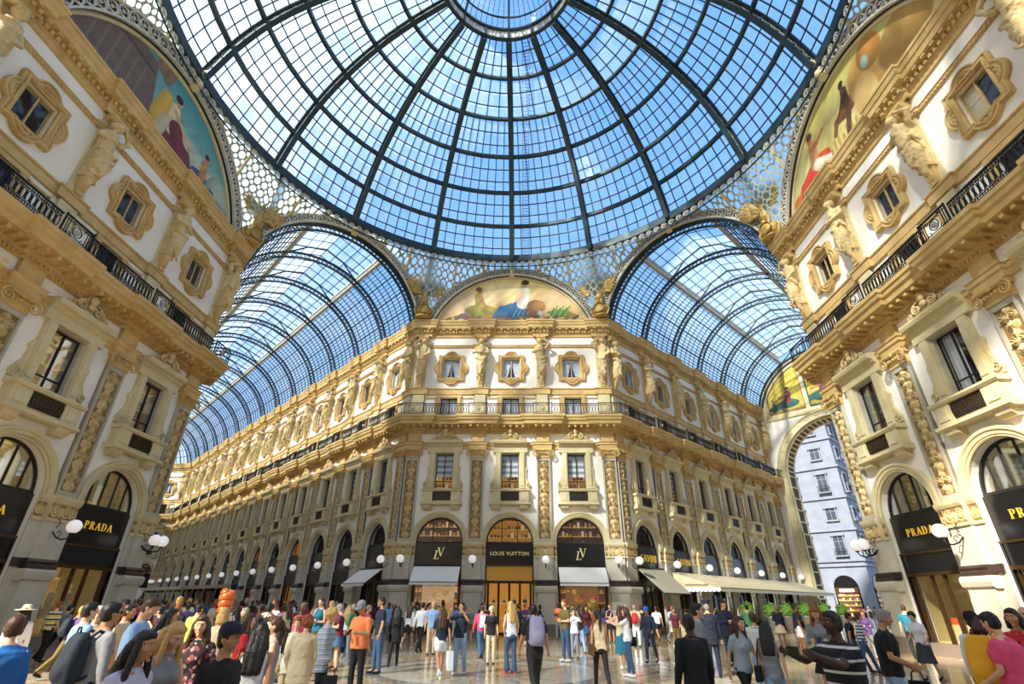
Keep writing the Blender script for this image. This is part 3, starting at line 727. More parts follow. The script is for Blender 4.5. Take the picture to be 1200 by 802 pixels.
# roman capitals drawn from strokes: unit height, thick/thin strokes, serifs
def _bar(x0,z0,x1,z1,w): # horizontal-width stroke
    return [(x0-w/2,z0),(x0+w/2,z0),(x1+w/2,z1),(x1-w/2,z1)]
def _ser(x,z,w=.26,h=.05): return [(x-w/2,z),(x+w/2,z),(x+w/2,z+h),(x-w/2,z+h)]
def _bowl(x0,zc,R,wx,t0=-PI/2,t1=PI/2,thin=.05,thick=.15,n=12):
    out=[]
    for i in range(n):
        q=[]
        for a in (t0+(t1-t0)*i/n,t0+(t1-t0)*(i+1)/n):
            th=thin+(thick-thin)*abs(cos(a)); q.append(((x0+wx*cos(a),zc+R*sin(a)),(x0+(wx-th)*cos(a),zc+(R-thin)*sin(a))))
        out.append([q[0][1],q[0][0],q[1][0],q[1][1]])
    return out
def glyph(c):
    L=[]
    if c=='P': L=[_bar(.18,0,.18,1,.15),_ser(.18,0,.34),_ser(.12,.95,.24)]+[[(.2,.95),(.4,.95),(.4,1),(.2,1)],[(.2,.45),(.4,.45),(.4,.5),(.2,.5)]]+_bowl(.4,.725,.275,.3); w=.78
    elif c=='R': L=[_bar(.18,0,.18,1,.15),_ser(.18,0,.34),_ser(.12,.95,.24)]+[[(.2,.95),(.4,.95),(.4,1),(.2,1)],[(.2,.48),(.4,.48),(.4,.53),(.2,.53)]]+_bowl(.4,.74,.26,.27)+[_bar(.74,0,.42,.5,.16),_ser(.78,0,.24)]; w=.9
    elif c=='A': L=[_bar(.1,0,.42,1,.06),_bar(.76,0,.44,1,.16),[(.24,.33),(.62,.33),(.62,.38),(.24,.38)],_ser(.1,0,.24),_ser(.76,0,.3)]; w=.9
    elif c=='D': L=[_bar(.18,0,.18,1,.15),_ser(.12,0,.24),_ser(.12,.95,.24),[(.2,.95),(.4,.95),(.4,1),(.2,1)],[(.2,0),(.4,0),(.4,.05),(.2,.05)]]+_bowl(.38,.5,.5,.48); w=.98
    elif c=='V': L=[_bar(.42,0,.12,1,.16),_bar(.44,0,.76,1,.06),_ser(.12,.95,.3),_ser(.76,.95,.24)]; w=.88
    elif c=='I': L=[_bar(.2,0,.2,1,.15),_ser(.2,0,.34),_ser(.2,.95,.34)]; w=.42
    elif c=='N': L=[_bar(.14,0,.14,1,.06),_bar(.8,0,.8,1,.06),_bar(.76,0,.2,1,.18),_ser(.14,0,.24),_ser(.8,.95,.24),_ser(.12,.95,.2)]; w=.96
    elif c=='L': L=[_bar(.2,0,.2,1,.15),_ser(.2,.95,.36),_ser(.16,0,.26),[(.2,0),(.68,0),(.7,.22),(.66,.22),(.6,.05),(.2,.05)]]; w=.76
    elif c=='S': L=_bowl(.34,.73,.27,-.27,-PI/2,PI/2)+_bowl(.34,.27,.27,.3,-PI/2,PI/2)+[[(.3,.95),(.5,.92),(.56,.8),(.6,.8),(.6,1),(.34,1)],[(.06,.2),(.02,0),(.34,0),(.34,.05),(.1,.2)]]; w=.68
    else: w=.4
    return L,w
def roman(txt,h,mat_,gap=.12,depth=.03):
    mb=MB(); W=sum(glyph(c)[1]+gap for c in txt)-gap; x=-W/2
    for c in txt:
        L,w=glyph(c)
        for poly in L:
            P=[((x+p[0])*h,(p[1]-.5)*h) for p in poly]; a=sum(P[i][0]*P[(i+1)%len(P)][1]-P[(i+1)%len(P)][0]*P[i][1] for i in range(len(P)))
            if a<0: P=P[::-1]
            mb.prism(P,-depth,0)
        x+=w+gap
    return mb.mesh('lettering',mat_)
def monogram(h,mat_):
    mb=MB()
    for c,dx,dz,sh in (('L',-.62,-.2,.22),('V',-.16,.14,0)):
        for poly in glyph(c)[0]:
            P=[((dx+p[0]+sh*(p[1]-.3))*h,(p[1]-.5+dz)*h) for p in poly]; a=sum(P[i][0]*P[(i+1)%len(P)][1]-P[(i+1)%len(P)][0]*P[i][1] for i in range(len(P)))
            if a<0: P=P[::-1]
            mb.prism(P,-.03,0)
    return mb.mesh('monogram',mat_)
# ------------------------------------------------------------ shop fronts
def mk_archivolt(r,ro):
    mb=MB(); n=36; prof=[(r,0),(r,.1),(r+.05,.14),(r+.1,.1),(r+.12,.1),(r+.12,.15),(ro-.14,.15),(ro-.1,.2),(ro,.2),(ro+.02,.1),(ro+.02,0)]
    rings=[]
    for i in range(n+1):
        a=PI-PI*i/n; rings.append([(rr*cos(a),-h,SPR+rr*sin(a)) for rr,h in prof])
    mb.ribbon(rings,0,False)
    for i in range(46):
        a=PI*(i+.5)/46; rr=r+.17; mb.ball((rr*cos(a),-.15,SPR+rr*sin(a)),(.03,.03,.03),5)
    return mb.mesh('arch_surround',M['ochre_plain'])
def arc_pts(r,n=24,y=0): return [(r*cos(PI-PI*i/n),y,SPR+r*sin(PI*i/n)) for i in range(n+1)]
def mk_fan_frame(r,nv,y=.3,zb=SPR):
    mb=MB(); A=arc_pts(r-.04,24,y)
    for a,b in zip(A,A[1:]): mb.bar(a,b,.1,.08,up=(0,1,0))
    mb.box(-r,r,y-.05,y+.05,zb-.06,zb+.06)
    for i in range(1,nv):
        x=-r+2*r*i/nv; mb.box(x-.025,x+.025,y-.03,y+.03,zb,SPR+sqrt(max(r*r-x*x,0)))
    return mb
def mk_fan_glass(r,gk='winglass',y=.32):
    mb=MB(); P=[(x,z) for x,_,z in arc_pts(r-.02,24)]; v=[(x,y,z) for x,z in P]; mb.add(v,[tuple(range(len(v)))]); return mb.mesh('fanlight_glass',M[gk])
def mk_room(r,z0,z1,d,wm,em,lamp=True,y0=.62):
    mb=MB(); x=r+.25
    mb.quad((-x,d,z0),(x,d,z0),(x,d,z1),(-x,d,z1),0)
    for s_ in (-x,x): mb.quad((s_,y0,z0),(s_,d,z0),(s_,d,z1),(s_,y0,z1),1)
    mb.quad((-x,y0,z0),(x,y0,z0),(x,d,z0),(-x,d,z0),2); mb.quad((-x,y0,z1),(x,y0,z1),(x,d,z1),(-x,d,z1),1)
    if lamp:
        for q in (-.55,.55): mb.box(q*r-.3,q*r+.3,d*.45,d*.6,z1-.12,z1-.06,3)
    return mb.mesh('shop_room',[M[wm],M[{'goods_warm':'shoproom','goods_gold':'shoproom','shoproom':'shoproom','prada_up':'pradaroom','prada_low':'pradaroom'}.get(wm,'darkroom')],M['darkroom'],M[em]])
def shopfront(f,u,kind,label):
    r,ro=f.r,f.ro
    t=thing('arched_shop',label,'shop',f.w(u),f.rot,'shop fronts of the '+f.desc)
    P=lambda nm,key,fn: OBJ(nm,cached((nm,key,r),fn),t)
    P('arch_surround',0,lambda:mk_archivolt(r,ro))
    nv={'lv':3,'lvdoor':3,'prada':5,'savini':4,'dark':3,'lit':3,'dim':3}[kind]
    P('fanlight_frame',nv,lambda:mk_fan_frame(r,nv).mesh('fanlight_frame',M['grille'])); gk='mirrorglass' if kind=='prada' else 'winglass'; P('fanlight_glass',gk,lambda:mk_fan_glass(r,gk))
    up={'lv':'goods_warm','lvdoor':'goods_gold','prada':'prada_up','savini':'goods_dark','dark':'darkroom','lit':'goods_warm','dim':'goods_dark'}[kind]
    lo={'lv':'goods_warm','lvdoor':'goods_gold','prada':'prada_low','savini':'goods_dark','dark':'darkroom','lit':'goods_warm','dim':'goods_dark'}[kind]
    P('upper_shop_room',up,lambda:mk_room(r,5.34,7.3,2.2,up,'warmlit',up not in('darkroom','goods_dark')))
    P('shop_room',(lo,kind),lambda:mk_room(r,.02,3.9,2.6,lo,'warmlit',lo not in('darkroom','goods_dark')))
    fz=3.92 if kind.startswith('lv') else 3.75
    def fascia():
        mb=MB(); mb.box(-r,r,.18,.3,fz,SPR-.05,0); mb.box(-r,r,.1,.32,fz-.08,fz,1); return mb.mesh('fascia',M_('black','bronze'))
    P('fascia',fz,fascia)
    def sideposts():
        mb=MB(); mb.box(-.045,.045,.12,.5,0,fz,0)
        return mb.mesh('side_post',M['black' if kind!='savini' else 'bronze'])
    for s_ in (-1,1): P('side_post',(kind=='savini',fz),sideposts).location=(s_*(r-.045),0,0)
    if kind=='lv':
        o=OBJ('monogram',cached('lvmono',lambda:monogram(.52,M['palegold'])),t,(0,.17,4.62))
        def disp():
            mb=MB(); mb.box(-r+.09,r-.09,.12,.5,0,.55,0); mb.box(-r+.1,r-.1,.14,.2,.55,.62,1); mb.quad((-r+.1,1.3,.55),(r-.1,1.3,.55),(r-.1,1.3,3.5),(-r+.1,1.3,3.5),2)
            mb.quad((-r+.1,.5,.55),(r-.1,.5,.55),(r-.1,1.3,.55),(-r+.1,1.3,.55),1)
            return mb
    if kind=='lvdoor':
        OBJ('lettering',cached('lvtxt',lambda:font_mesh('LOUIS VUITTON',.325,M['palegold'],.03,1.08)),t,(0,.16,4.6))
        def fr():
            mb=MB(); mb.box(-r+.09,r-.09,.3,.4,3.0,3.85,1); mb.box(-r+.09,r-.09,.24,.34,2.85,3.0,0)
            for x in (-1.36,-.68,0,.68,1.36): mb.box(x-.07,x+.07,.26,.36,0,2.9,0)
            mb.box(-r+.09,r-.09,.26,.36,0,.12,0)
            return mb.mesh('door_frames',M_('black','goods_gold' if 0 else 'bronzelit'))
        M.setdefault('bronzelit',mat('gilded_door_lintel',srgb('#A8803A'),.35,.5,emit=srgb('#B08434'),estr=.22))
        P('door_frames','lv',fr)
        def gl():
            mb=MB(); mb.quad((-r+.09,.31,.1),(r-.09,.31,.1),(r-.09,.31,2.9),(-r+.09,.31,2.9)); return mb.mesh('glass_doors',M['shopglass'])
        P('glass_doors','lv',gl)
        def cab():
            mb=MB(); mb.quad((-r,1.0,.02),(r,1.0,.02),(r,1.0,2.88),(-r,1.0,2.88),0)
            for z in (.9,1.75): mb.box(-r,r,.6,1.0,z-.04,z,1)
            for x in (-.68,0,.68): mb.box(x-.03,x+.03,.55,1.0,0,2.88,1)
            return mb.mesh('display_cabinet',M_('goldback','palegold'))
        M.setdefault('goldback',mat('backlit_gold_wall',srgb('#C88C2A'),.6,emit=srgb('#D89428'),estr=.4))
        P('display_cabinet','lv',cab)
        for x,w in ((-1.0,.11),(-.33,.1),(.33,.12),(1.0,.14)):
            b=thing('handbag','small dark handbag on the lit shelf inside the centre door, %s'%{-1.0:'leftmost',-.33:'second from left',.33:'third from left',1.0:'rightmost'}[x],'handbag',f.w(u+x,-.8,1.75),f.rot,'handbags on the lit shelf')
            def bag():
                mb=MB(); mb.prism([(-1,0),(1,0),(.8,1.1),(-.8,1.1)],-.5,.5); return mb.mesh('bag_body',M['darkstone'])
            def hd():
                mb=MB(); mb.tube([(.55*cos(a),0,1.1+.8*sin(a)) for a in [j*PI/8 for j in range(9)]],.07,5); return mb.mesh('bag_handle',M['darkstone'])
            for nm,me in (('bag_body',cached('bagb',bag)),('bag_handle',cached('bagh',hd))):
                q=OBJ(nm,me,b); q.scale=(w,w,w*1.3)
    if kind in('prada','savini','dark','lit','dim'):
        if kind=='prada': OBJ('lettering',cached('pradatxt',lambda:roman('PRADA',.3,M['gold'],.2)),t,(0,.17,4.52))
        if kind=='savini': OBJ('lettering',cached('savtxt',lambda:roman('SAVINI',.42,M['gold'],.06)),t,(0,-.02,4.5))
        def lower():
            mb=MB(); mb.box(-r+.09,r-.09,.15,.45,2.95,3.67,0); mb.box(-r+.09,r-.09,.1,.42,2.85,2.97,1); mb.box(-r+.09,r-.09,.14,.5,0,.45,2)
            for x in (-r+.16,-.35,.35,r-.16): mb.box(x-.05,x+.05,.2,.32,.4,2.9,1)
            return mb.mesh('window_frames',M_('black','bronze','plinth'))
        P('window_frames',0,lower)
        def gl():
            mb=MB(); mb.quad((-r+.09,.26,.4),(r-.09,.26,.4),(r-.09,.26,2.9),(-r+.09,.26,2.9)); return mb.mesh('display_glass',M['shopglass'])
        P('display_glass',0,gl)
        def floor_():
            mb=MB(); mb.box(-r,r,.5,1.4,.35,.5); return mb.mesh('display_plinth',M['ochre_plain'])
        P('display_plinth',0,floor_)
    if kind=='lv':
        def fr():
            mb=MB(); mb.box(-r+.09,r-.09,.2,.5,0,.5,0); mb.box(-r+.09,r-.09,.2,.35,3.6,3.92,0)
            for x in (-r+.14,r-.14): mb.box(x-.05,x+.05,.2,.32,.4,3.7,1)
            return mb.mesh('window_frames',M_('black','bronze'))
        P('window_frames','lv',fr)
        def gl():
            mb=MB(); mb.quad((-r+.09,.26,.5),(r-.09,.26,.5),(r-.09,.26,3.7),(-r+.09,.26,3.7)); return mb.mesh('display_glass',M['shopglass'])
        P('display_glass','lv',gl)
    return t
kinds={'F':['lv','lvdoor','lv'],'R':['prada']*3,'L':['prada']*3,'RA':['savini','savini','dark','dim','dim','dim'],'LA':['dim','dark','dark','lit','dark','lit','dim','dark','lit','dim','dark','dim','lit','dim'],'E':['dim']}
desc={'lv':'shop with pale gold monogram','lvdoor':'gold lit entrance under pale lettering','prada':'shop with gold letters on black','savini':'restaurant with big gold letters','dark':'unlit shop with black glass','lit':'shop with warm lit window','dim':'dim shop with black fascia'}
for k in ('F','R','L','RA','LA','E'):
    f=FC[k]; B=seq(k,f.bays)
    for i,u in enumerate(B): shopfront(f,u,kinds[k][i],'%s, %s'%(desc[kinds[k][i]],order_desc(k,i,len(B),'%s arch')))
# posters inside the two side windows of the front facade
def poster(cols,seed):
    rn=random.Random(seed); mb=MB(); mb.box(-1.05,1.05,0,.05,.7,3.3,0)
    for i in range(26):
        x=rn.uniform(-.9,.9); z=rn.uniform(.8,2.6); a=rn.uniform(.08,.3)
        mb.ball((x,-.03,z),(a,.04,a*rn.uniform(.5,1)),10,1+rn.randrange(len(cols)-1))
    return mb.mesh('backdrop',[mat('poster_%d_%d'%(seed,i),srgb(c),.6,emit=srgb(c),estr=.35) for i,c in enumerate(cols)])
f=FC['F']
for u,cols,lab,txt in ((-BF,['#E0BC8C','#D8AE78','#E6CA9C','#CFA56C'],'pale peach display backdrop with dark lettering in the left shop window','TON VOYAGE'),(BF,['#9A6A2A','#C8762A','#7E8A2A','#B8452A','#D9B24A'],'orange and green leafy display backdrop in the right shop window','SEASONS')):
    t=thing('display_backdrop',lab,'display',f.w(u,-1.0),f.rot); OBJ('backdrop',poster(cols,int(u*10)),t)
    OBJ('lettering',font_mesh(txt[:10],.26,M['bronze'],.02),t,(0,-.04,2.75))
    # gold side trims
# ------------------------------------------------------------ box awnings
def awning(f,u,w,zt,zb,out,mt,label,valance=True):
    t=thing('shop_awning',label,'awning',f.w(u,.05,0),f.rot)
    mb=MB(); mb.prof([(0,zt),(-out,zb),(-out,zb-.03),(0,zt-.04)],-w/2,w/2)
    if valance: mb.box(-w/2,w/2,-out-.02,-out,zb-.16,zb)
    OBJ('awning_cloth',mb.mesh('awning_cloth',M[mt]),t)
    mb=MB()
    for s_ in (-1,1): mb.tube([(s_*w*.46,0,zt-.75),(s_*w*.46,-out+.05,zb-.02)],.02,6); 
    mb.tube([(-w/2,-out,zb),(w/2,-out,zb)],.03,6); mb.tube([(-w/2,-.05,zt),(w/2,-.05,zt)],.05,6)
    OBJ('awning_arms',mb.mesh('awning_arms',M['iron']),t); return t
awning(FC['F'],-BF,3.0,3.85,2.85,1.15,'awnwhite','white shop awning left of the gold lit entrance')
awning(FC['F'],BF,3.0,3.85,2.85,1.15,'awnwhite','white shop awning right of the gold lit entrance')
awning(FC['LA'],-.49-BF*.5,3.0,3.75,2.8,1.3,'awnwhite','white sloping awning over the first arch of the left arcade')
awning(FC['E'],0,2.9,3.4,1.9,1.1,'awnwhite','small white awning at the far end of the left arcade')
awning(FC['RA'],.49+BF*.5,3.3,3.9,2.35,1.9,'awnkhaki','khaki sloping awning beside the corner of the right arcade',False)
# long cafe awning with scalloped front on posts
def cafe():
    f=FC['RA']; u0=.49+BF*1.02; u1=LRA-1.2; t=thing('cafe_awning','long cream cafe awning with scalloped edge along the right arcade','awning',f.w(u0,0,0),f.rot)
    L=u1-u0; out=3.6; mb=MB(); zt,zb=3.75,2.75
    mb.prof([(-.3,zt),(-out,zb),(-out,zb-.03),(-.3,zt-.04)],0,L)
    mb.add([(0,-.3,zt),(0,-out,zb),(0,-out,zb-.02),(0,-.3,zb-.02)],[(0,1,2,3)]); mb.add([(L,-.3,zt),(L,-out,zb),(L,-out,zb-.02),(L,-.3,zb-.02)],[(3,2,1,0)])
    OBJ('awning_cloth',mb.mesh('awning_cloth',M['awncream']),t)
    mb=MB(); s_=.3; 
    def scallop(x,fn):
        P=[(-s_/2,.0),(s_/2,0)]+[(s_/2*cos(a),-.16-.1*sin(a)) for a in [j*PI/6 for j in range(7)]]
        v=[fn(x+p[0],p[1]) for p in P]; mb.add(v,[tuple(range(len(v)))])
    for i in range(int(L/s_)): scallop(s_*(i+.5),lambda a,b:(a,-out-.01,zb+b))
    for i in range(int((out-.3)/s_)): scallop(.3+s_*(i+.5),lambda a,b:(-.01,-a,zb+b))
    OBJ('scalloped_valance',mb.mesh('scalloped_valance',M['awnwhite']),t)
    mb=MB()
    for x in [0.05+i*(L-.1)/5 for i in range(6)]:
        mb.tube([(x,-out+.1,0),(x,-out+.1,zb-.03)],.035,8); mb.tube([(x,-.3,zt-.06),(x,-out+.1,zb-.06)],.025,6)
    mb.tube([(0,-out,zb-.02),(L,-out,zb-.02)],.03,6)
    OBJ('awning_frame',mb.mesh('awning_frame',M['bronze']),t)
    tx=font_mesh('RISTORANTE GALLERIA',.16,M['bronze'],.01); o=OBJ('lettering',tx,t,(-.02,-2.0,zb+.16)); o.rotation_euler=(0,0,-PI/2)
cafe()
# flat canopy further along the left arcade
def canopy():
    f=FC['LA']; u=-.49-BF*8.5; t=thing('flat_canopy','pale flat canopy on posts far along the left arcade','canopy',f.w(u,2.2,0),f.rot)
    mb=MB(); mb.prof([(-2.6,2.7),(-2.55,3.0),(2.0,3.25),(2.0,2.95)],-9,9); OBJ('canopy_roof',mb.mesh('canopy_roof',M['awncream']),t)
    for x in (-8.8,-4.4,0,4.4,8.8): 
        mb=MB(); mb.tube([(x,-2.4,0),(x,-2.4,2.75)],.05,8); OBJ('post',mb.mesh('post',M['zinc']),t)
canopy()
# ------------------------------------------------------------ globe wall lamps
def mk_bracket(two):
    mb=MB(); mb.lathe([(0,-.08),(.09,-.07),(.12,0)],12,0,T=Tm(0,-.22,.0)@Matrix.Rotation(PI/2,4,'X'))
    for s_ in ((-1,1) if two else (0,)):
        mb.tube([(0,-.24,-.05),(s_*.1,-.45,-.25),(s_*.2,-.7,-.32),(s_*.27,-.92,-.28),(s_*.28,-1.0,-.12)],.028,7)
        mb.tube([(s_*.05+.0,-.3,.1),(s_*.12,-.42,.28),(s_*.16,-.3,.42),(s_*.1,-.25,.34)],.018,6)
        mb.tube([(s_*.1,-.5,-.26),(s_*.14,-.6,-.1),(s_*.1,-.48,.0),(s_*.06,-.42,-.1)],.016,6)
        mb.lathe([(.03,-.14),(.09,-.1),(.11,-.04)],12,0,T=Tm(s_*.28,-1.0,0))
    return mb.mesh('bracket',M['iron'])
def mk_globe():
    mb=MB(); mb.ball((0,0,.2),.25,20); return mb.mesh('globe',M['globe'])
def lamp(f,u,label,two=False,sc=1.0,z=4.05):
    t=thing('globe_wall_lamp',label,'wall lamp',f.w(u,0,z),f.rot,'globe wall lamps on the '+f.desc)
    o=OBJ('bracket',cached(('brk',two),lambda:mk_bracket(two)),t); o.scale=(1,sc,1)
    for s_ in ((-1,1) if two else (0,)):
        OBJ('globe',cached('globe',mk_globe),t,(s_*.28,-1.0*sc,-.05))
for k in ('F','R','L','RA','LA','E'):
    f=FC[k]; P=seq(k,f.pils)
    for i,u in enumerate(P):
        two=(k in 'RL' and i==0)
        lamp(f,u,order_desc(k,i,len(P),('twin' if two else 'single')+' white globe lamp, %s pier'),two,sc=.8 if k in('F','RA','LA') else 1.0)
# ------------------------------------------------------------ organic helper
def remesh(mb,name,mats,voxel=.02,smooth=3,disp=None,it=.5):
    me=mb.mesh(name,mats); o=bpy.data.objects.new(name,me); COL.objects.link(o)
    m=o.modifiers.new('r','REMESH'); m.mode='VOXEL'; m.voxel_size=voxel; m.use_smooth_shade=True
    if smooth: q=o.modifiers.new('s','SMOOTH'); q.factor=it; q.iterations=smooth
    if disp:
        tx=bpy.data.textures.new('fold','CLOUDS'); tx.noise_scale=disp[1]; tx.noise_depth=1
        q=o.modifiers.new('d','DISPLACE'); q.texture=tx; q.strength=disp[0]; q.mid_level=.5; q.texture_coords='LOCAL'
    dg=bpy.context.evaluated_depsgraph_get(); r=bpy.data.meshes.new_from_object(o.evaluated_get(dg))
    bpy.data.objects.remove(o); bpy.data.meshes.remove(me); r.name=name
    r.materials.clear()
    for q in (mats if isinstance(mats,(list,tuple)) else [mats]): r.materials.append(q)
    r.polygons.foreach_set('use_smooth',[True]*len(r.polygons)); return r
def cap(mb,p0,r0,p1,r1,n=10):
    mb.ball(p0,r0,n); mb.ball(p1,r1,n); mb.tube([p0,p1],[r0,r1],n)
def chain(mb,pts,rs,n=10):
    for i in range(len(pts)-1): cap(mb,pts[i],rs[i],pts[i+1],rs[i+1],n)
# ------------------------------------------------------------ wall figures under the cornice
def mk_figure(v):
    mb=MB(); y=-.42; rn=random.Random(v)
    lean=(-.12,.12,0)[v]
    # lower drapery tapering into a term
    chain(mb,[(0,y+.1,16.75),(0,y+.02,17.2),(0,y-.05,17.8),(lean*.4,y,18.45)],[.1,.19,.3,.27],12)
    chain(mb,[(lean*.4,y,18.4),(lean,y-.02,18.9),(lean,y,19.35)],[.25,.26,.3],12)
    chain(mb,[(lean,y,19.4),(lean*.8,y-.1,19.75)],[.12,.1]); mb.ball((lean*.8,y-.14,19.93),(.17,.2,.22),12)
    mb.ball((lean*.8,y-.05,19.98),(.21,.2,.22),10)
    # crossed / raised arms
    if v==0:
        chain(mb,[(-.32,y,19.4),(-.5,y-.1,19.0),(-.1,y-.34,19.1)],[.11,.1,.07]); chain(mb,[(.32,y,19.4),(.52,y-.1,19.75),(.15,y-.2,20.1)],[.11,.1,.07])
    elif v==1:
        chain(mb,[(-.32,y,19.4),(-.5,y-.1,19.8),(-.1,y-.2,20.15)],[.11,.1,.07]); chain(mb,[(.36,y,19.4),(.5,y-.1,18.95),(.2,y-.32,18.6)],[.11,.1,.08])
    else:
        chain(mb,[(-.32,y,19.4),(-.45,y-.15,18.95),(.15,y-.34,19.05)],[.11,.1,.07]); chain(mb,[(.32,y,19.4),(.45,y-.12,18.95),(-.1,y-.36,18.85)],[.11,.1,.07])
    # swags of cloth
    for i in range(7):
        a=rn.uniform(-.3,.3); z=rn.uniform(17.3,18.5)
        chain(mb,[(a,y-.26,z),(a*.4,y-.32,z-.25),(-a*.6,y-.22,z-.5)],[.05,.06,.04],7)
    chain(mb,[(-.3,y-.1,18.5),(0,y-.3,18.3),(.3,y-.15,18.6),(.4,y,18.2)],[.09,.1,.09,.05],8)
    mb.box(-.2,.2,y+.1,0,16.9,19.6)
    return remesh(mb,'figure',M['carved'],.035,2,(.05,.12))
def mk_strip():
    mb=MB(); mb.box(-.36,.36,-.12,0,13.78,20.6); mb.box(-.42,.42,-.2,0,13.78,15.62); mb.box(-.38,.38,-.18,0,16.2,16.5)
    for p in range(3): mb.box(-.3,.3,-.15-.0*p,0,13.95+p*.52,14.35+p*.52)
    return mb.mesh('backing_pilaster',M['ochre_plain'])
def mk_bracketleaf():
    mb=MB(); mb.prism([(-.16,16.2),(.16,16.2),(.24,17.1),(-.24,17.1)],-.34,-.1)
    for s_ in (-1,0,1): mb.ball((s_*.1,-.36,16.7),(.07,.06,.34),8)
    mb.prism([(-.3,17.0),(.3,17.0),(.26,17.12),(-.26,17.12)],-.46,-.1)
    return mb.mesh('console',M['ochre'])
for k in ('F','R','L','RA','LA','E'):
    f=FC[k]; P=seq(k,f.pils)
    for i,u in enumerate(P):
        t=thing('wall_statue',order_desc(k,i,len(P),'draped stone wall figure above the %s pilaster'),'statue',f.w(u),f.rot,'draped wall figures on the '+f.desc)
        v=(i+len(k))%3; fo=OBJ('figure',cached(('fig',v),lambda:mk_figure(v)),t); fo.scale=(1.25,1.15,1); OBJ('backing_pilaster',cached('strip',mk_strip),t); OBJ('console',cached('bleaf',mk_bracketleaf),t); OBJ('abacus',cached('abac',lambda:MB().prof([(0,20.2),(-.4,20.25),(-.5,20.4),(-.5,20.55),(0,20.6)],-.38,.38).mesh('abacus',M['ochre'])),t)
# ------------------------------------------------------------ eagles
def mk_eagle_body():
    mb=MB(); chain(mb,[(0,.05,1.25),(0,-.05,1.6),(0,-.12,2.05)],[.2,.32,.24],12); chain(mb,[(0,-.12,2.1),(0,-.16,2.45)],[.2,.14],10)
    mb.ball((0,-.22,2.55),(.14,.2,.14),10); cap(mb,(0,-.38,2.55),.06,(0,-.5,2.45),.02,8)
    for s_ in (-1,1): chain(mb,[(s_*.15,-.1,1.5),(s_*.17,-.18,1.15),(s_*.17,-.25,.98)],[.14,.09,.08],8)
    chain(mb,[(0,.15,1.4),(0,.3,1.0)],[.16,.22],8)
    return remesh(mb,'eagle_body',M['gilt'],.035,1,(.04,.08))
def mk_wing(s_):
    mb=MB()
    for i in range(11):
        t=i/10; a=math.radians(100-112*t); L=1.35-.55*t
        bx,bz=.22+.28*(1-abs(t-.5)*2)+.0,1.95+.28*(1-t)
        ex,ez=bx+cos(a)*L*.95+.25*(1-t)*.6,bz+sin(a)*L-.0
        chain(mb,[(s_*bx,.02-.4*bx,bz),(s_*(bx+ex)/2,-.2*(bx+ex)+.02*(i%2),(bz+ez)/2+.04),(s_*ex,.04-.4*ex,ez)],[.11,.12,.045],8)
    chain(mb,[(s_*.12,-.05,1.9),(s_*.5,-.24,2.2),(s_*.62,-.27,2.8)],[.14,.14,.08],8)
    return remesh(mb,'wing',M['gilt'],.035,1)
def mk_shield():
    mb=MB(); mb.lathe([(0,0),(.5,0),(.55,.1),(.4,.2),(0,.22)],20); mb.ball((0,-.05,.6),(.5,.38,.46),20)
    mb.lathe([(0,-.0),(.3,.02),(.34,-.06),(.36,0),(.36,.1)],20,0,T=Tm(0,-.4,.6)@Matrix.Rotation(PI/2,4,'X'))
    for s_ in (-1,1): mb.tube([(s_*.45,-.1,.9),(s_*.62,-.12,.6),(s_*.5,-.12,.25),(s_*.3,-.2,.12)],.07,7)
    return mb.mesh('shield_pedestal',M['gilt'])
vt=[((FX,FY),'right of the front lunette'),((-FX,FY),'left of the front lunette'),((AX,AY),'at the far corner of the right building'),((-AX,AY),'at the far corner of the left building'),((AX,-AY),'at the near corner of the right building'),((-AX,-AY),'at the near corner of the left building')]
for (x,y),d in vt:
    a=math.atan2(y,x); L=sqrt(x*x+y*y)-.72; t=thing('eagle_statue','gilded eagle with raised wings on the cornice '+d,'statue',(L*cos(a),L*sin(a),21.97),a-PI/2,'spread eagles on the cornice')
    t.scale=(1.2,1.2,1.15); OBJ('eagle_body',cached('eb',mk_eagle_body),t); OBJ('wing',cached('ew1',lambda:mk_wing(1)),t); OBJ('wing',cached('ew-1',lambda:mk_wing(-1)),t); OBJ('shield_pedestal',cached('es',mk_shield),t)
# ------------------------------------------------------------ grids with uv
def uvmesh(name,rings,uvs,mt,smooth=False):
    n=len(rings[0]); me=bpy.data.meshes.new(name); v=[p for r in rings for p in r]
    f=[(j*n+i,j*n+i+1,(j+1)*n+i+1,(j+1)*n+i) for j in range(len(rings)-1) for i in range(n-1)]
    me.from_pydata(v,[],f); me.materials.append(mt); ul=me.uv_layers.new(name='UVMap'); U=[q for r in uvs for q in r]
    data=[]; 
    for p in me.polygons:
        for vi in p.vertices: data.extend(U[vi])
    ul.data.foreach_set('uv',data); me.polygons.foreach_set('use_smooth',[smooth]*len(me.polygons)); return me
# ------------------------------------------------------------ great dome
LV=[(17.0,27.5),(15.95,30.1),(14.5,32.5),(12.5,34.55),(10.1,36.15),(7.3,37.2),(4.5,37.7)]
def dome_prof(s_):   # s in level units, smooth interpolation
    s_=min(max(s_,0),6); i=min(int(s_),5); t=s_-i
    P=lambda j: Vector(LV[min(max(j,0),6)]) if 0<=j<=6 else (2*Vector(LV[0])-Vector(LV[1]) if j<0 else 2*Vector(LV[6])-Vector(LV[5]))
    a,b,c,d=P(i-1),P(i),P(i+1),P(i+2)
    q=.5*((2*b)+(c-a)*t+(2*a-5*b+4*c-d)*t*t+(3*b-a-3*c+d)*t**3); return q.x,q.y
def rad(r,z,a): return (r*sin(a),r*cos(a),z)
dome=thing('glass_dome','great glass and iron dome over the crossing with round oculus','dome',(0,0,27.5))
def DO(name,mb,mt,parent=dome):
    me=mb.mesh(name,mt) if isinstance(mb,MB) else mb; me.transform(Matrix.Translation((0,0,-27.5))); return OBJ(name,me,parent)
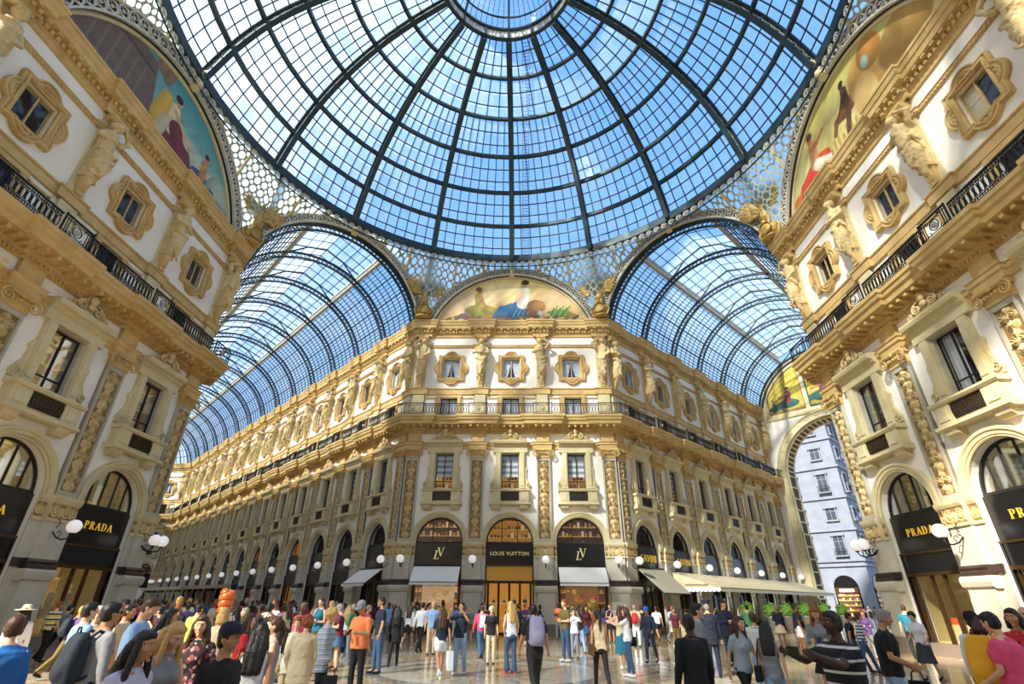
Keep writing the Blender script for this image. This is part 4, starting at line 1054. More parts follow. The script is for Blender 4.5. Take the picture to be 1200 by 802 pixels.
NR=16
def mk_rib():
    mb=MB(); S=[i*.25 for i in range(25)]; Q=[dome_prof(s_) for s_ in S]
    def off(i,d):
        a=Q[max(i-1,0)];b=Q[min(i+1,len(Q)-1)]; t=Vector((b[0]-a[0],b[1]-a[1])).normalized(); n=Vector((-t.y,t.x)); 
        if n.x>0: n=-n
        return Q[i][0]+n.x*d,Q[i][1]+n.y*d
    for d,w,h in ((.05,.42,.12),(.55,.34,.1)):
        P=[off(i,d) for i in range(len(Q))]
        for a,b in zip(P,P[1:]): mb.bar((0,a[0],a[1]),(0,b[0],b[1]),w,h,0,up=(0,-b[1]+a[1],b[0]-a[0]) if 0 else (0,a[1]-b[1],b[0]-a[0]))
    for i in range(len(Q)-1):
        for (a,b) in ((off(i,.08),off(i+1,.52)),(off(i,.52),off(i+1,.08))): mb.bar((0,a[0],a[1]),(0,b[0],b[1]),.05,.05,1,up=(1,0,0))
        m=((off(i,.3)[0]+off(i+1,.3)[0])/2,(off(i,.3)[1]+off(i+1,.3)[1])/2)
        mb.tube([(0,m[0]+.16*cos(t),m[1]+.16*sin(t)) for t in [j*PI/4 for j in range(8)]],.03,4,1,closed=True)
    me=mb.mesh('rib',M_('teal','lightiron')); me.transform(Matrix.Translation((0,0,-27.5))); return me
rib=mk_rib()
for i in range(NR): OBJ('rib',rib,dome,(0,0,0),-i*PI/8)
for j in range(6):
    mb=MB(); r,z=dome_prof(j); n=NR*4; w=.22 if j else .4
    for i in range(n): mb.bar(rad(r-.12,z,2*PI*i/n),rad(r-.12,z,2*PI*(i+1)/n),w,.3 if j else .55)
    DO('ring_beam',mb,M['teal'])
def mk_sector():
    nr=12
    gl_r=[];gl_u=[]
    for j in range(19):
        s_=j/3; r,z=dome_prof(s_); row=[];ur=[]
        n=8
        for i in range(n+1):
            a=(i/n)*PI/8; row.append(rad(r,z,a)); ur.append((i+.001*0, j+.0))
        gl_r.append(row); gl_u.append(ur)
    g=uvmesh('glass_panes',gl_r,gl_u,M['roofglass'])
    mb=MB()
    for j in range(1,18):
        if j%3==0: continue
        r,z=dome_prof(j/3); n=4
        for i in range(n): mb.bar(rad(r-.03,z,i/n*PI/8),rad(r-.03,z,(i+1)/n*PI/8),.06,.07)
    for i in range(1,8):
        for s0 in range(18):
            if s0>=12 and i%2: continue
            a=rad(*dome_prof(s0/3),i/8*PI/8); b=rad(*dome_prof((s0+1)/3),i/8*PI/8); mb.bar(a,b,.062,.08)
    bars=mb.mesh('glazing_bars',M['teal'])
    for m in (g,bars): m.transform(Matrix.Translation((0,0,-27.5)))
    return g,bars
g,bars=mk_sector()
for i in range(NR):
    o=OBJ('glass_panes',g,dome,(0,0,0),-i*PI/8); OBJ('glazing_bars',bars,o)
# oculus ring and lantern
mb=MB(); n=64
mb.lathe([(4.55,37.5),(4.3,37.5),(4.3,37.62),(4.5,37.62)],n,0,False); mb.lathe([(4.4,38.45),(4.2,38.45),(4.2,38.6),(4.4,38.6)],n,0,False)
mb.lathe([(4.42,37.6),(4.42,38.5)],n,1,False)
for i in range(48):
    a=2*PI*i/48
    for q in range(4):
        b=a+q*0; 
    mb.tube([( (4.36)*sin(a+.035*cos(t)),(4.36)*cos(a+.035*cos(t)),38.05+.3*sin(t)) for t in [j*PI/4 for j in range(8)]],.03,4,2,closed=True)
for i in range(16): a=2*PI*i/16; mb.bar(rad(4.3,37.55,a),rad(4.3,38.5,a),.1,.1,0)
DO('oculus_ring',mb,M_('teal','whiteblind','greystone'))
mb=MB(); LP=[(4.35,38.6),(4.1,39.6),(3.3,40.6),(2.1,41.2),(1.0,41.45)]
R_=[];U_=[]
for j,(r,z) in enumerate(LP): R_.append([rad(r,z,2*PI*i/64) for i in range(65)]); U_.append([(i,j*2) for i in range(65)])
DO('lantern_glass',uvmesh('lantern_glass',R_,U_,M['roofglass']),None)
for j,(r,z) in enumerate(LP):
    for i in range(64): mb.bar(rad(r-.05,z,2*PI*i/64),rad(r-.05,z,2*PI*(i+1)/64),.09,.12)
for i in range(64):
    for a,b in zip(LP,LP[1:]): w=.14 if i%8==0 else .035; mb.bar(rad(a[0]-.03,a[1],2*PI*i/64),rad(b[0]-.03,b[1],2*PI*i/64),w,w)
mb.lathe([(1.0,41.4),(.8,41.5),(0,41.55)],24,0)
DO('lantern_bars',mb,M['teal'])
# access ladder on the outside of the dome
t=thing('access_ladder','thin ladder lying on the outside of the dome right of the centre rib','ladder',(0,0,27.5)); mb=MB(); a0=.055;a1=.085
for j in range(72):
    s_=j/12; r,z=dome_prof(s_); r2,z2=dome_prof(s_+1/12)
    for a in (a0,a1): mb.bar(rad(r+.25,z+.15,a*17/r),rad(r2+.25,z2+.15,a*17/r2),.04,.04)
    mb.bar(rad(r+.25,z+.15,a0*17/r),rad(r+.25,z+.15,a1*17/r),.035,.035)
o=OBJ('ladder_frame',mb.mesh('ladder_frame',M['teal']),t,(0,0,-27.5))
# ------------------------------------------------------------ iron arches, pendentives and brackets
SIDES=[]  # (centre xy, rot, half, zc, ro, ri, kind, label)
def arch_side(cx,cy,rot,ro,ri,zc,label): SIDES.append((cx,cy,rot,ro,ri,zc,label))
cAx,cAy=(FX+AX)/2,(FY+AY)/2
arch_side(0,FY,0,7.42,6.72,19.7,'above the front lunette')
arch_side(AX,0,-PI/2,7.75,6.95,19.5,'above the mural of the right building'); arch_side(-AX,0,PI/2,7.75,6.95,19.5,'above the mural of the left building')
arch_side(cAx,cAy,-PI/4,7.3,6.6,20.45,'framing the mouth of the right arcade vault'); arch_side(-cAx,cAy,PI/4,7.3,6.6,20.45,'framing the mouth of the left arcade vault')
arch_side(cAx,-cAy,-3*PI/4,7.3,6.6,20.45,'framing the rear right vault'); arch_side(-cAx,-cAy,3*PI/4,7.3,6.6,20.45,'framing the rear left vault'); arch_side(0,-18.6,PI,7.42,6.72,19.7,'at the rear of the crossing')
def mk_iron_arch(ro,ri,zc):
    mb=MB(); z0=21.95; a0=math.asin(min(1,(z0-zc)/ro)); n=72; W=[(a0+(PI-2*a0)*i/n) for i in range(n+1)]
    def ring(r0,y0,r1,y1,m): mb.ribbon([[(r0*cos(a),y0,zc+r0*sin(a)) for a in W],[(r1*cos(a),y1,zc+r1*sin(a)) for a in W]],m,False)
    ring(ri,-.25,ro,-.25,1)                        # dark web behind filigree
    for r0,r1 in ((ri,ri+.1),(ro-.1,ro)):
        ring(r0,-.25,r0,-.42,0);ring(r0,-.42,r1,-.42,0);ring(r1,-.42,r1,-.25,0)
    ring(ri,-.25,ri,.15,1)
    rm=(ri+ro)/2; k=int(PI*rm*(PI-2*a0)/PI/.62); q=(ro-ri)/2-.13
    for i in range(k):
        a=a0+(PI-2*a0)*(i+.5)/k; cx,cz=rm*cos(a),zc+rm*sin(a)
        mb.tube([(cx+q*cos(t),-.34,cz+q*sin(t)) for t in [j*PI/6 for j in range(12)]],.05,4,0,closed=True)
        mb.ball((cx,-.32,cz),(.1,.06,.1),8,0)
        for t in range(4): mb.ball((cx+.17*cos(t*PI/2+a),-.31,cz+.17*sin(t*PI/2+a)),(.05,.04,.05),5,0)
        b=a+(PI-2*a0)/k/2
        for rr in (rm-.16,rm+.16): mb.ball((rr*cos(b),-.3,zc+rr*sin(b)),(.09,.05,.09),6,0)
    return mb.mesh('filigree_arch',M_('lightiron','teal'))
for cx,cy,rot,ro,ri,zc,lab in SIDES:
    t=thing('iron_arch','filigree iron arch '+lab,'arch',(cx,cy,0),rot); OBJ('filigree_arch',cached(('ia',ro,ri,zc),lambda:mk_iron_arch(ro,ri,zc)),t)
    def crown():
        mb=MB(); mb.prof([(-.25,zc+ro-.9),(-.55,zc+ro-.75),(-.6,zc+ro-.2),(-.25,zc+ro+.1)],-.2,.2); mb.ball((0,-.62,zc+ro-.5),(.2,.16,.22),8); mb.prof([(-.25,zc+ro+.0),(-.55,zc+ro+.15),(-.9,zc+ro+.5),(-.6,zc+ro+.5),(-.25,zc+ro+.3)],-.14,.14)
        return mb.mesh('crown_bracket',M['ochre_plain'])
    OBJ('crown_bracket',cached(('cb',ro,zc),crown),t)
    # pendentive panels left and right of the crown
    X=Vector((cos(rot),sin(rot),0)); N=Vector((sin(rot),-cos(rot),0)); C=Vector((cx,cy,0))
    for s_ in (-1,1):
        R_=[];U_=[]; nu=16; nv=6
        for i in range(nu+1):
            u=s_*(ro-.06)*(.0+1.0*i/nu); zz=zc+sqrt(max(ro*ro-u*u,.0)); p=C+X*u+N*.3; b=Vector((p.x,p.y,zz))
            if zz<22.2: zz=22.2; b.z=zz
            an=math.atan2(b.y,b.x); q=Vector((16.9*cos(an),16.9*sin(an),27.15)); row=[];ur=[]
            for j in range(nv+1):
                w=b.lerp(q,j/nv); row.append(tuple(w)); ur.append(((u)*1.7,(w.z)*1.7))
            R_.append(row);U_.append(ur)
        pn=thing('pendentive_screen','pierced screen %s of the arch %s'%('left' if s_<0 else 'right',lab),'screen'); pn['group']='pierced pendentive screens under the dome'
        OBJ('pierced_screen',uvmesh('pierced_screen',R_,U_,M['lattice'],True),pn)
        # cream struts across the gallery band
        mb=MB()
        for q in (.33,.66):
            u=s_*ro*q; zz=zc+sqrt(ro*ro-u*u); p=C+X*u+N*.35; an=math.atan2(p.y,p.x); mb.bar((p.x,p.y,zz-.1),(16.75*cos(an),16.75*sin(an),27.35),.16,.16)
        OBJ('strut',mb.mesh('strut',M['ochre_plain']),pn)
# scrolled gallery band under the ring
mb=MB(); 
for r0,z0,r1,z1 in ((16.75,26.55,16.75,27.2),):
    k=170
    for i in range(k):
        a=2*PI*(i+.5)/k
        mb.tube([(16.72*sin(a+.014*cos(t)*(1-t/14)),16.72*cos(a+.014*cos(t)*(1-t/14)),26.9+.24*sin(t)*(1-t/14)) for t in [j*.75 for j in range(14)]],.03,4,0)
for z in (26.6,27.2):
    for i in range(96): mb.bar(rad(16.72,z,2*PI*i/96),rad(16.72,z,2*PI*(i+1)/96),.08,.06,1)
DO('scroll_gallery',mb,M_('lightiron','teal'))
# ribs running down to the eagles
for i,((x,y),d) in enumerate(vt):
    a=math.atan2(y,x); L=sqrt(x*x+y*y); mb=MB(); mb.bar((L*cos(a)+.1*cos(a),L*sin(a),24.2),(16.9*cos(a),16.9*sin(a),27.4),.34,.3); me=mb.mesh('corner_strut',M['teal']); me.transform(Matrix.Translation((0,0,-27.5))); OBJ('corner_strut',me,dome)
# ------------------------------------------------------------ painted lunettes
class Canvas:
    def __init__(s,X,Z,top,bot,z0,z1):
        s.X,s.Z=X,Z; t=np.clip((Z-z0)/(z1-z0),0,1)[...,None]; s.C=np.array(srgb(bot))*(1-t)+np.array(srgb(top))*t
    def blend(s,mask,col): m=np.clip(mask,0,1)[...,None]; s.C=s.C*(1-m)+np.array(srgb(col))*m
    def ell(s,cx,cz,rx,rz,col,ang=0,soft=.12,a=1):
        dx,dz=s.X-cx,s.Z-cz; c,q=cos(ang),sin(ang); u=(dx*c+dz*q)/rx; v=(-dx*q+dz*c)/rz; r=np.sqrt(u*u+v*v); k=a*np.clip((1-r)/soft+.5,0,1); s.blend(k,col)
        if soft<.3: r2=np.sqrt((u-.35)**2+(v-.35)**2); s.C=np.clip(s.C*(1+(k*(.28*np.clip(1-r2,0,1)-.25*np.clip(r2-.7,0,1)))[...,None]),0,1)
    def limb(s,x0,z0,x1,z1,w,col,w1=None):
        w1=w1 or w; d=np.array([x1-x0,z1-z0]); L=(d@d)**.5; t=np.clip(((s.X-x0)*d[0]+(s.Z-z0)*d[1])/(L*L),0,1); r=np.hypot(s.X-(x0+t*d[0]),s.Z-(z0+t*d[1])); W=w+(w1-w)*t; s.blend(np.clip((W-r)/.03+.5,0,1),col)
        if w>.05:
            o=w*.35; r2=np.hypot(s.X-(x0+t*d[0])-o,s.Z-(z0+t*d[1])-o); k=np.clip((W-r)/.03+.5,0,1); s.C=np.clip(s.C*(1+(k*(.30*np.clip(1-r2/(W*.8),0,1)-.22*np.clip(r2/W-.75,0,1)))[...,None]),0,1)
    def noise(s,amp,f,seed=0):
        n=sum(np.sin(s.X*f*a+seed+b)*np.sin(s.Z*f*c_+b*2) for a,b,c_ in ((1,0,1.3),(1.7,2,.8),(2.9,4,2.3)))/3; s.C=np.clip(s.C*(1+amp*n[...,None]),0,1)
def mural_mesh(ri,zc,z0,paint,nx=260,nz=150,a0=None,a1=None):
    zt=zc+ri; Z1=np.linspace(z0,zt-.002,nz); V=[];
    ch=np.sqrt(ri*ri-(Z1-zc)**2); T=np.linspace(-1,1,nx); X=ch[:,None]*T[None,:]; Z=np.repeat(Z1[:,None],nx,1); C=paint(X,Z)
    me=bpy.data.meshes.new('painting'); v=np.stack([X,np.full_like(X,-.02),Z],-1).reshape(-1,3).tolist()
    f=[(j*nx+i,j*nx+i+1,(j+1)*nx+i+1,(j+1)*nx+i) for j in range(nz-1) for i in range(nx-1)]; me.from_pydata(v,[],f)
    at=me.color_attributes.new('Col','FLOAT_COLOR','POINT'); cc=np.concatenate([C.reshape(-1,3),np.ones((nx*nz,1))],1).astype(np.float32).ravel(); at.data.foreach_set('color',cc)
    me.materials.append(M['paint']); return me
def folds(c,x,z,h):
    m=np.exp(-(((c.X-x)/(h*.6))**2+((c.Z-z-h*.35)/(h*.55))**2)*1.2); f=np.sin((c.X-x)*17/h+3*np.sin((c.Z-z)*5/h))*np.sin((c.Z-z)*9/h-(c.X-x)*4/h); c.C=np.clip(c.C*(1+.28*(f*m)[...,None]),0,1)
def figure_paint(c,x,z,h,skin,robe,top,hair,dir_=1,seated=True,arm=None):
    c.ell(x,z+h*.22,h*.42,h*.2,robe,0); c.limb(x,z+h*.25,x+dir_*h*.45,z+h*.2,h*.15,robe,h*.1); c.limb(x+dir_*h*.45,z+h*.22,x+dir_*h*.6,z-.02,h*.09,robe,h*.07)
    c.limb(x,z+h*.35,x-dir_*h*.05,z+h*.68,h*.13,top,h*.11)
    ax,az=arm or (dir_*h*.35,h*.5); c.limb(x-dir_*h*.02,z+h*.66,x+ax*.5,z+(az+h*.55)/2,h*.045,skin); c.limb(x+ax*.5,z+(az+h*.55)/2,x+ax,z+az,h*.035,skin)
    c.ell(x-dir_*h*.03,z+h*.86,h*.075,h*.095,skin); c.ell(x-dir_*h*.06,z+h*.91,h*.085,h*.07,hair); folds(c,x,z,h)
def paint_front(X,Z):
    c=Canvas(X,Z,'#E9CE86','#D9B27E',22,26.4); c.ell(-4,24,2.6,.8,'#DDBFA0',.2,.9,.7); c.ell(3.8,24.2,2,.6,'#D2A98A',-.2,.9,.6); c.ell(-.8,25.4,1.8,.5,'#F0E0B0',0,.9,.5)
    c.blend((Z<22.35)*1.0,'#A89878'); c.blend(((Z<22.5)&(np.abs(X+4)<.9))*1.0,'#B6A68A'); c.blend(((Z<22.55)&(np.abs(X-1.9)<1.2))*1.0,'#C4B698')
    for x,z,r,k in ((-3.7,22.6,.7,'#5E5A66'),(-3.2,22.5,.5,'#6A5A48'),(-4.4,22.5,.4,'#7C6A52'),(4.0,22.8,.9,'#6E8A52'),(4.7,22.6,.6,'#8A7A4A'),(3.4,22.9,.5,'#7A9A5A'),(-.9,22.5,.9,'#B06A4A'),(-2.2,22.4,.8,'#A8683C'),(.2,22.45,.7,'#C07A50')): c.ell(x,z,r,r*.42,k)
    c.ell(-1.3,23.5,.55,.6,'#C9A478',0,.5,.6); c.ell(-1.0,23.1,.5,.7,'#B98E6A',0,.5,.6)
    figure_paint(c,-2.6,22.4,3.1,'#A8744A','#8E7E3E','#A08E40','#6A4A30',1,arm=(.6,1.0))
    figure_paint(c,.9,22.4,3.8,'#D9B08C','#2F5F86','#D8CFC2','#4A3224',-1,arm=(-.9,1.5)); c.limb(.6,22.9,-.8,22.7,.42,'#3A6A90',.3); c.limb(0,22.8,.3,22.3,.35,'#2F5A80')
    c.ell(2.0,23.5,.75,.62,'#8A5A34'); c.ell(2.25,23.5,.55,.55,'#A87A48'); c.limb(1.3,22.9,2.0,22.6,.3,'#7A4A2C'); c.ell(2.3,22.75,.2,.35,'#B9BDB8')
    for k in range(14): c.limb(-5.4+k*.8,22.15+.1*(k%3),-5.0+k*.8,22.4+.15*(k%2),.13,['#7A5A34','#5E5030','#8E4A2A','#4E5A3A'][k%4])
    for k in range(9): c.limb(-.1+k*.2,22.5+.04*k,.3+k*.15,23.3-.05*k,.05,['#24496A','#4F86A8'][k%2])
    for k in range(6): c.limb(3.2+k*.22,22.6,3.5+k*.26,23.3+.2*(k%2),.07,['#4E7A3A','#7E9A4A'][k%2])
    c.noise(.09,3.1); return c.C
def paint_left(X,Z):
    c=Canvas(X,Z,'#3E8C96','#8FB0A0',22,26.4); c.ell(4,23.2,2.4,.7,'#B5C0A8',.1,.9,.8); c.ell(1.5,23.6,1.4,.5,'#C4C0A4',0,.9,.6)
    c.blend(np.clip((-(X+1.0)-(Z-22)*.25)/.05,0,1)*((X>-7))*(Z<25.6),'#6B5A50'); c.blend(np.clip((-(X+1.6)-(Z-22)*.1)/.05,0,1)*(np.abs(Z-24.9)<.12),'#54463E'); c.blend(np.clip((-(X+2))/.05,0,1)*(np.abs(np.mod(Z,0.8)-.4)<.03),'#5A4A42')
    for k in range(6): c.limb(-2.4-.55*k,22.2,-2.4-.55*k,24.6,.05,'#7B695C')
    c.ell(-1.6,25.9,.5,.6,'#8A6E58'); c.limb(-1.2,25.4,-.9,26.6,.3,'#7E6450')
    figure_paint(c,.1,22.3,3.3,'#C99A6E','#6E2E34','#D8C49A','#33241C',1,arm=(1.5,1.35)); c.limb(-.8,24.6,-.9,23.2,.4,'#C39A3A',.5); c.limb(-.4,23.4,-.6,22.4,.35,'#B5A988'); c.limb(.4,23.6,1.3,22.3,.5,'#6A2A32',.5)
    figure_paint(c,3.1,22.2,2.4,'#C08A5C','#4A4A72','#B67E52','#3A2418',1,arm=(-.5,1.1)); c.ell(3.9,23.4,.28,.7,'#8E9A86',-.5); c.ell(5.2,22.5,1.1,.3,'#8A8A76')
    c.noise(.08,2.7,2); return c.C
def paint_right(X,Z):
    c=Canvas(X,Z,'#B9B25A','#D9C27E',22,26.6); c.ell(-4.5,24,2,.9,'#C9C88A',0,.9,.7); c.ell(0,24.6,2,.8,'#E2CF86',0,.9,.5)
    c.blend(((X<-4.2)&(Z<23+.35*np.sin(X*5)))*1.0,'#8A6E4A'); c.ell(-5.2,22.6,1.0,.5,'#C0702E'); c.ell(-3.9,22.9,.9,.6,'#9A7A50')
    figure_paint(c,-3.1,22.4,3.2,'#B87A4A','#C4402E','#C98A5A','#4A2A1A',-1,arm=(1.3,2.3)); c.limb(-3.0,23.3,-1.9,22.6,.35,'#D9D0B8',.3); c.limb(-3.6,22.9,-3.2,22.4,.4,'#C23A2C')
    for k in range(7): c.limb(-1.8+.35*k,22.3,-1.7+.35*k,22.9+.3*(k%3),.09,'#A89048')
    figure_paint(c,.2,23.4,2.2,'#5E3A22','#7A5228','#54341E','#20140E',-1,arm=(-.9,.5)); c.limb(.2,23.7,-.3,22.6,.22,'#5A3820',.16)
    c.ell(1.9,24.0,1.3,1.6,'#C79A4E',.3); c.ell(2.4,24.9,.8,.9,'#B07A34',.2); c.ell(1.4,23.2,.8,1.2,'#D9B470'); c.ell(2.0,24.7,.25,.35,'#9AB0A8'); c.ell(4.2,23.5,1.6,1.3,'#A8803E')
    c.noise(.08,2.9,5); return c.C
def mk_lun_frame(ri,zc,z0):
    mb=MB(); a0=math.asin((z0-zc)/ri); n=72; W=[a0+(PI-2*a0)*i/n for i in range(n+1)]
    mb.ribbon([[((ri+r)*cos(a),y,zc+(ri+r)*sin(a)) for a in W] for r,y in ((-.22,-.02),(-.2,-.12),(-.12,-.16),(-.02,-.12),(.02,-.02))],0,False)
    return mb.mesh('gilt_moulding',M['ochre_plain'])
def mk_lun_back(ri,zc,z0):
    mb=MB(); a0=math.asin((z0-zc)/ri); n=40; P=[(ri*cos(a0+(PI-2*a0)*i/n),zc+ri*sin(a0+(PI-2*a0)*i/n)) for i in range(n+1)]; mb.prism(P,.0,.5); return mb.mesh('back_wall',M['stucco'])
for (cx,cy,rot,ro,ri,zc,lab),pf,l2 in ((SIDES[0],paint_front,'semicircular mural with reclining woman in blue above the front cornice'),(SIDES[1],paint_right,'semicircular mural with yellow sky and red draped figure on the right'),(SIDES[2],paint_left,'semicircular mural with teal sky and burgundy draped woman on the left')):
    t=thing('painted_lunette',l2,'mural',(cx,cy,0),rot); OBJ('painting',mural_mesh(ri+.02,zc,21.9,pf),t); OBJ('gilt_moulding',mk_lun_frame(ri,zc,21.9),t); OBJ('back_wall',mk_lun_back(ri+.3,zc,21.9),t)
# ------------------------------------------------------------ glazed barrel vaults
def vault(cx,cy,rot,L,R,zc,label,bay=BF,ymin=.15,mon=True):
    # local: x across, y along (0..L)
    t=thing('glass_vault',label,'glass vault',(cx,cy,zc),rot)
    aE=math.asin(1.6/R); am=math.radians(27)          # springing angle above horizontal ; half angle of monitor
    nb=int(round(L/bay)); by=L/nb
    A0,A1=aE,PI/2-am
    def P(a,y,r=R): return (r*cos(a),y,r*sin(a))
    nseg=10; 
    for s_ in (0,1):
        R_=[];U_=[]; ny=nb*6
        for j in range(nseg+1):
            a=A0+(A1-A0)*j/nseg
            if s_: a=PI-a
            R_.append([P(a,ymin+(L-ymin)*i/ny) for i in range(ny+1)]); U_.append([(i,j*2) for i in range(ny+1)])
        o=OBJ('glass_panes',uvmesh('glass_panes',R_,U_,M['roofglass']),t)
        mb=MB()
        for j in range(nseg*2+1):
            a=A0+(A1-A0)*j/(nseg*2); a=PI-a if s_ else a; w=.1 if j%5==0 else .05
            mb.bar(P(a,ymin,R-.04),P(a,L,R-.04),w,w*1.3,up=P(a,0,1))
        for i in range(1,ny):
            y=ymin+(L-ymin)*i/ny
            for j in range(nseg):
                a,b=A0+(A1-A0)*j/nseg,A0+(A1-A0)*(j+1)/nseg
                if s_: a,b=PI-a,PI-b
                mb.bar(P(a,y,R-.02),P(b,y,R-.02),.055,.06,up=(0,1,0))
        OBJ('glazing_bars',mb.mesh('glazing_bars',M['teal']),o)
    # monitor
    xm=R*cos(A1); zm=R*sin(A1); h=.75; zr=R+1.15
    R_=[];U_=[]
    ny=nb*4
    for k,(x,z) in enumerate(((-xm-.25,zm+h),(-xm/2,(zm+h+zr)/2),(0,zr),(xm/2,(zm+h+zr)/2),(xm+.25,zm+h))):
        R_.append([(x,ymin+(L-ymin)*i/ny,z) for i in range(ny+1)]); U_.append([(i,k*3) for i in range(ny+1)])
    o=OBJ('monitor_glass',uvmesh('monitor_glass',R_,U_,M['roofglass']),t)
    mb=MB()
    for i in range(ny+1):
        y=ymin+(L-ymin)*i/ny
        for s_ in (-1,1): mb.bar((s_*(xm+.25),y,zm+h-.03),(0,y,zr-.03),.05 if i%4 else .14,.06,up=(0,1,0))
    for q in range(9):
        x=-xm-.25+(2*xm+.5)*q/8; z=zm+h+(zr-zm-h)*(1-abs(q-4)/4); mb.bar((x,ymin,z-.04),(x,L,z-.04),.06 if q%4==0 else .04,.07)
    OBJ('monitor_bars',mb.mesh('monitor_bars',M['teal']),o)
    for s_ in (-1,1):
        mb=MB(); mb.bar((s_*xm,ymin,zm),(s_*xm,L,zm),.3,.22,0); mb.bar((s_*xm*1.03,ymin,zm+h),(s_*xm*1.03,L,zm+h),.14,.14,0)
        for i in range(nb*4):
            y0=ymin+(L-ymin)*i/(nb*4); y1=ymin+(L-ymin)*(i+1)/(nb*4); mb.bar((s_*xm,y0,zm),(s_*xm*1.03,y1 if i%2 else y0,zm+h),.05,.05,0)
        OBJ('ridge_beam',mb.mesh('ridge_beam',M['lightiron']),t)
    def ribm():
        mb=MB(); n=48; W=[aE+(PI-2*aE)*i/n for i in range(n+1)]
        for r,w in ((R-.12,.22),(R-.55,.2)):
            for a,b in zip(W,W[1:]): mb.bar(P(a,0,r),P(b,0,r),w,.09,0,up=P(a,0,1))
        for i in range(n):
            a,b=W[i],W[i+1]; mb.bar(P(a,0,R-.15),P(b,0,R-.52),.04,.04,0,up=(0,1,0)); mb.bar(P(a,0,R-.52),P(b,0,R-.15),.04,.04,0,up=(0,1,0))
        for s_ in (-1,1):      # curved braces up to the monitor
            mb.tube([(s_*xm,0,zm-.1),(s_*xm*.8,0,zm+.35),(s_*xm*.5,0,R+.45),(0,0,zr-.2)],.07,6,0)
            mb.lathe([(.12,-.35),(.2,0),(.06,.1)],8,0,T=Tm(s_*R*cos(aE)*.995,0,R*sin(aE)))
        return mb.mesh('rib',M['teal'])
    rm=cached(('vr',R,zc),ribm)
    for i in range(nb+1): OBJ('rib',rm,t,(0,max(i*by,ymin+.1) if i<nb else L-.1,0))
    return t
RV=6.85; ZV=20.4
vault(cAx,cAy,-PI/4,LRA,RV,ZV,'barrel vault of glass and iron over the right arcade')
vault(-cAx,cAy,PI/4,LLA,RV,ZV,'long barrel vault of glass and iron over the left arcade')
vault(cAx,-cAy-.6,-3*PI/4,24,RV,ZV,'short glass vault behind to the right'); vault(-cAx,-cAy-.6,3*PI/4,24,RV,ZV,'short glass vault behind to the left')
# glass half dome closing the left arcade
ex,ey=-cAx-LLA*S2,cAy+LLA*S2
t=thing('glass_half_dome','ribbed glass half dome closing the far end of the left arcade','half dome',(ex,ey,ZV),PI/4)
R_=[];U_=[]; mb=MB()
for j in range(9):
    a=.28+(PI/2-.28)*j/8; R_.append([(RV*cos(a)*cos(b),RV*cos(a)*sin(b),RV*sin(a)) for b in [PI*i/24 for i in range(25)]]); U_.append([(i,j) for i in range(25)])
for j in range(9): 
    for i in range(24): mb.bar(R_[j][i],R_[j][i+1],.06,.06)
for i in range(25):
    for j in range(8): mb.bar(R_[j][i],R_[j+1][i],.14 if i%4==0 else .05,.1 if i%4==0 else .05)
OBJ('glass_panes',uvmesh('glass_panes',R_,U_,M['roofglass']),t); OBJ('ribs',mb.mesh('ribs',M['teal']),t)
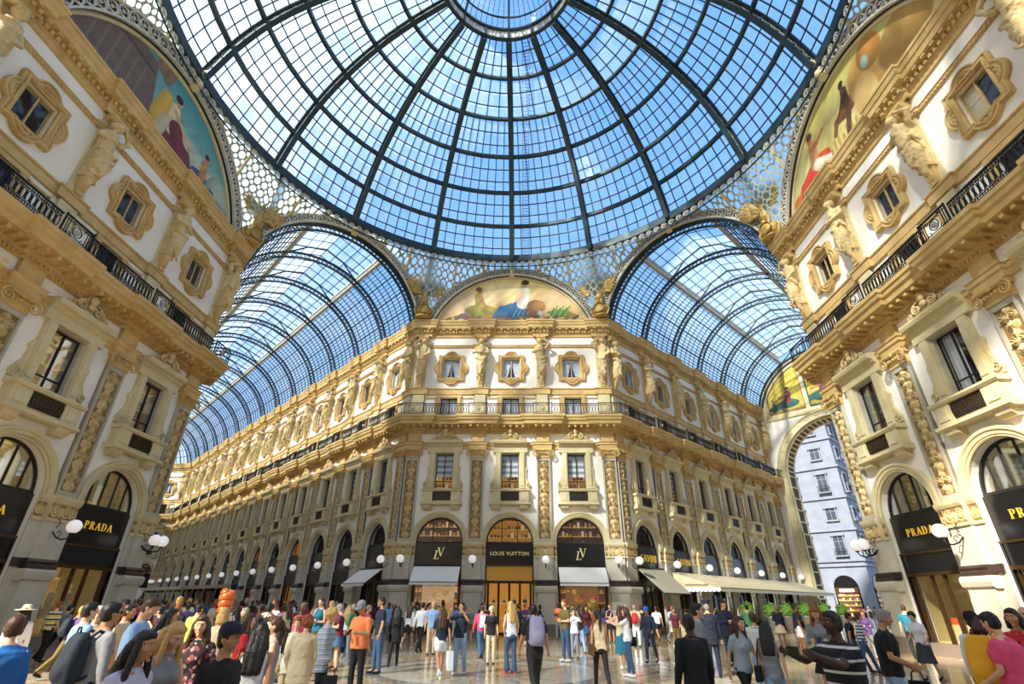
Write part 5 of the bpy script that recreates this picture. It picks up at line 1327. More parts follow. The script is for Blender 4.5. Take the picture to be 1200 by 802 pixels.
# ------------------------------------------------------------ triumphal arch closing the right arcade
def end_arch():
    A=Vector((FX+LRA*S2,FY+LRA*S2,0)); B=Vector((AX+LRA*S2,AY+LRA*S2,0)); C=(A+B)/2; W=(B-A).length/2; r=5.35; zs=14.1; D=2.4; top=20.25
    mb=MB(); n=32
    arc=[(r*cos(PI-PI*i/n),zs+r*sin(PI*i/n)) for i in range(n+1)]
    tp=[(-W+2*W*i/n,top) for i in range(n+1)]; tp[0]=(-W,zs); tp[n]=(W,zs); 
    tp[1]=(-W,zs+3);tp[2]=(-W,top);tp[n-1]=(W,zs+3);tp[n-2]=(W,top)
    for i in range(3,n-2): tp[i]=(-W+2*W*(i-2)/(n-4),top)
    for y in (0,D):
        for i in range(n): mb.quad((arc[i][0],y,arc[i][1]),(arc[i+1][0],y,arc[i+1][1]),(tp[i+1][0],y,tp[i+1][1]),(tp[i][0],y,tp[i][1]),0)
        for s_ in (-1,1): mb.quad((s_*W,y,0),(s_*r,y,0),(s_*r,y,zs),(s_*W,y,zs),0)
    # coffered soffit
    full=[(-r,0)]+[(-r,zs*i/12) for i in range(1,12)]+arc+[(r,zs*i/12) for i in range(11,0,-1)]+[(r,0)]
    for a,b in zip(full,full[1:]):
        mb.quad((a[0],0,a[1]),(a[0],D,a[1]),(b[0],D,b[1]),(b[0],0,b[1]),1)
        mx,mz=(a[0]+b[0])/2,(a[1]+b[1])/2; dx,dz=b[0]-a[0],b[1]-a[1]; L=sqrt(dx*dx+dz*dz); 
        if L<1e-6: continue
        nx,nz=-dz/L,dx/L
        if nx*mx+nz*(mz-zs if mz>zs else 0)>0: nx,nz=-nx,-nz
        p0=(a[0]+nx*.06,a[1]+nz*.06); p1=(b[0]+nx*.06,b[1]+nz*.06)
        mb.bar((p0[0],.25,p0[1]),(p1[0],.25,p1[1]),.12,.3,2,up=(0,1,0)); mb.bar((p0[0],D-.25,p0[1]),(p1[0],D-.25,p1[1]),.12,.3,2,up=(0,1,0)); mb.bar((p0[0],.25,p0[1]),(p0[0],D-.25,p0[1]),.14,.1,2,up=(nx,0,nz))
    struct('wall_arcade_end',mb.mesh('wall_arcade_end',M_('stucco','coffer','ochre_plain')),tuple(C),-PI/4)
    mb=MB(); rings=[]
    P=[(-1,0)]+[(0,PI-PI*i/40) for i in range(41)]+[(1,0)]
    for d,h in ((0,0),(0,.1),(.08,.16),(.14,.1),(.62,.1),(.68,.18),(.8,.18),(.82,0)):
        row=[(-(r+d),-h,0)]+[((r+d)*cos(PI-PI*i/40),-h,zs+(r+d)*sin(PI*i/40)) for i in range(41)]+[((r+d),-h,0)]
        rings.append(row)
    mb.ribbon(rings,0,False)
    for i in range(17):
        a=PI*(i+.5)/17; mb.ball(((r+.38)*cos(a),-.12,zs+(r+.38)*sin(a)),(.14,.06,.14),8)
    mb.prof([(0,top-.2),(-.15,top-.15),(-.2,top+.1),(0,top+.15)],-W,W); mb.prof([(0,13.9),(-.2,13.95),(-.3,14.3),(0,14.4)],-W,-r-.02); mb.prof([(0,13.9),(-.2,13.95),(-.3,14.3),(0,14.4)],r+.02,W)
    struct('trim_arcade_end',mb.mesh('trim_arcade_end',M['ochre_plain']),tuple(C),-PI/4)
    # lunette with painted panels
    t=thing('painted_lunette','semicircular end wall with yellow painted panels above the street arch','mural',tuple(C),-PI/4)
    ri=6.9; zc=20.1; mb=MB(); nn=40; PP=[(ri*cos(PI*i/nn),zc+.12+ri*sin(PI*i/nn)) for i in range(nn+1)]; mb.prism(PP,0,.5); OBJ('back_wall',mb.mesh('back_wall',M['ochre_plain']),t)
    for j,(x0,x1) in enumerate(((-5.6,-1.75),(-1.35,1.35),(1.75,5.6))):
        nx,nz=70,60; X=np.repeat(np.linspace(x0,x1,nx)[None,:],nz,0); tz=np.linspace(0,1,nz)[:,None]; zt=zc+np.sqrt(np.maximum(6.1**2-X*X,0)); Z=20.75+(zt-20.75)*tz
        c=Canvas(X,Z,'#C4AC3C','#B39C3E',20.7,26)
        cx=(x0+x1)/2; c.blend(((Z<21.0)|(X<x0+.14)|(X>x1-.14)|(Z>zt-.16))*1.0,'#1F4A4A' if j==1 else '#8A6A3A'); figure_paint(c,cx+.3,21.1,2.6 if j!=1 else 3.2,'#8A5A3A','#1F4E46','#6A3038','#241810',-1 if j!=2 else 1); figure_paint(c,cx-1.2 if j==0 else cx+1.2,21.0,1.5,'#7A6A4A','#2A5048','#4A4A3A','#241810',1); c.noise(.08,3)
        me=bpy.data.meshes.new('painted_panel'); me.from_pydata(np.stack([X,np.full_like(X,-.03),Z],-1).reshape(-1,3).tolist(),[],[(b*nx+a,b*nx+a+1,(b+1)*nx+a+1,(b+1)*nx+a) for b in range(nz-1) for a in range(nx-1)])
        at=me.color_attributes.new('Col','FLOAT_COLOR','POINT'); at.data.foreach_set('color',np.concatenate([c.C.reshape(-1,3),np.ones((nx*nz,1))],1).astype(np.float32).ravel()); me.materials.append(M['paint']); OBJ('painted_panel',me,t)
    mb=MB()
    for r0,r1 in ((6.15,6.3),(6.55,6.75)):
        mb.ribbon([[(q*cos(PI*i/50),y,zc+q*sin(PI*i/50)) for i in range(51)] for q,y in ((r0,0),(r0,-.12),(r1,-.12),(r1,0))])
    for x in (-1.55,1.55): mb.box(x-.2,x+.2,-.1,0,20.3,zc+sqrt(6.2**2-x*x))
    OBJ('moulding',mb.mesh('moulding',M['ochre_plain']),t)
    return C,W
ECn,EW=end_arch()
# ------------------------------------------------------------ marble floor
def floor_mat():
    m,nt=newmat('inlaid_marble_floor'); b=NB(nt); out=b.n('ShaderNodeOutputMaterial'); p=b.n('ShaderNodeBsdfPrincipled')
    g=b.n('ShaderNodeNewGeometry'); sp=b.n('ShaderNodeSeparateXYZ',i_0=g.outputs['Position']); X,Y=sp.outputs[0],sp.outputs[1]
    r=b.math('SQRT',b.math('ADD',b.math('MULTIPLY',X,X),b.math('MULTIPLY',Y,Y))); th=b.math('ARCTAN2',Y,X)
    cream,tan_,terra,grey,dark,white,ochre,blue=[c4(srgb(h)) for h in('#C4A66E','#A07C40','#96583A','#8F8F84','#3C3A36','#D8D0BC','#C29A50','#66787A')]
    nz=b.n('ShaderNodeTexNoise',i_Vector=g.outputs['Position'],i_Scale=1.3,i_Detail=5.0)
    base=b.mix(b.ramp(nz.outputs[0],[(.35,(0,0,0)),(.65,(1,1,1))]),cream,tan_)
    # medallion rings around the centre
    rr=b.math('DIVIDE',r,20.0)
    S=[(0,'#C9B184'),(.06,'#96583A'),(.08,'#D8D0BC'),(.16,'#66787A'),(.18,'#C9B184'),(.24,'#3C3A36'),(.25,'#D8D0BC'),(.34,'#96583A'),(.36,'#C29A50'),(.44,'#8F8F84'),(.455,'#C9B184'),(.54,'#3C3A36'),(.55,'#D8D0BC'),(.6,'#96583A'),(.615,'#C9B184'),(.69,'#66787A'),(.70,'#C29A50'),(.76,'#3C3A36'),(.77,'#C9B184'),(.84,'#96583A'),(.86,'#D8D0BC')]
    ring=b.ramp(rr,[(a,srgb(c)) for a,c in S],'CONSTANT')
    # guilloche: repeated medallions in angular sectors
    a8=b.math('MULTIPLY',th,16/PI); fa=b.math('SUBTRACT',b.math('FRACT',a8),.5); fr=b.math('SUBTRACT',b.math('FRACT',b.math('DIVIDE',r,3.1)),.5)
    dd=b.math('SQRT',b.math('ADD',b.math('MULTIPLY',fa,fa),b.math('MULTIPLY',fr,fr)))
    med=b.ramp(dd,[(0,srgb('#96583A')),(.1,srgb('#D8D0BC')),(.2,srgb('#66787A')),(.24,srgb('#C9B184')),(.38,srgb('#3C3A36')),(.405,srgb('#C9B184'))],'CONSTANT')
    mk=b.math('LESS_THAN',dd,.4)
    inring=b.math('LESS_THAN',r,17.3); ring2=b.mix(b.math('MULTIPLY',mk,.8),ring,med)
    # arcade floor: rotated square panels
    u=b.math('MULTIPLY',b.math('ADD',X,Y),.7071/4.66); v=b.math('MULTIPLY',b.math('SUBTRACT',X,Y),.7071/4.66)
    fu=b.math('ABSOLUTE',b.math('SUBTRACT',b.math('FRACT',u),.5)); fv=b.math('ABSOLUTE',b.math('SUBTRACT',b.math('FRACT',v),.5)); mx=b.math('MAXIMUM',fu,fv); sm=b.math('ADD',fu,fv)
    sq=b.ramp(mx,[(0,srgb('#C9B184')),(.3,srgb('#96583A')),(.33,srgb('#D8D0BC')),(.4,srgb('#8F8F84')),(.42,srgb('#C9B184')),(.475,srgb('#3C3A36'))],'CONSTANT')
    sq=b.mix(b.math('LESS_THAN',sm,.26),sq,c4(srgb('#AE8A52')))
    pat=b.mix(inring,sq,ring2)
    vor=b.n('ShaderNodeTexVoronoi',i_Vector=g.outputs['Position'],i_Scale=22.0); tes=b.mix(.16,pat,vor.outputs['Color'])
    col=b.mix(.28,tes,base)
    nt.links.new(col,p.inputs['Base Color']); p.inputs['Roughness'].default_value=.2; p.inputs['Specular IOR Level'].default_value=.75
    n2=b.n('ShaderNodeTexNoise',i_Vector=g.outputs['Position'],i_Scale=.9,i_Detail=2.0); bp=b.n('ShaderNodeBump',i_Height=n2.outputs[0],i_Strength=.12,i_Distance=.1); nt.links.new(bp.outputs[0],p.inputs['Normal'])
    rf=b.math('MULTIPLY_ADD',nz.outputs[0],.14,.06); nt.links.new(rf,p.inputs['Roughness'])
    nt.links.new(p.outputs[0],out.inputs[0]); return m
mb=MB(); mb.quad((-85,-60,0),(90,-60,0),(90,110,0),(-85,110,0)); struct('floor',mb.mesh('floor',floor_mat()))
# ------------------------------------------------------------ building across the street
def street_building():
    K=Vector((47,57.7,0)); t=thing('street_building','pale grey city building with rows of windows seen through the tall street arch','building',tuple(K),PI/4)
    # local: x along the sunlit side (+), y along (-.707,.707)
    H=28; LX=46; LY=30; mb=MB(); mb.box(0,LX,0,LY,0,H)
    for z in (6.6,7.2,11.2,15.6,20.0,24.2): mb.box(-.25,LX+.2,-.25,LY+.2,z,z+.3)
    mb.box(-.9,LX+.8,-.9,LY+.8,H,H+.35); mb.box(-.5,LX+.5,-.5,LY+.5,H-.6,H); 
    for i in range(60): mb.box(i*.75,i*.75+.25,-.8,-.3,H-.35,H); mb.box(-.8,-.3,i*.5,i*.5+.18,H-.35,H)
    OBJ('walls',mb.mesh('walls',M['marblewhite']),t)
    mb=MB(); mb.prof([(-.6,H+.35),(LY*.5,H+4),(LY,H+.35)],0,LX); OBJ('roof',mb.mesh('roof',M['lead']),t)
    def win(big):
        mb=MB(); w,h=.6,1.25 if big else .8
        mb.box(-w,w,-.06,.02,-h,h,1); 
        for a in (-w-.16,w): mb.box(a,a+.16,-.16,0,-h,h,0)
        mb.box(-w-.3,w+.3,-.3,0,h,h+.22,0); mb.box(-w-.25,w+.25,-.28,0,-h-.2,-h,0); mb.box(-.03,.03,-.09,0,-h,h,0); mb.box(-w,w,-.09,0,h*.4,h*.4+.06,0)
        if big:
            for i in range(12): mb.box(-.8+i*.14,-.77+i*.14,-.5,-.47,-h-.1,-h+.75,2)
            mb.box(-.82,.82,-.52,-.45,-h+.72,-h+.78,2); mb.box(-.85,.85,-.55,0,-h-.22,-h-.1,0)
        return mb.mesh('window',M_('lead','darkglasspane','iron'))
    for i,z in enumerate((9.3,13.5,17.9,22.2,26.0)):
        for j in range(13):
            OBJ('window',cached(('sw',i in(0,2),i==4),lambda:win(i in(0,2)) if i<4 else win(False)),t,(1.8+j*3.3,-.02,z))
        for j in range(7):
            o=OBJ('window',cached(('sw',i in(0,2),i==4),lambda:win(i in(0,2)) if i<4 else win(False)),t,(-.02,2.4+j*4.1,z),-PI/2)
    def shop():
        mb=MB(); n=16; P=[(-1.5,0)]+[(-1.5*cos(PI*i/n),4+1.5*sin(PI*i/n)) for i in range(n+1)]+[(1.5,0)]
        mb.prism(P[::-1],-.06,0,0); mb.box(-1.3,1.3,-.12,-.05,.4,3.2,1); mb.box(-1.4,1.4,-.2,-.05,3.3,4.0,2)
        mb.box(-.9,.9,-.26,-.2,3.45,3.8,3); return mb.mesh('shop_window',M_('black','goods_warm','bronze','globe'))
    for j in range(11): OBJ('shop_window',cached('ssh',shop),t,(2.4+j*4,-.02,0))
    for j in range(6): OBJ('shop_window',cached('ssh',shop),t,(-.02,3+j*4.4,0),-PI/2)
M['darkglasspane']=mat('street_window_pane',srgb('#39434F'),.1)
street_building()
def street_left():
    # plain house on the left side of the street outside
    mb=MB(); t=thing('street_house','ochre street house in shade left of the pale street building','building',(24.5,52,0),PI/4); mb.box(-6,0,0,14,0,24); mb.box(-6,.4,-.4,14,23.6,24.2); OBJ('walls',mb.mesh('walls',M['ochre_plain']),t)
    mb=MB()
    for i in range(4):
        for z in (7,11,15,19): mb.box(-5+i*1.4,-4.4+i*1.4,-.06,0,z,z+1.8)
    OBJ('window_panes',mb.mesh('window_panes',M['darkglasspane']),t)
# ------------------------------------------------------------ planters, cafe furniture
def mk_planter():
    mb=MB(); mb.lathe([(0,0),(.17,0),(.3,1.0),(.33,1.02),(.3,1.06),(.26,1.0),(0,.95)],20); return mb.mesh('pot',M['zinc'])
def mk_bush(seed=3,n=420,R=(.42,.42,.5)):
    rn=random.Random(seed); mb=MB(); mb.ball((0,0,0),(R[0]*.8,R[1]*.8,R[2]*.8),10)
    for i in range(n):
        a=rn.uniform(0,2*PI); c=rn.uniform(-1,1); s_=sqrt(1-c*c); p=Vector((R[0]*s_*cos(a),R[1]*s_*sin(a),R[2]*c))*rn.uniform(.8,1.08)
        d=Vector((rn.uniform(-1,1),rn.uniform(-1,1),rn.uniform(-.3,1))).normalized(); e=d.cross(Vector((rn.random(),rn.random(),rn.random()))).normalized()
        L=.11;w=.035; mb.add([tuple(p-e*w),tuple(p+d*L),tuple(p+e*w),tuple(p-d*L*.4)],[(0,1,2,3)])
    return mb.mesh('foliage',M['leaf'])
f=FC['RA']
pls=[(7.2,4.2,'nearest the khaki awning'),(10.4,4.4,'second from the khaki awning'),(13.2,4.4,'third from the khaki awning'),(16.6,4.5,'fourth from the khaki awning'),(20.6,4.6,'fifth from the khaki awning'),(25,4.6,'nearest the street arch')]
for u,o_,d in pls:
    t=thing('potted_bush','round green bush in tall tapered zinc pot along the cafe, '+d,'potted plant',f.w(u,o_),f.rot,'potted bushes along the cafe')
    OBJ('pot',cached('pot',mk_planter),t); OBJ('foliage',cached('bush',mk_bush),t,(0,0,1.42))
def mk_chair():
    a=MB(); a.box(-.2,.2,-.2,.2,.44,.47); b=MB()
    b.tube([(-.2,.2,.47),(-.21,.25,.85),(0,.27,.9),(.21,.25,.85),(.2,.2,.47)],.015,6); 
    for x in (-.1,0,.1): b.tube([(x,.21,.47),(x,.26,.88)],.01,5)
    l=MB(); l.tube([(0,0,.45),(0,0,0)],.015,6)
    return a.mesh('seat',M['iron']),b.mesh('backrest',M['iron']),l.mesh('leg',M['iron'])
def mk_table():
    a=MB(); a.lathe([(0,.7),(.35,.7),(.35,.73),(0,.73)],24); b=MB(); b.lathe([(0,0),(.22,0),(.2,.03),(.03,.06),(.03,.7),(0,.7)],16)
    return a.mesh('table_top',M['whiteblind']),b.mesh('pedestal_leg',M['iron'])
ci=0
for j,u in enumerate((9.2,12.2,15.3,18.4,21.6)):
    d='under the cream cafe awning, %s table from the octagon'%ORD[j]; tt,tl=cached('ctab',mk_table)
    t=thing('cafe_table','small round white cafe table '+d,'table',f.w(u,2.2),f.rot,'cafe tables'); OBJ('table_top',tt,t); OBJ('pedestal_leg',tl,t)
    for k,(dx,rz,sd) in enumerate(((-.6,PI/2,'near'),(.6,-PI/2,'far'))):
        s_,b_,l_=cached('cch',mk_chair); t=thing('cafe_chair','black wire cafe chair on the %s side of the %s cafe table'%(sd,ORD[j]),'chair',f.w(u+dx,2.2),f.rot+rz,'cafe chairs')
        OBJ('seat',s_,t);OBJ('backrest',b_,t)
        for x,y in ((-.17,-.17),(.17,-.17),(.17,.17),(-.17,.17)): OBJ('leg',l_,t,(x,y,0))
# glass pastry case by the khaki awning
t=thing('display_case','glass pastry case on pale wooden counter under the khaki awning','display case',f.w(4.3,1.9),f.rot)
mb=MB(); mb.box(-1.1,1.1,-.35,.35,0,.62,0); mb.box(-1.12,1.12,-.37,.37,.62,.68,1); OBJ('counter',mb.mesh('counter',M_('ochre_plain','darkstone')),t)
mb=MB(); 
for a,b_ in (((-1.1,-.35),(1.1,-.35)),((1.1,-.35),(1.1,.35)),((1.1,.35),(-1.1,.35)),((-1.1,.35),(-1.1,-.35))): mb.quad((*a,.68),(*b_,.68),(*b_,1.45),(*a,1.45))
OBJ('glass_box',mb.mesh('glass_box',M['shopglass']),t)
mb=MB()
for x in (-1.1,0,1.1):
    for y in (-.35,.35): mb.box(x-.015,x+.015,y-.015,y+.015,.68,1.45)
mb.box(-1.12,1.12,-.37,.37,1.45,1.48); mb.box(-1.08,1.08,-.33,.33,1.05,1.07); OBJ('case_frame',mb.mesh('case_frame',M['bronze']),t)
cols=[srgb(c) for c in ('#7EA032','#E8E2D0','#B05030','#D8B060')]; pm=[mat('pastry_%d'%i,c,.5) for i,c in enumerate(cols)]
for i in range(8):
    x=-.9+i*.26; mb=MB(); mb.lathe([(0,0),(.09,0),(.1,.08),(.08,.18),(.0,.22)],12); o=OBJ('pastry',mb.mesh('pastry',pm[i%4]),None,f.w(4.3+x,1.9,1.07),f.rot); tag(o,'%s in the glass pastry case, %s from the corner'%(['green cake','white cake','red cake','golden cake'][i%4],ORD[i]),'pastry','cakes in the glass pastry case')
# mannequins in the left Prada windows, bags on the right
def mk_mann():
    mb=MB(); chain(mb,[(0,0,.95),(0,0,1.2),(0,0,1.42),(0,0,1.56)],[.15,.12,.17,.05]); mb.ball((0,-.02,1.7),(.08,.1,.12),12)
    for s_ in (-1,1):
        chain(mb,[(s_*.08,0,.95),(s_*.09,-.02,.5),(s_*.09,0,.06)],[.09,.065,.04]); chain(mb,[(s_*.18,0,1.42),(s_*.24,0,1.15),(s_*.22,-.06,.9)],[.05,.04,.03])
    return remesh(mb,'figure',M['gold_skin'],.02,2)
def mk_dress():
    mb=MB(); mb.lathe([(.3,.55),(.24,.85),(.15,1.12),(.2,1.35),(.16,1.46),(.06,1.5)],20); return mb.mesh('dress',M['awncream'])
M['gold_skin']=mat('mannequin_cream',srgb('#E8D8A8'),.4,emit=srgb('#E8C878'),estr=.1)
f=FC['L']
for u,d in ((BS-.9,'left of the far window'),(BS-.2,'middle of the far window'),(BS+.6,'right of the far window'),(-.5,'left in the middle window'),(.4,'right in the middle window')):
    t=thing('mannequin','cream mannequin in pale dress in the left shop window, '+d,'mannequin',f.w(u,-.95,.5),f.rot,'mannequins in the left shop windows'); OBJ('figure',cached('mann',mk_mann),t); OBJ('dress',cached('dress',mk_dress),t)
M['orangebag']=mat('orange_leather',srgb('#D9572B'),.4); M['brownbag']=mat('brown_leather',srgb('#5A2E1E'),.4)
f=FC['R']
def bagm(mt):
    mb=MB(); mb.prism([(-.22,0),(.22,0),(.18,.24),(-.18,.24)],-.08,.08); return mb.mesh('bag_body',M[mt])
def hndm():
    mb=MB(); mb.tube([(.1*cos(a),0,.24+.16*sin(a)) for a in [j*PI/8 for j in range(9)]],.012,5); return mb.mesh('bag_handle',M['darkstone'])
for u,mt,z,d in ((-BS-.7,'orangebag',1.1,'upper left of the far window'),(-BS+.5,'brownbag',.5,'low in the far window'),(-BS+1.0,'orangebag',.85,'right in the far window'),(-.8,'orangebag',1.0,'left in the middle window'),(0,'brownbag',.5,'centre of the middle window'),(.8,'orangebag',.5,'right in the middle window')):
    if z>.5:
        mb=MB(); mb.box(-.3,.3,-.2,.2,.5-z,0); st=OBJ('display_stand',mb.mesh('display_stand',M['ochre_plain']),None,f.w(u,-.9,z),f.rot); tag(st,'display block, '+d,'display stand')
    t=thing('handbag',('orange' if mt=='orangebag' else 'brown')+' handbag in right shop, '+d,'handbag',f.w(u,-.9,z),f.rot,'handbags in the right shop windows'); OBJ('bag_body',cached(mt,lambda:bagm(mt)),t); OBJ('bag_handle',cached('hnd',hndm),t)
# ------------------------------------------------------------ sky, sun, camera
w=bpy.data.worlds.new('sky'); SC.world=w; w.use_nodes=True; nt=w.node_tree; nt.nodes.clear(); b=NB(nt)
out=b.n('ShaderNodeOutputWorld'); bg=b.n('ShaderNodeBackground'); tc=b.n('ShaderNodeTexCoord'); sp=b.n('ShaderNodeSeparateXYZ',i_0=tc.outputs['Generated'])
grad=b.ramp(sp.outputs[2],[(0,(.62,.78,.98)),(.25,(.36,.62,.97)),(.7,(.20,.46,.92)),(1,(.16,.41,.87))])
nz=b.n('ShaderNodeTexNoise',i_Vector=tc.outputs['Generated'],i_Scale=2.6,i_Detail=6.0,i_Roughness=.55)
bias=b.math('MULTIPLY_ADD',sp.outputs[0],-.42,b.math('MULTIPLY_ADD',sp.outputs[1],-.12,-.02))
cl=b.ramp(b.math('ADD',nz.outputs[0],bias),[(.5,(0,0,0)),(.72,(1,1,1))])
col=b.mix(cl,grad,(.78,.83,.92,1)); nt.links.new(col,bg.inputs[0]); bg.inputs[1].default_value=SKY; nt.links.new(bg.outputs[0],out.inputs[0])
sl=bpy.data.lights.new('sun','SUN'); sl.energy=SUN; sl.angle=math.radians(3.0); sl.color=(1,.92,.78); so=bpy.data.objects.new('sun',sl); COL.objects.link(so)
d=Vector((-cos(SEL)*sin(SAZ),-cos(SEL)*cos(SAZ),sin(SEL))); so.rotation_euler=d.to_track_quat('Z','Y').to_euler(); so.location=(0,0,60)
cam=bpy.data.cameras.new('camera'); cam.sensor_width=36; cam.lens=36*585.887/1200; cam.clip_end=600; co=bpy.data.objects.new('camera',cam); COL.objects.link(co); SC.camera=co
pt,yw,rl=math.radians(27.61),math.radians(-1.586),math.radians(.503)
F_=Vector((sin(yw)*cos(pt),cos(yw)*cos(pt),sin(pt))); R0=Vector((cos(yw),-sin(yw),0)); U0=R0.cross(F_)
R2=R0*cos(rl)+U0*sin(rl); U2=-R0*sin(rl)+U0*cos(rl)
mx=Matrix.Identity(4); mx.col[0][:3]=R2; mx.col[1][:3]=U2; mx.col[2][:3]=-F_; mx.col[3][:3]=(1.022,-17.28,1.72); co.matrix_world=mx
SC.view_settings.view_transform='Standard'; SC.view_settings.look='None'; SC.view_settings.gamma=1; SC.view_settings.exposure=EXPO; SC.view_settings.use_curve_mapping=False
# ============================================================ people
def cmat(name,h,rough=.8,**k):
    key='c_'+name
    if key not in M: M[key]=mat('cloth_'+name,srgb(h),rough,**k)
    return M[key]
SKIN={'light':mat('skin_light',srgb('#E0AE8C'),.55),'tan':mat('skin_tan',srgb('#C08A64'),.55),'brown':mat('skin_brown',srgb('#8A5A3C'),.55),'dark':mat('skin_dark',srgb('#4A2E22'),.5)}
HAIR={'black':mat('hair_black',srgb('#17120F'),.5),'brown':mat('hair_brown',srgb('#4A2E1C'),.5),'blond':mat('hair_blond',srgb('#C9A060'),.5),'grey':mat('hair_grey',srgb('#8F8A84'),.6),'red':mat('hair_auburn',srgb('#8A4A22'),.5),'wine':mat('hair_wine',srgb('#4A1420'),.5),'silver':mat('hair_silver',srgb('#CFC8BC'),.6)}
COLS={'white':'#E8E8EC','black':'#121214','navy':'#1A2238','blue':'#1F66B0','light blue':'#8FB0DC','grey':'#8C8E94','red':'#C8202A','pink':'#E8507A','orange':'#E8834E','yellow':'#E0C83A','green':'#3E8A5A','lime':'#B4D850','beige':'#CDBB98','olive':'#6A5A2A','purple':'#6A4A8A','teal':'#1F6A80','brown':'#5A3A26','denim':'#3A5678','pale denim':'#8FA8C8','maroon':'#5A1A28'}
def C_(n): return cmat(n.replace(' ','_'),COLS[n])
def stripe_mat(name,cols,per,axis=2):
    if name in M: return M[name]
    m,nt=newmat(name); b=NB(nt); out=b.n('ShaderNodeOutputMaterial'); p=b.n('ShaderNodeBsdfPrincipled'); tc=b.n('ShaderNodeTexCoord'); sp=b.n('ShaderNodeSeparateXYZ',i_0=tc.outputs['Object'])
    f=b.math('FRACT',b.math('DIVIDE',sp.outputs[axis],per)); n=len(cols)
    nt.links.new(b.ramp(f,[(sum(w for _,w in cols[:i]),srgb(c)) for i,(c,w) in enumerate(cols)],'CONSTANT'),p.inputs['Base Color']); p.inputs['Roughness'].default_value=.8; nt.links.new(p.outputs[0],out.inputs[0]); M[name]=m; return m
def print_mat(name,cols,scale=26):
    if name in M: return M[name]
    m,nt=newmat(name); b=NB(nt); out=b.n('ShaderNodeOutputMaterial'); p=b.n('ShaderNodeBsdfPrincipled'); tc=b.n('ShaderNodeTexCoord')
    v=b.n('ShaderNodeTexVoronoi',i_Vector=tc.outputs['Object'],i_Scale=scale); s_=b.n('ShaderNodeSeparateColor',i_0=v.outputs['Color'])
    nt.links.new(b.ramp(s_.outputs[0],[(i/len(cols),srgb(c)) for i,c in enumerate(cols)],'CONSTANT'),p.inputs['Base Color']); p.inputs['Roughness'].default_value=.8; nt.links.new(p.outputs[0],out.inputs[0]); M[name]=m; return m
V=Vector
# pose: lean, legs (thigh angle fwd, knee flex) L,R ; arms (upper dir, fore dir) L,R ; head (yaw,pitch)
POSES={
 'stand':dict(lean=0,legs=((4,4),(-3,3)),arms=(((-.18,0,-1),(-.08,-.25,-1)),((.18,0,-1),(.08,-.25,-1))),head=(0,0)),
 'contra':dict(lean=.03,legs=((2,3),(14,20)),arms=(((-.22,.05,-1),(.1,-.5,-.8)),((.3,.1,-1),(-.3,-.35,-.85))),head=(15,-5)),
 'walk':dict(lean=.05,legs=((24,6),(-20,26)),arms=(((-.18,.4,-1),(-.1,.1,-1)),((.18,-.4,-1),(.08,-.7,-.9))),head=(0,-4)),
 'walk2':dict(lean=.04,legs=((-16,20),(20,5)),arms=(((-.18,-.3,-1),(-.08,-.6,-.9)),((.18,.35,-1),(.1,.1,-1))),head=(8,0)),
 'phone':dict(lean=.04,legs=((3,4),(-2,3)),arms=(((-.25,-.15,-1),(.35,-1,.15)),((.25,-.15,-1),(-.35,-1,.15))),head=(0,-28)),
 'photo':dict(lean=0,legs=((5,3),(-5,3)),arms=(((-.45,-.8,-.35),(.45,-.45,.9)),((.45,-.8,-.35),(-.45,-.45,.9))),head=(0,8)),
 'reach':dict(lean=-.02,legs=((6,3),(-6,3)),arms=(((-.2,-.9,-.45),(.1,-1,.35)),((.2,-.9,-.45),(-.15,-1,.35))),head=(0,2)),
 'lookup':dict(lean=-.03,legs=((3,3),(-4,3)),arms=(((-.2,0,-1),(0,-.4,-1)),((.22,.02,-1),(-.1,-.3,-1))),head=(-10,28)),
 'bag':dict(lean=.02,legs=((8,6),(-6,8)),arms=(((-.2,.05,-1),(-.05,-.2,-1)),((.25,-.1,-1),(-.3,-.6,.75))),head=(-12,0)),
 'fold':dict(lean=.0,legs=((3,3),(-3,3)),arms=(((-.22,-.1,-1),(.8,-.65,.15)),((.22,-.1,-1),(-.8,-.65,.0))),head=(5,0)),
 'bend':dict(lean=.42,legs=((6,8),(-4,10)),arms=(((-.15,-.3,-1),(.15,-.9,-.3)),((.15,-.3,-1),(-.15,-.9,-.3))),head=(0,-18)),
 'out':dict(lean=.06,legs=((14,8),(-12,14)),arms=(((-.2,.0,-1),(.1,-.9,-.35)),((.2,.05,-1),(0,-.8,-.5))),head=(0,-16)),
}
def skel(pose,fem):
    p=POSES[pose]; J={}; hipz=.93; L=p['lean']
    drop=0; 
    for s_,(a,k) in zip((-1,1),p['legs']):
        a,k=math.radians(a),math.radians(k); h=V((s_*.088,0,0)); kn=h+V((s_*.012,-sin(a)*.43,-cos(a)*.43)); b=a-k; an=kn+V((0,-sin(b)*.42,-cos(b)*.42)); J['leg',s_]=[h,kn,an]
    low=min(J['leg',-1][2].z,J['leg',1][2].z); hz=.085-low
    for s_ in (-1,1): J['leg',s_]=[q+V((0,0,hz)) for q in J['leg',s_]]
    hp=V((0,0,hz)); J['hip']=hp
    def tor(z,y=0,x=0):  # torso point, height z above standing hip reference .93
        t=(z-.93); return V((x,y-sin(L)*t,hz+cos(L)*t))
    J['tor']=tor; sh=.165 if fem else .19
    for s_,(u,f) in zip((-1,1),p['arms']):
        S=tor(1.39,.0,s_*sh); u=V(u).normalized(); f=V(f).normalized(); E=S+u*.275; W=E+f*.245; J['arm',s_]=[S,E,W,f]
    J['neck']=tor(1.46); J['head']=tor(1.625,-.02-.03*(L>0)); J['hr']=p['head']; return J
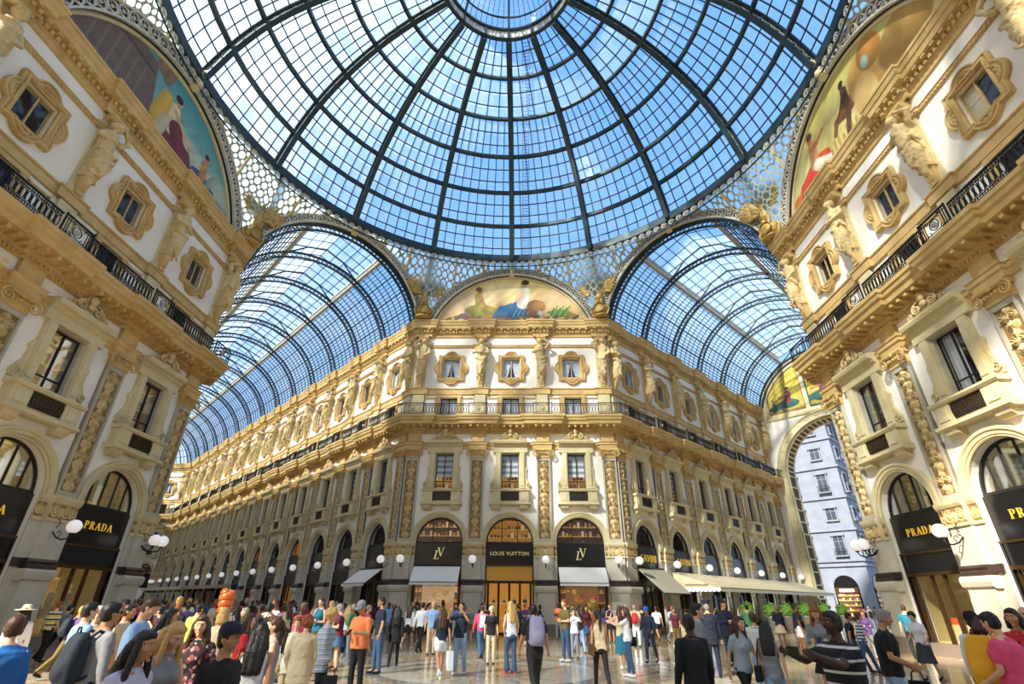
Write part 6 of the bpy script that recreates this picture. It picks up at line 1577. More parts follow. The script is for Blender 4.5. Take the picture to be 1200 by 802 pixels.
def loft(mb,rings,fn,n=20,e=2.4):   # rings: (z,rx,ry,cy) closed body of superelliptic rings
    R_=[]
    for z,rx,ry,cy in rings:
        row=[]
        for i in range(n):
            a=2*PI*i/n; c,s_=cos(a),sin(a); q=(abs(c)**e+abs(s_)**e)**(-1/e); row.append(tuple(fn(z,cy+ry*q*s_,rx*q*c)))
        R_.append(row)
    v=[p for r in R_ for p in r]; f=[tuple(range(n-1,-1,-1)),tuple(range((len(R_)-1)*n,len(R_)*n))]
    for j in range(len(R_)-1):
        for i in range(n): f.append((j*n+i,j*n+(i+1)%n,(j+1)*n+(i+1)%n,(j+1)*n+i))
    mb.add(v,f,0,True)
def headT(J):
    y,p=J['hr']; return Matrix.Translation(J['head'])@Matrix.Rotation(math.radians(y),4,'Z')@Matrix.Rotation(math.radians(-p),4,'X')
def head_mb(fem):
    mb=MB(); n,k=28,20; v=[];f=[]
    for j in range(k+1):
        t=PI*j/k; 
        for i in range(n):
            a=2*PI*i/n; x,y,z=sin(t)*cos(a),sin(t)*sin(a),-cos(t)
            low=max(0,-z); w=1-.30*low**1.2; fy=1-.12*low if y<0 else 1-.38*low
            X,Y,Z=.073*x*w,.093*y*fy,.117*z
            if y<0 and -.15<z<.22 and abs(x)>.18 and abs(x)<.62: Y+=.008     # eye hollows
            v.append((X,Y,Z))
    for j in range(k):
        for i in range(n): f.append((j*n+i,j*n+(i+1)%n,(j+1)*n+(i+1)%n,(j+1)*n+i))
    mb.add(v,f,0,True)
    cap(mb,(0,-.088,.018),.009,(0,-.106,-.018),.015,8); mb.ball((-.011,-.098,-.022),(.009,.01,.008),8); mb.ball((.011,-.098,-.022),(.009,.01,.008),8)
    mb.tube([(-.05,-.074,.036),(-.02,-.09,.04),(.02,-.09,.04),(.05,-.074,.036)],.009,6)
    mb.ball((0,-.088,-.05),(.024,.01,.006),8); mb.ball((0,-.086,-.062),(.02,.011,.007),8); mb.ball((0,-.078,-.098),(.022,.02,.016),8)
    for s_ in (-1,1):
        mb.ball((s_*.074,.008,0),(.009,.02,.032),8); mb.ball((s_*.045,-.06,-.02),(.022,.02,.022),8)
    return mb
def hand_mb(mb,W,f,s_,curl=.5):
    f=f.normalized(); side=V((-s_,0,0)); n=(side-f*side.dot(f))
    if n.length<.2: n=V((0,1,0))-f*f.y
    n.normalize(); t=f.cross(n).normalized()
    T=Matrix((( t.x,n.x,f.x,W.x),(t.y,n.y,f.y,W.y),(t.z,n.z,f.z,W.z),(0,0,0,1)))
    thumb_dir=1 if (T.to_3x3()@V((1,0,0))).y<0 else -1
    mb.ball((0,0,.045),(.037,.014,.048),10,T=T)
    for i,(L,z0) in enumerate(((.066,.083),(.076,.088),(.07,.086),(.054,.078))):
        x=(.029-.0195*i)*thumb_dir; a=0; p=V((x,0,z0-.012)); pts=[p]
        for q in range(3):
            a+=curl*(.45+.25*q); p=p+V((x*.05,sin(a)*L*.36,cos(a)*L*.36)); pts.append(p)
        P=[tuple(T@q) for q in pts]; chain(mb,P,[.0088,.0085,.008,.007],7)
    P=[V((.03*thumb_dir,.004,.022)),V((.052*thumb_dir,.014,.05)),V((.056*thumb_dir,.026,.078))]; chain(mb,[tuple(T@q) for q in P],[.012,.010,.008],7)
def mk_body(pose,fem,vox):
    J=skel(pose,fem); mb=MB(); hd=head_mb(fem); mb.merge(hd,headT(J))
    H=J['head']; chain(mb,[tuple(J['tor'](1.40)),tuple(J['neck']+V((0,.008,.0))),tuple(headT(J)@V((0,.02,-.06)))],[.07,.055 if not fem else .047,.05 if not fem else .044],12)
    tor=J['tor']; 
    for z,rx,ry in ((.95,.15,.10),(1.1,.125,.09),(1.25,.14,.10),(1.38,.145,.09)): mb.ball(tuple(tor(z)),(rx,ry,.12),12)
    r=.85 if fem else 1.0
    for s_ in (-1,1):
        S,E,W,f=J['arm',s_]; cap(mb,tuple(tor(1.395,0,s_*.09)),.042,tuple(S),.048*r,10)
        chain(mb,[tuple(S),tuple(S.lerp(E,.5)),tuple(E),tuple(E.lerp(W,.35)),tuple(W)],[.052*r,.048*r,.038*r,.040*r,.026*r],10)
        hand_mb(mb,W,f,s_)
        h,k,a=J['leg',s_]; chain(mb,[tuple(h),tuple(h.lerp(k,.4)),tuple(k),tuple(k.lerp(a,.35)),tuple(a)],[.076,.066,.047,.048,.032],10)
        cap(mb,tuple(a),.036,tuple(a+V((0,-.13,-.045))),.028,8)
    return remesh(mb,'body',SKIN['light'],vox,2)
def mk_eyes(pose,fem):
    J=skel(pose,fem); T=headT(J); mb=MB()
    for s_ in (-1,1): mb.ball((s_*.028,-.078,.014),(.012,.008,.007),8,1,T); mb.ball((s_*.028,-.085,.014),(.0055,.004,.006),8,0,T)
    return mb.mesh('eyes',[HAIR['black'],M['whiteblind']])
def mk_top(pose,fem,sleeve,vox,fat=0):
    J=skel(pose,fem); tor=J['tor']; mb=MB()
    TB=((.90,.178,.128),(.96,.17,.122),(1.03,.155,.115),(1.1,.142,.106),(1.17,.148,.112),(1.24,.158,.132),(1.31,.165,.132),(1.36,.165,.115),(1.41,.145,.088)) if fem else ((.90,.175,.126),(.96,.17,.122),(1.03,.165,.118),(1.1,.165,.118),(1.17,.172,.124),(1.24,.184,.13),(1.31,.192,.13),(1.36,.192,.115),(1.41,.17,.092))
    TB=((.86,TB[0][1]*.97,TB[0][2]*.97),)+TB
    loft(mb,[(z,rx+(fat if z<1.35 else fat*.4),ry+fat*1.3,-.012 if fem and 1.2<z<1.33 else 0) for z,rx,ry in TB]+[(1.45,.10,.07,0),(1.475,.066,.058,.004)],tor)
    if fem:
        for s_ in (-1,1): mb.ball(tuple(tor(1.27,-.095,s_*.07)),(.065,.06,.065),10)
    r=.9 if fem else 1.05
    for s_ in (-1,1):
        S,E,W,f=J['arm',s_]
        if sleeve!='tank':
            chain(mb,[tuple(tor(1.43,.0,s_*.05)),tuple(tor(1.405,.0,s_*.11)),tuple(S)],[.045,.058,.062*r],10)
            if sleeve=='short': chain(mb,[tuple(S),tuple(S.lerp(E,.62))],[.063*r,.06*r],10)
            else: chain(mb,[tuple(S),tuple(S.lerp(E,.5)),tuple(E),tuple(E.lerp(W,.4)),tuple(E.lerp(W,.96))],[.063*r,.058*r,.052*r,.049*r,.042*r],10)
        else: cap(mb,tuple(tor(1.40,.0,s_*.08)),.055,tuple(tor(1.43,0,s_*.11)),.03,8)
    if sleeve!='tank': mb.lathe([(.075,-.02),(.07,.02),(.062,.025)],14,T=Matrix.Translation(tor(1.455)))
    if sleeve=='coat':
        loft(mb,[(.74,.2,.15,0),(.82,.195,.145,0),(.9,.19,.14,0),(.98,.18,.13,0)],lambda z,y,x:V((x,y,J['hip'].z+z-.93)))
    return remesh(mb,'top',C_('white'),vox,3,(.02,.07))
def mk_bottom(pose,fem,kind,vox):
    J=skel(pose,fem); mb=MB(); hz=J['hip'].z
    mb.ball((0,0,hz+.02),(.168,.12,.10),14); mb.ball((0,.015,hz-.05),(.165,.125,.1),14)
    w={'trousers':1.0,'leggings':.9,'flared':.95,'shorts':1.12,'skirt':1,'short_skirt':1}[kind]
    for s_ in (-1,1):
        h,k,a=J['leg',s_]
        if kind in('trousers','leggings','flared'):
            chain(mb,[tuple(h),tuple(h.lerp(k,.45)),tuple(k),tuple(k.lerp(a,.4)),tuple(k.lerp(a,.97))],[.098*w,.088*w,.066*w,.064*w,(.088 if kind=='flared' else .052)*w],12)
        elif kind=='shorts': chain(mb,[tuple(h),tuple(h.lerp(k,.5))],[.1*w,.09*w],12)
    if 'skirt' in kind:
        zb=.62 if kind=='short_skirt' else .42; n=24; R_=[]
        for z,r in ((hz+.03,.165),(hz-.1,.19),((hz+zb)/2-.03,.22),(zb,.26)): R_.append((r,z))
        mb.lathe([(0,hz+.04)]+R_+[(0,zb)],n,T=Matrix.Diagonal((1,.78,1,1)))
    return remesh(mb,'bottom',C_('denim'),vox,2,(.01,.09))
def mk_shoe(pose,fem,s_):
    J=skel(pose,fem); a=J['leg',s_][2]; k=J['leg',s_][1]; lift=a.z>.12; d=V((0,-1,-.45 if lift else 0)).normalized(); mb=MB()
    base=a+V((0,.02,-.045)); tip=base+d*.17+V((0,0,-.005 if not lift else 0)); cap(mb,tuple(base),.04,tuple(base+d*.09),.042,10); cap(mb,tuple(base+d*.09),.042,tuple(tip),.03,10); cap(mb,tuple(base),.04,tuple(a+V((0,0,.01))),.042,10)
    return remesh(mb,'shoe',C_('black'),.014,1)
def mk_hair(pose,fem,style):
    J=skel(pose,fem); T=headT(J); mb=MB()
    if style!='bald':
        mb.ball((0,.016,.03),(.082,.098,.1),18,T=T); mb.ball((0,.035,-.01),(.08,.075,.085),14,T=T); mb.ball((0,-.045,.085),(.055,.045,.035),12,T=T)
    else: mb.ball((0,.05,-.01),(.076,.055,.05),14,T=T)
    if style in('long','wavy'):
        for x in (-.055,0,.055): 
            h0=T@V((x,.06,.0)); d=J['tor'](1.24,.125 if abs(x)<.01 else .11,x*1.25); chain(mb,[tuple(h0),tuple(h0.lerp(d,.5)+V((0,.02,0))),tuple(d)],[.06,.066,.046],10)
        for s_ in (-1,1):
            h0=T@V((s_*.072,-.005,.01)); d=J['tor'](1.28,-.06,s_*.1); chain(mb,[tuple(h0),tuple(h0.lerp(d,.5)+V((s_*.012,0,0))),tuple(d)],[.026,.032,.02],8)
    if style=='bob':
        for a in range(9):
            q=-.2+a*(PI+.4)/8; h0=T@V((.075*cos(q),.02+.07*sin(q),.0)); d=T@V((.085*cos(q),.02+.08*sin(q),-.11)); cap(mb,tuple(h0),.03,tuple(d),.028,8)
    if style=='pony':
        h0=T@V((0,.1,.05)); d=J['tor'](1.3,.15,0); chain(mb,[tuple(h0),tuple(h0.lerp(d,.4)+V((0,.05,0))),tuple(d)],[.035,.04,.02],10)
    if style=='bun': mb.ball((0,.1,.08),(.045,.045,.045),12,T=T)
    if style=='curly':
        rn=random.Random(5)
        for i in range(60):
            a=rn.uniform(0,2*PI); z=rn.uniform(-.5,1); q=sqrt(1-z*z); y=q*sin(a)
            if y<-.55 and z<.55: continue
            mb.ball((.088*q*cos(a),.02+.1*y,.03+.1*z),.028,7,T=T)
    return remesh(mb,'hair',HAIR['brown'],.011,2,(.014,.02))
def mk_hat(pose,fem,kind):
    J=skel(pose,fem); T=headT(J); mb=MB()
    if kind=='cap':
        mb.lathe([(.096,.045),(.097,.075),(.085,.12),(.05,.148),(0,.155)],20,T=T@Matrix.Diagonal((.93,1.08,1,1))@Matrix.Translation((0,.008,0)))
        n=10; P=[(.088*cos(PI+PI*i/n),-.055+.13*sin(PI+PI*i/n)) for i in range(n+1)]; mb.hprism(P,.05,.058,T=T)
    elif kind=='sunhat':
        mb.lathe([(0,.16),(.06,.155),(.085,.13),(.095,.07),(.2,.055),(.205,.048),(.1,.055)],24,T=T)
    elif kind=='beanie': mb.lathe([(.094,.03),(.1,.06),(.094,.11),(.06,.155),(0,.17)],20,T=T@Matrix.Translation((0,.015,0)))
    elif kind=='police':
        mb.lathe([(.09,.05),(.095,.11),(.12,.15),(.115,.175),(0,.185)],22,T=T@Matrix.Translation((0,.01,0))); P=[(.085*cos(PI+PI*i/10),-.06+.09*sin(PI+PI*i/10)) for i in range(11)]; mb.hprism(P,.045,.055,T=T)
        mb.ball((0,-.09,.13),(.03,.012,.035),8,1,T=T)
    return mb.mesh('hat',[C_('navy'),C_('white')])
def mk_glasses(pose,fem):
    J=skel(pose,fem); T=headT(J); mb=MB()
    for s_ in (-1,1): mb.ball((s_*.03,-.092,.014),(.024,.006,.016),10,T=T); mb.bar(tuple(T@V((s_*.055,-.085,.018))),tuple(T@V((s_*.078,.01,.01))),.004,.006)
    mb.bar(tuple(T@V((-.01,-.096,.018))),tuple(T@V((.01,-.096,.018))),.004,.004); return mb.mesh('glasses',M['black'])
def setmat(o,m):
    o.material_slots[0].link='OBJECT'; o.material_slots[0].material=m
def person(label,x,y,h,rot,pose='stand',fem=False,skin='light',hair='short',hcol='brown',top=('short','white'),bottom=('trousers','navy'),shoes='black',hat=None,glasses=False,hero=False,group=None,fat=0):
    t=thing('person',label,'person',(x,y,0),rot,group); s_=h/1.75; t.scale=(s_,s_,s_)
    vb=.0095 if hero else .016; vc=.016 if hero else .024; k=(pose,fem)
    def P(nm,key,fn,m):
        o=OBJ(nm,cached((nm,k,key),fn),t)
        if m: setmat(o,m)
        return o
    P('body',vb,lambda:mk_body(pose,fem,vb),SKIN[skin])
    if hero: OBJ('eyes',cached(('eyes',k),lambda:mk_eyes(pose,fem)),t)
    P('hair',hair,lambda:mk_hair(pose,fem,hair),HAIR[hcol])
    P({'short':'shirt','long':'shirt','tank':'vest_top','coat':'jacket'}[top[0]],(top[0],vc,fat),lambda:mk_top(pose,fem,top[0],vc,fat),top[1] if not isinstance(top[1],str) else C_(top[1]))
    P({'trousers':'trousers','leggings':'trousers','flared':'trousers','shorts':'shorts','skirt':'skirt','short_skirt':'skirt'}[bottom[0]],(bottom[0],vc),lambda:mk_bottom(pose,fem,bottom[0],vc),bottom[1] if not isinstance(bottom[1],str) else C_(bottom[1]))
    for q in (-1,1): P('shoe',q,lambda:mk_shoe(pose,fem,q),C_(shoes))
    if hat:
        o=OBJ('hat',cached(('hat',k,hat[0]),lambda:mk_hat(pose,fem,hat[0])),t); setmat(o,C_(hat[1]))
    if glasses: OBJ('glasses',cached(('gl',k),lambda:mk_glasses(pose,fem)),t)
    t['_p']=0; del t['_p']
    return dict(t=t,pose=pose,fem=fem,s=s_,x=x,y=y,rot=rot)
def pw(p,v):   # local body point -> world
    T=Matrix.Translation((p['x'],p['y'],0))@Matrix.Rotation(p['rot'],4,'Z')@Matrix.Scale(p['s'],4); return T@V(v)
# ---- things people carry
def mk_pack():
    mb=MB()
    loft(mb,[(-.05,.12,.06,0),(-.02,.15,.09,0),(.06,.16,.105,.0),(.18,.16,.11,.01),(.3,.15,.1,.0),(.4,.135,.08,-.01),(.46,.1,.05,-.02)],lambda z,y,x:V((x,y,z)),20,3)
    mb.ball((0,.1,.1),(.12,.05,.11),12); me=remesh(mb,'pack_body',C_('navy'),.018,2)
    st=[]
    for s_ in (-1,1):
        m2=MB(); m2.tube([(s_*.1,-.06,.4),(s_*.11,-.14,.47),(s_*.11,-.28,.42),(s_*.12,-.33,.25),(s_*.13,-.25,.08),(s_*.13,-.06,.0)],.018,6); st.append(m2.mesh('strap',C_('navy')))
    m3=MB(); m3.tube([(-.04,.02,.46),(-.03,.02,.51),(.03,.02,.51),(.04,.02,.46)],.01,6); return me,st,m3.mesh('grab_handle',C_('black'))
def backpack(p,label,col,sc=1.0):
    me,st,gh=cached('pack',mk_pack); L=POSES[p['pose']]['lean']; w=pw(p,(0,.22+.0*L-.25*sin(L),1.0)); t=thing('backpack',label,'backpack',tuple(w),p['rot']); t.scale=(p['s']*sc,)*3; t.rotation_euler=(L,0,p['rot'])
    m=C_(col)
    o=OBJ('pack_body',me,t); setmat(o,m)
    for q in st: o=OBJ('strap',q,t); setmat(o,m)
    OBJ('grab_handle',gh,t)
def mk_bagm(w,h,d):
    mb=MB(); mb.prism([(-w/2,-h),(w/2,-h),(w*.44,0),(-w*.44,0)],-d/2,d/2); return mb.mesh('bag_body',C_('black'))
def handbag(p,label,col,kind='shoulder',s_=1):
    J=skel(p['pose'],p['fem'])
    if kind=='shoulder': loc=(s_*.24,.06,.98); ring=[(0,-.02,0),(-s_*.02,-.03,.2),(-s_*.08,-.02,.44),(-s_*.1,-.1,.44),(-s_*.02,-.08,.2),(0,.02,0)]; w,h,d=.3,.24,.1
    elif kind=='shopping': W=J['arm',s_][2]; f=J['arm',s_][3]; q=W+f*.09; loc=tuple(q-V((0,0,.14))); ring=[(-.07,0,0),(-.06,0,.1),(0,0,.14),(.06,0,.1),(.07,0,0)]; w,h,d=.36,.44,.14
    else: W=J['arm',s_][2]; f=J['arm',s_][3]; q=W+f*.09; loc=tuple(q-V((0,0,.14))); ring=[(-.08,0,0),(-.06,0,.1),(0,0,.14),(.06,0,.1),(.08,0,0)]; w,h,d=.3,.26,.12
    t=thing('shopping_bag' if kind=='shopping' else 'handbag',label,'bag',tuple(pw(p,loc)),p['rot']+(PI/2 if kind!='shoulder' else PI/2)); t.scale=(p['s'],)*3
    o=OBJ('bag_body',cached(('bg',w),lambda:mk_bagm(w,h,d)),t); setmat(o,C_(col))
    mb=MB(); 
    if kind=='shoulder': R=Matrix.Rotation(-PI/2,3,'Z'); ring=[tuple(R@V(q)) for q in ring]
    mb.tube(ring,.01,6); o=OBJ('bag_handle',mb.mesh('bag_handle',C_(col)),t)
def phone(p,label,both=True):
    J=skel(p['pose'],p['fem']); a=J['arm',-1]; b=J['arm',1]; q=(a[2]+a[3]*.1+b[2]+b[3]*.1)/2 if both else b[2]+b[3]*.1
    t=thing('mobile_phone',label,'phone',tuple(pw(p,q)),p['rot']); t.scale=(p['s'],)*3; up=p['pose'] in('photo','reach')
    mb=MB(); mb.box(-.075 if up else -.038,.075 if up else .038,-.005,.005,-.038 if up else -.075,.038 if up else .075); o=OBJ('phone_body',mb.mesh('phone_body',M['black']),t)
    if not up: o.rotation_euler=(math.radians(-50),0,0)
    mb=MB(); mb.box(-.07 if up else -.034,.07 if up else .034,.005,.0065,-.034 if up else -.07,.034 if up else .07); o2=OBJ('screen',mb.mesh('screen',mat('phone_screen',(.3,.4,.5),.2,emit=(.5,.6,.7),estr=.4) if 'phs' not in M else M['phs']),t); o2.rotation_euler=o.rotation_euler
    M.setdefault('phs',o2.data.materials[0])
PPL={}
def cross_strap(p,label,col,s_=1):
    J=skel(p['pose'],p['fem']); tor=J['tor']
    handbag(p,label,col,'shoulder',s_)
COLS.update({'slate':'#1E2A36','lavender':'#7A7A98','amber':'#F0B020'})
STR_Y=stripe_mat('yellow_navy_stripes',[('#E0CC60',.45),('#2A3450',.3),('#E8E4D0',.25)],.16)
STR_B=stripe_mat('black_white_stripes',[('#16161A',.78),('#D8D4D0',.22)],.11)
STR_W=stripe_mat('white_navy_stripes',[('#E4E8F0',.5),('#28406A',.5)],.09)
PUFF=stripe_mat('quilted_grey_blue',[('#9AA6B4',.6),('#7C8896',.25),('#C2CAD2',.15)],.08)
FLOWER=print_mat('dark_flower_print',['#2A1418','#3A1A1E','#1A1014','#8A4A4A','#2A1418','#B8908A','#20262A'])
LILAC=cmat('lilac','#C9C4E0'); CREAM=cmat('cream','#DDD2BC'); UNI=cmat('uniform','#141C30'); PALEGREY=cmat('pale_grey','#A9B4BE'); CHARC=cmat('charcoal','#3A3C40'); AMBER=cmat('amber_coat','#E8922A')
PPL['blue']=person('woman in bright blue long top at the far left edge, tan shoulder bag',-3.86,-11.88,1.584,math.radians(-125),hero=True,pose='bag',fem=True,hair='short',hcol='brown',top=('long', 'blue'),bottom=('trousers', 'blue'),fat=0.03)
PPL['sunhat']=person('person in wide cream sun hat and white top behind the blue-topped woman',-8.85,-6.28,1.597,math.radians(-150),hero=True,pose='stand',fem=True,hair='long',hcol='black',top=('long', 'white'),bottom=('trousers', 'navy'),hat=('sunhat', 'beige'))
PPL['stripe']=person('person in yellow and navy striped polo by the left shop window',-13.95,0.48,1.664,math.radians(170),hero=True,pose='contra',hair='short',hcol='red',top=('short', STR_Y),bottom=('trousers', 'black'))
PPL['greytee']=person('man in grey tee with dark cross strap by the left shop window',-13.97,0.96,1.617,math.radians(165),hero=True,pose='walk',hair='short',hcol='black',top=('short', 'grey'),bottom=('trousers', 'black'))
PPL['paleblue']=person('man in pale grey-blue tee just left of the big dark backpack',-5.24,-9.28,1.688,math.radians(150),hero=True,pose='stand',hair='short',hcol='black',top=('short', 'light blue'),bottom=('trousers', 'black'))
PPL['packman']=person('man with glasses in grey shirt wearing the big dark backpack',-3.66,-10.98,1.697,math.radians(150),hero=True,pose='stand',skin='tan',hair='short',hcol='black',top=('long', 'grey'),bottom=('trousers', 'navy'),glasses=True)
PPL['shirtman']=person('man in light blue shirt looking down at his hands',-3.91,-10.08,1.756,math.radians(105),hero=True,pose='phone',hair='short',hcol='brown',top=('long', 'light blue'),bottom=('trousers', 'grey'))
PPL['behind']=person('man with black hair between the backpack wearer and the blue shirt',-5.73,-7.78,1.662,math.radians(110),hero=True,pose='stand',skin='tan',hair='short',hcol='black',top=('short', 'beige'),bottom=('trousers', 'black'))
PPL['greycurl']=person('grey haired person half hidden behind the backpack wearer',-5.86,-8.28,1.612,math.radians(40),hero=True,pose='stand',fem=True,hair='curly',hcol='silver',top=('short', 'beige'),bottom=('trousers', 'black'))
PPL['darkhair']=person('woman with long black hair and grey scarf behind the white blouse woman',-4.26,-9.08,1.674,math.radians(120),hero=True,pose='walk',fem=True,skin='tan',hair='long',hcol='black',top=('long', 'grey'),bottom=('trousers', 'black'))
PPL['blouse']=person('woman with long black hair and pale lilac blouse, front left',-1.95,-12.88,1.547,math.radians(75),hero=True,pose='walk2',fem=True,skin='tan',hair='long',hcol='black',top=('long', LILAC),bottom=('trousers', 'black'))
PPL['redblond']=person('woman with long strawberry blond hair and grey tank top, front left',-2.10,-12.28,1.552,math.radians(70),hero=True,pose='phone',fem=True,hair='long',hcol='blond',top=('tank', 'grey'),bottom=('trousers', 'black'))
PPL['laugh']=person('laughing woman with long brown hair in dark flowered blouse facing camera',-2.73,-10.68,1.572,math.radians(10),hero=True,pose='contra',fem=True,hair='wavy',hcol='brown',top=('long', FLOWER),bottom=('trousers', 'black'))
PPL['capman']=person('man in black baseball cap and black tee, front left',-1.47,-12.48,1.542,math.radians(80),hero=True,pose='stand',skin='tan',hair='short',hcol='black',top=('short', 'black'),bottom=('trousers', 'black'),hat=('cap', 'navy'),fat=0.02)
PPL['lime']=person('man in lime yellow polo seen from behind left of the copper spiral',-6.85,-3.78,1.651,math.radians(175),hero=True,pose='stand',hair='short',hcol='black',top=('short', 'lime'),bottom=('trousers', 'navy'))
PPL['blackyellow']=person('man in black tee with yellow trim left of the lime polo',-8.29,-2.28,1.659,math.radians(180),hero=True,pose='stand',hair='short',hcol='red',top=('short', 'black'),bottom=('trousers', 'black'))
PPL['blondbob']=person('blond woman seen from behind, right of the laughing woman',-4.13,-7.68,1.610,math.radians(175),hero=True,pose='stand',fem=True,hair='bob',hcol='blond',top=('long', 'beige'),bottom=('trousers', 'grey'))
PPL['redtop']=person('woman with brown hair in red top beside the black cap man',-3.20,-8.68,1.555,math.radians(120),hero=True,pose='stand',fem=True,hair='long',hcol='brown',top=('short', 'red'),bottom=('trousers', 'navy'))
PPL['whitetank']=person('woman in white tank top with long dark hair, hand at side',-1.90,-10.98,1.559,math.radians(-165),hero=True,pose='walk',fem=True,skin='tan',hair='long',hcol='black',top=('tank', 'white'),bottom=('trousers', 'navy'))
PPL['pony']=person('young woman with brown ponytail in grey striped vest',-2.14,-10.08,1.547,math.radians(-60),hero=True,pose='stand',fem=True,hair='pony',hcol='brown',top=('tank', 'grey'),bottom=('trousers', 'black'))
PPL['jacket']=person('older woman with short auburn hair in beige jacket and cream trousers',-2.36,-8.48,1.524,math.radians(-165),hero=True,pose='contra',fem=True,hair='curly',hcol='red',top=('coat', 'beige'),bottom=('trousers', CREAM),shoes='beige',fat=0.02)
PPL['jacket2']=person('older woman in cream coat just behind the beige jacket',-3.07,-7.08,1.464,math.radians(20),hero=True,pose='stand',fem=True,hair='curly',hcol='red',top=('coat', CREAM),bottom=('trousers', 'beige'))
PPL['puffer']=person('woman with curly blond hair in striped grey-blue quilted jacket',-2.39,-7.48,1.622,math.radians(110),hero=True,pose='contra',fem=True,hair='curly',hcol='blond',top=('coat', PUFF),bottom=('trousers', 'black'),fat=0.03)
PPL['orange']=person('man in orange shirt and grey cap looking at his phone',-2.47,-5.08,1.728,math.radians(-25),hero=True,pose='phone',skin='tan',hair='bald',hcol='grey',top=('short', 'orange'),bottom=('trousers', 'black'),hat=('cap', 'grey'),fat=0.03)
PPL['beard']=person('man in navy tee with sunglasses and jeans behind the orange shirt',-3.07,-1.20,1.853,math.radians(-60),hero=True,pose='stand',skin='tan',hair='short',hcol='black',top=('short', 'navy'),bottom=('trousers', 'denim'),shoes='black',glasses=True)
PPL['blazer']=person('woman in black blazer and leggings with long dark hair walking away',-2.93,0.24,1.655,math.radians(190),hero=True,pose='walk',fem=True,hair='long',hcol='black',top=('coat', 'black'),bottom=('leggings', 'black'))
PPL['whiteback']=person('woman in white tee and dark trousers walking away left of orange shirt',-5.38,3.11,1.658,math.radians(180),hero=True,pose='walk2',fem=True,hair='long',hcol='blond',top=('short', 'white'),bottom=('leggings', 'navy'),shoes='white')
PPL['whiteskirt']=person('woman in white blouse and black skirt right of the black blazer',-3.84,6.56,1.733,math.radians(170),hero=True,pose='walk',fem=True,hair='long',hcol='brown',top=('long', 'white'),bottom=('short_skirt', 'black'),shoes='white')
PPL['whiteman']=person('man in loose white shirt walking toward the left shop window',-3.13,5.45,1.766,math.radians(160),hero=True,pose='walk2',hair='short',hcol='black',top=('long', 'white'),bottom=('trousers', 'black'))
PPL['greypack']=person('bald man in pale shirt carrying a grey pack on his front',-2.52,4.44,1.767,math.radians(10),hero=True,pose='stand',hair='bald',hcol='grey',top=('short', 'light blue'),bottom=('trousers', 'beige'))
PPL['shorts']=person('woman in navy top and white shorts with long brown hair and white shopping bag',-1.24,-1.74,1.673,math.radians(200),hero=True,pose='walk',fem=True,skin='tan',hair='long',hcol='brown',top=('short', 'navy'),bottom=('shorts', 'white'),shoes='white')
PPL['camera']=person('man in navy tee and ripped pale jeans taking a photo, arms raised',-0.78,-1.16,1.740,math.radians(-20),hero=True,pose='photo',skin='tan',hair='short',hcol='black',top=('short', 'navy'),bottom=('trousers', 'pale denim'),shoes='white')
PPL['pink']=person('man in pink shirt and jeans with small white backpack seen from behind',-0.52,3.07,1.723,math.radians(195),hero=True,pose='walk',hair='short',hcol='brown',top=('long', 'pink'),bottom=('trousers', 'denim'))
PPL['elder']=person('older woman with silver hair, black tee and beige trousers',-0.09,1.48,1.625,math.radians(5),hero=True,pose='stand',fem=True,hair='curly',hcol='silver',top=('short', 'black'),bottom=('trousers', 'beige'))
PPL['flare']=person('woman in white top and flared jeans with long fair hair and pink shoes',0.62,-0.84,1.773,math.radians(-150),hero=True,pose='contra',fem=True,hair='long',hcol='blond',top=('tank', 'white'),bottom=('flared', 'denim'),shoes='pink')
PPL['centre']=person('man in black tee and black trousers wearing grey backpack, centre front',1.21,-5.28,1.763,math.radians(-165),hero=True,pose='walk',skin='tan',hair='short',hcol='black',top=('short', 'black'),bottom=('trousers', 'black'))
PPL['olive']=person('tall man in olive tee and jeans holding his phone, right of centre',2.39,2.53,1.853,math.radians(-60),hero=True,pose='fold',hair='short',hcol='red',top=('short', 'olive'),bottom=('trousers', 'denim'),shoes='white')
PPL['whitegrey']=person('woman in white tee and grey trousers beside the olive tee man',2.80,3.75,1.554,math.radians(-5),hero=True,pose='photo',fem=True,hair='short',hcol='black',top=('short', 'white'),bottom=('leggings', 'grey'),shoes='black',glasses=True)
PPL['navycap']=person('woman in navy cap, beige vest and black leggings seen from behind',2.75,-3.68,1.613,math.radians(185),hero=True,pose='walk2',fem=True,skin='tan',hair='pony',hcol='black',top=('tank', 'beige'),bottom=('leggings', 'black'),hat=('cap', 'navy'))
PPL['whitephoto']=person('woman in white tee and dark jeans photographing with raised arms',3.83,-1.26,1.648,math.radians(-110),hero=True,pose='reach',fem=True,hair='wavy',hcol='brown',top=('short', 'white'),bottom=('leggings', 'denim'),shoes='white')
PPL['greendress']=person('woman in green skirt behind the white tee photographer',3.96,0.50,1.686,math.radians(-170),hero=True,pose='photo',fem=True,hair='long',hcol='brown',top=('tank', 'beige'),bottom=('skirt', 'teal'),shoes='white')
PPL['police']=person('officer in navy uniform, blue cap and white belt standing by the corner pier',5.25,2.59,1.649,math.radians(-35),hero=True,pose='out',skin='tan',hair='short',hcol='brown',top=('long', 'navy'),bottom=('trousers', 'navy'),hat=('cap', 'blue'))
PPL['blackback']=person('man with short black hair in black sweater, back to camera',3.17,-9.68,1.612,math.radians(195),hero=True,pose='stand',skin='dark',hair='short',hcol='black',top=('long', 'black'),bottom=('trousers', 'black'))
PPL['beard2']=person('bearded dark haired man looking right behind the black sweater man',4.00,-7.28,1.751,math.radians(80),hero=True,pose='stand',hair='short',hcol='black',top=('long', 'grey'),bottom=('trousers', 'black'))
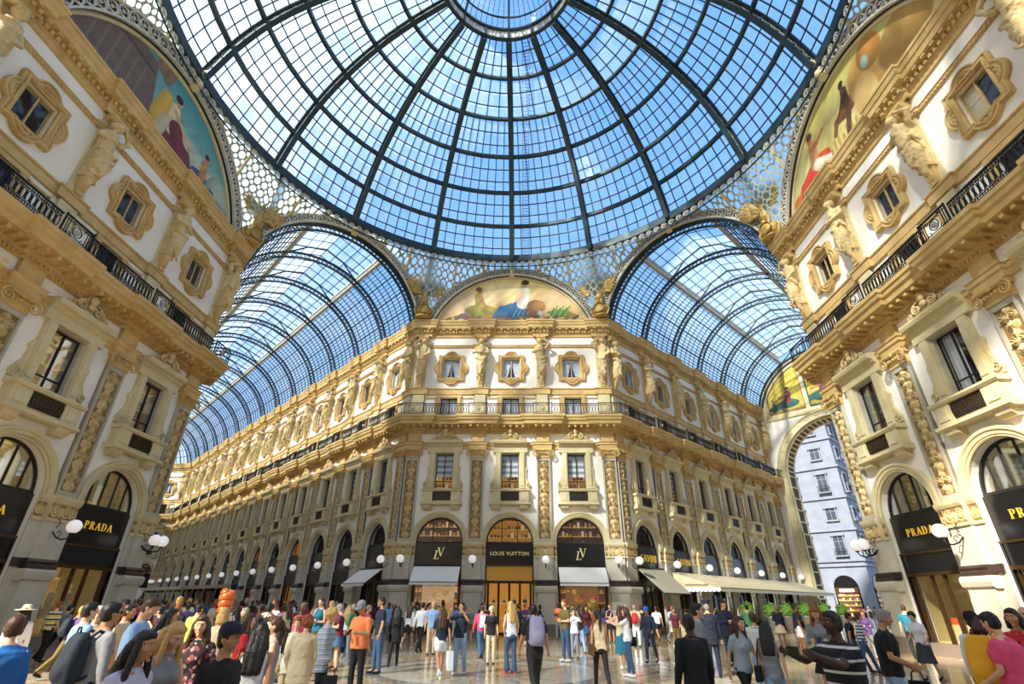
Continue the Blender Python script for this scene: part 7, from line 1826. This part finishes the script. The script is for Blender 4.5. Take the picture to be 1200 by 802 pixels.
PPL['helmet']=person('officer with white-badged hat in dark navy coat seen from behind',6.12,-1.22,1.797,math.radians(170),hero=True,pose='stand',hair='short',hcol='grey',top=('coat', UNI),bottom=('trousers', 'navy'),hat=('police', 'navy'),fat=0.02)
PPL['helmet2']=person('officer with white-badged hat in dark uniform facing camera',7.71,2.04,1.880,math.radians(20),hero=True,pose='fold',skin='tan',hair='short',hcol='brown',top=('coat', UNI),bottom=('trousers', 'navy'),hat=('police', 'navy'),fat=0.02)
PPL['greyvee']=person('woman in pale grey tee and black trousers with brown hair, jacket on arm',4.58,-7.48,1.613,math.radians(25),hero=True,pose='walk',fem=True,hair='long',hcol='brown',top=('short', PALEGREY),bottom=('leggings', 'black'))
PPL['palewhite']=person('woman in white blouse seen from behind between two brunettes',5.83,-5.08,1.590,math.radians(175),hero=True,pose='stand',fem=True,hair='short',hcol='brown',top=('short', 'white'),bottom=('leggings', 'light blue'))
PPL['floral']=person('girl with long dark hair in grey top and pale jeans, flowered shirt at waist',4.97,-7.68,1.531,math.radians(150),hero=True,pose='walk',fem=True,hair='long',hcol='black',top=('tank', 'grey'),bottom=('leggings', 'pale denim'))
PPL['greenkid']=person('person in green tee pointing up beneath the cafe awning',11.07,8.72,1.749,math.radians(200),hero=True,pose='photo',hair='short',hcol='black',top=('short', 'green'),bottom=('trousers', 'black'))
PPL['redhair']=person('woman with long red-blond hair in grey top and black skirt, phone in hand',6.67,-6.08,1.713,math.radians(-35),hero=True,pose='phone',fem=True,hair='long',hcol='red',top=('long', 'grey'),bottom=('short_skirt', 'black'))
PPL['stripeman']=person('dark skinned man in black tee with white stripes taking a photo',4.19,-11.28,1.678,math.radians(-75),hero=True,pose='reach',skin='dark',hair='short',hcol='black',top=('short', STR_B),bottom=('trousers', 'black'),fat=0.03)
PPL['blackshirt']=person('grey haired man in open black shirt and pale jeans striding right',6.36,-8.48,1.699,math.radians(60),hero=True,pose='out',skin='tan',hair='short',hcol='grey',top=('short', 'black'),bottom=('trousers', 'pale denim'),fat=0.02)
PPL['polo']=person('man in dark navy polo and jeans walking right',10.89,0.55,1.601,math.radians(75),hero=True,pose='walk',skin='tan',hair='short',hcol='black',top=('short', 'navy'),bottom=('trousers', 'denim'),shoes='brown')
PPL['striped2']=person('woman in blue and white striped tee beside the navy polo man',10.98,0.15,1.584,math.radians(70),hero=True,pose='walk2',fem=True,hair='bun',hcol='brown',top=('short', STR_W),bottom=('trousers', 'denim'))
PPL['window']=person('man in teal blue shirt looking into the right shop window',15.46,4.72,1.791,math.radians(150),hero=True,pose='stand',hair='short',hcol='brown',top=('short', 'teal'),bottom=('trousers', 'black'))
PPL['walker']=person('woman in white blouse and long grey skirt striding left with phone',11.77,-1.21,1.606,math.radians(-60),hero=True,pose='out',fem=True,hair='curly',hcol='black',top=('short', 'white'),bottom=('skirt', CHARC))
PPL['yellow']=person('woman with wine red hair in orange jacket wearing yellow backpack',6.76,-9.88,1.626,math.radians(120),hero=True,pose='phone',fem=True,skin='brown',hair='bob',hcol='wine',top=('coat', AMBER),bottom=('trousers', 'black'),shoes='black')
PPL['beanie']=person('person in black beanie and white shirt behind the yellow backpack',7.76,-8.48,1.636,math.radians(130),hero=True,pose='stand',skin='brown',hair='short',hcol='black',top=('long', 'white'),bottom=('trousers', 'grey'),hat=('beanie', 'black'))
PPL['pinktop']=person('woman in bright pink top and black trousers at right, back turned',6.68,-10.28,1.687,math.radians(-165),hero=True,pose='out',fem=True,hair='short',hcol='black',top=('short', 'pink'),bottom=('trousers', 'black'),fat=0.03)
PPL['redwoman']=person('woman with dark bob in red top at the right edge',7.72,-9.28,1.715,math.radians(-60),hero=True,pose='stand',fem=True,skin='tan',hair='bob',hcol='black',top=('short', 'red'),bottom=('trousers', 'black'))
PPL['edge']=person('bald man with sunglasses at the right edge',8.74,-8.28,1.740,math.radians(-20),hero=True,pose='stand',hair='bald',hcol='grey',top=('short', 'black'),bottom=('trousers', 'black'),glasses=True)

backpack(PPL['packman'],'big dark slate backpack on the man with glasses','slate',.98)
backpack(PPL['pink'],'small white backpack on the man in the pink shirt','white',.8)
backpack(PPL['centre'],'grey backpack on the man in black at centre','lavender',1.05)
backpack(PPL['yellow'],'yellow backpack on the woman with wine red hair','amber',1.15)
handbag(PPL['blue'],'tan shoulder bag of the woman in blue','beige','shoulder',-1)
handbag(PPL['puffer'],'black handbag of the woman in the quilted jacket','black','hand',-1)
handbag(PPL['blazer'],'black shoulder bag of the woman in the black blazer','black','shoulder',1)
handbag(PPL['shorts'],'white paper shopping bag held by the woman in white shorts','white','shopping',-1)
handbag(PPL['navycap'],'brown shoulder bag of the woman in the navy cap','brown','shoulder',1)
handbag(PPL['whitephoto'],'dark shoulder bag of the photographing woman in white tee','black','shoulder',-1)
handbag(PPL['floral'],'black tote bag beside the girl in pale jeans','black','shoulder',1)
handbag(PPL['whitetank'],'dark shoulder bag of the woman in the white tank top','black','shoulder',1)
handbag(PPL['greytee'],'black strap bag of the man in the grey tee','black','shoulder',-1)
handbag(PPL['blackshirt'],'dark strap bag carried by the man in the open black shirt','black','hand',1)
handbag(PPL['pinktop'],'black bag of the woman in the pink top','black','shoulder',-1)
for k,l in (('shirtman','phone in the hands of the light blue shirt man'),('redblond','phone in the hands of the strawberry blond woman'),('orange','phone held by the man in the orange shirt'),('redhair','phone held by the woman with red-blond hair'),('yellow','phone held by the woman with the yellow backpack')): phone(PPL[k],l)
for k,l in (('camera','phone raised by the man in ripped jeans'),('whitephoto','phone raised by the woman in white tee and dark jeans'),('stripeman','phone raised by the man in the striped black tee'),('greendress','phone raised by the woman in the green skirt')): phone(PPL[k],l)
# ---- the further crowd
CR=random.Random(21); POS=[(p['x'],p['y']) for p in PPL.values()]
seen=set()
TOPW=['white','black','navy','grey','black','white','navy','slate','beige','black','navy','blue','light blue','grey','red','pink','orange','yellow','green','beige','purple','teal','olive','maroon']
BOTW=['black','navy','denim','pale denim','beige','grey','white','olive']
POSEW=[('stand','standing'),('contra','resting on one leg'),('walk','walking'),('walk2','striding'),('phone','looking at both hands'),('photo','with raised hands'),('lookup','looking up'),('fold','with folded arms'),('bag','holding a strap')]
HRW=[('short','short'),('long','long'),('pony','tied'),('bob','bobbed'),('curly','curly'),('bald','receding')]
def crowd(n,region,fn,rots,gap=.62,prob=1):
    c=0; tries=0
    while c<n and tries<n*60:
        tries+=1; x,y=fn()
        if any((x-a)**2+(y-b)**2<gap*gap for a,b in POS): continue
        pose,pt_=CR.choice(POSEW); fem=CR.random()<.5; hr,ht=CR.choice(HRW[:5] if fem else [HRW[0],HRW[0],HRW[0],HRW[5],HRW[4]]); hc=CR.choice(['black','brown','brown','blond','grey','red','black'] if hr!='bald' else ['grey','black'])
        tp=CR.choice(TOPW); bt=CR.choice(BOTW); tk=CR.choice(['short','short','long','tank'] if fem else ['short','short','long']); bk=CR.choice(['trousers','leggings','short_skirt','shorts'] if fem else ['trousers','trousers','shorts'])
        tn={'short':'tee','long':'shirt','tank':'vest'}[tk]; bn={'trousers':'trousers','leggings':'leggings','short_skirt':'skirt','shorts':'shorts'}[bk]
        lab='person with %s %s hair, %s %s and %s %s %s'%(ht,{'red':'auburn'}.get(hc,hc),tp.replace(' ','-'),tn,{'pale denim':'pale-denim'}.get(bt,bt),bn,region)
        if lab in seen: continue
        seen.add(lab); POS.append((x,y)); c+=1
        p=person(lab,x,y,CR.uniform(1.56,1.84),CR.choice(rots)+CR.uniform(-.6,.6),pose=pose,fem=fem,skin=CR.choice(['light','light','tan','tan','brown','dark']),hair=hr,hcol=hc,top=(tk,tp),bottom=(bk,bt),shoes=CR.choice(['black','white','brown','grey']),group='people in the crowd '+region)
        bc=CR.choice(['black','grey','red','navy']); bl='small %s backpack on the person in %s %s %s'%(bc,tp,tn,region)
        if CR.random()<.12 and bl not in seen: seen.add(bl); backpack(p,bl,bc,.85)
def strip(s_,t0,t1,w):   # along an arcade
    def fn():
        t=CR.uniform(t0,t1); u=CR.uniform(-w,w); return (s_*(cAx+t*S2)+u*S2, cAy+t*S2-s_*u*S2)
    return fn
def rect(x0,x1,y0,y1): return lambda:(CR.uniform(x0,x1),CR.uniform(y0,y1))
crowd(30,'before the gold entrance',rect(-5.5,4.5,9,16.6),[PI,PI,0,PI/2])
crowd(8,'by the right white awning',rect(2.2,6.8,5.5,16),[PI,0,-PI/2])
crowd(34,'at the left arcade mouth',rect(-15,-6.0,4,15),[0,PI,PI/2,-PI/2])
crowd(26,'centre left of the octagon',rect(-11.5,-4.2,-3.5,6),[0,PI,PI/2,-PI/2])
crowd(75,'inside the left arcade',strip(-1,0,40,5.2),[PI/4,-3*PI/4,0])
crowd(6,'by the corner pier',rect(5.5,9,9,16),[0,PI])
crowd(12,'near the street arch',strip(1,12,36,4.5),[-PI/4,3*PI/4])
crowd(5,'on the right of the octagon',rect(9,14.5,4,11),[0,PI,PI/2])
# copper coloured spiral on a stand in the crowd
t=thing('spiral_sculpture','shiny copper coloured spiral figure rising above the crowd at left','sculpture',(-6.55,-3.2,0))
mb=MB(); pts=[];rs=[]
for i in range(150):
    q=i/149; a=q*2*PI*6.5; r=.10+.10*q; pts.append((r*cos(a)*.55,r*sin(a)*.55,1.0+q*.92)); rs.append(.055+.045*q)
mb.tube(pts,rs,8); OBJ('spiral',mb.mesh('spiral',M['copper']),t)
mb=MB(); mb.lathe([(0,0),(.24,0),(.22,.05),(.05,.1),(.05,.95),(.12,1.0),(0,1.02)],18); OBJ('stand',mb.mesh('stand',M['copper']),t)
# cafe awning tables are set; street signs glow on the house opposite
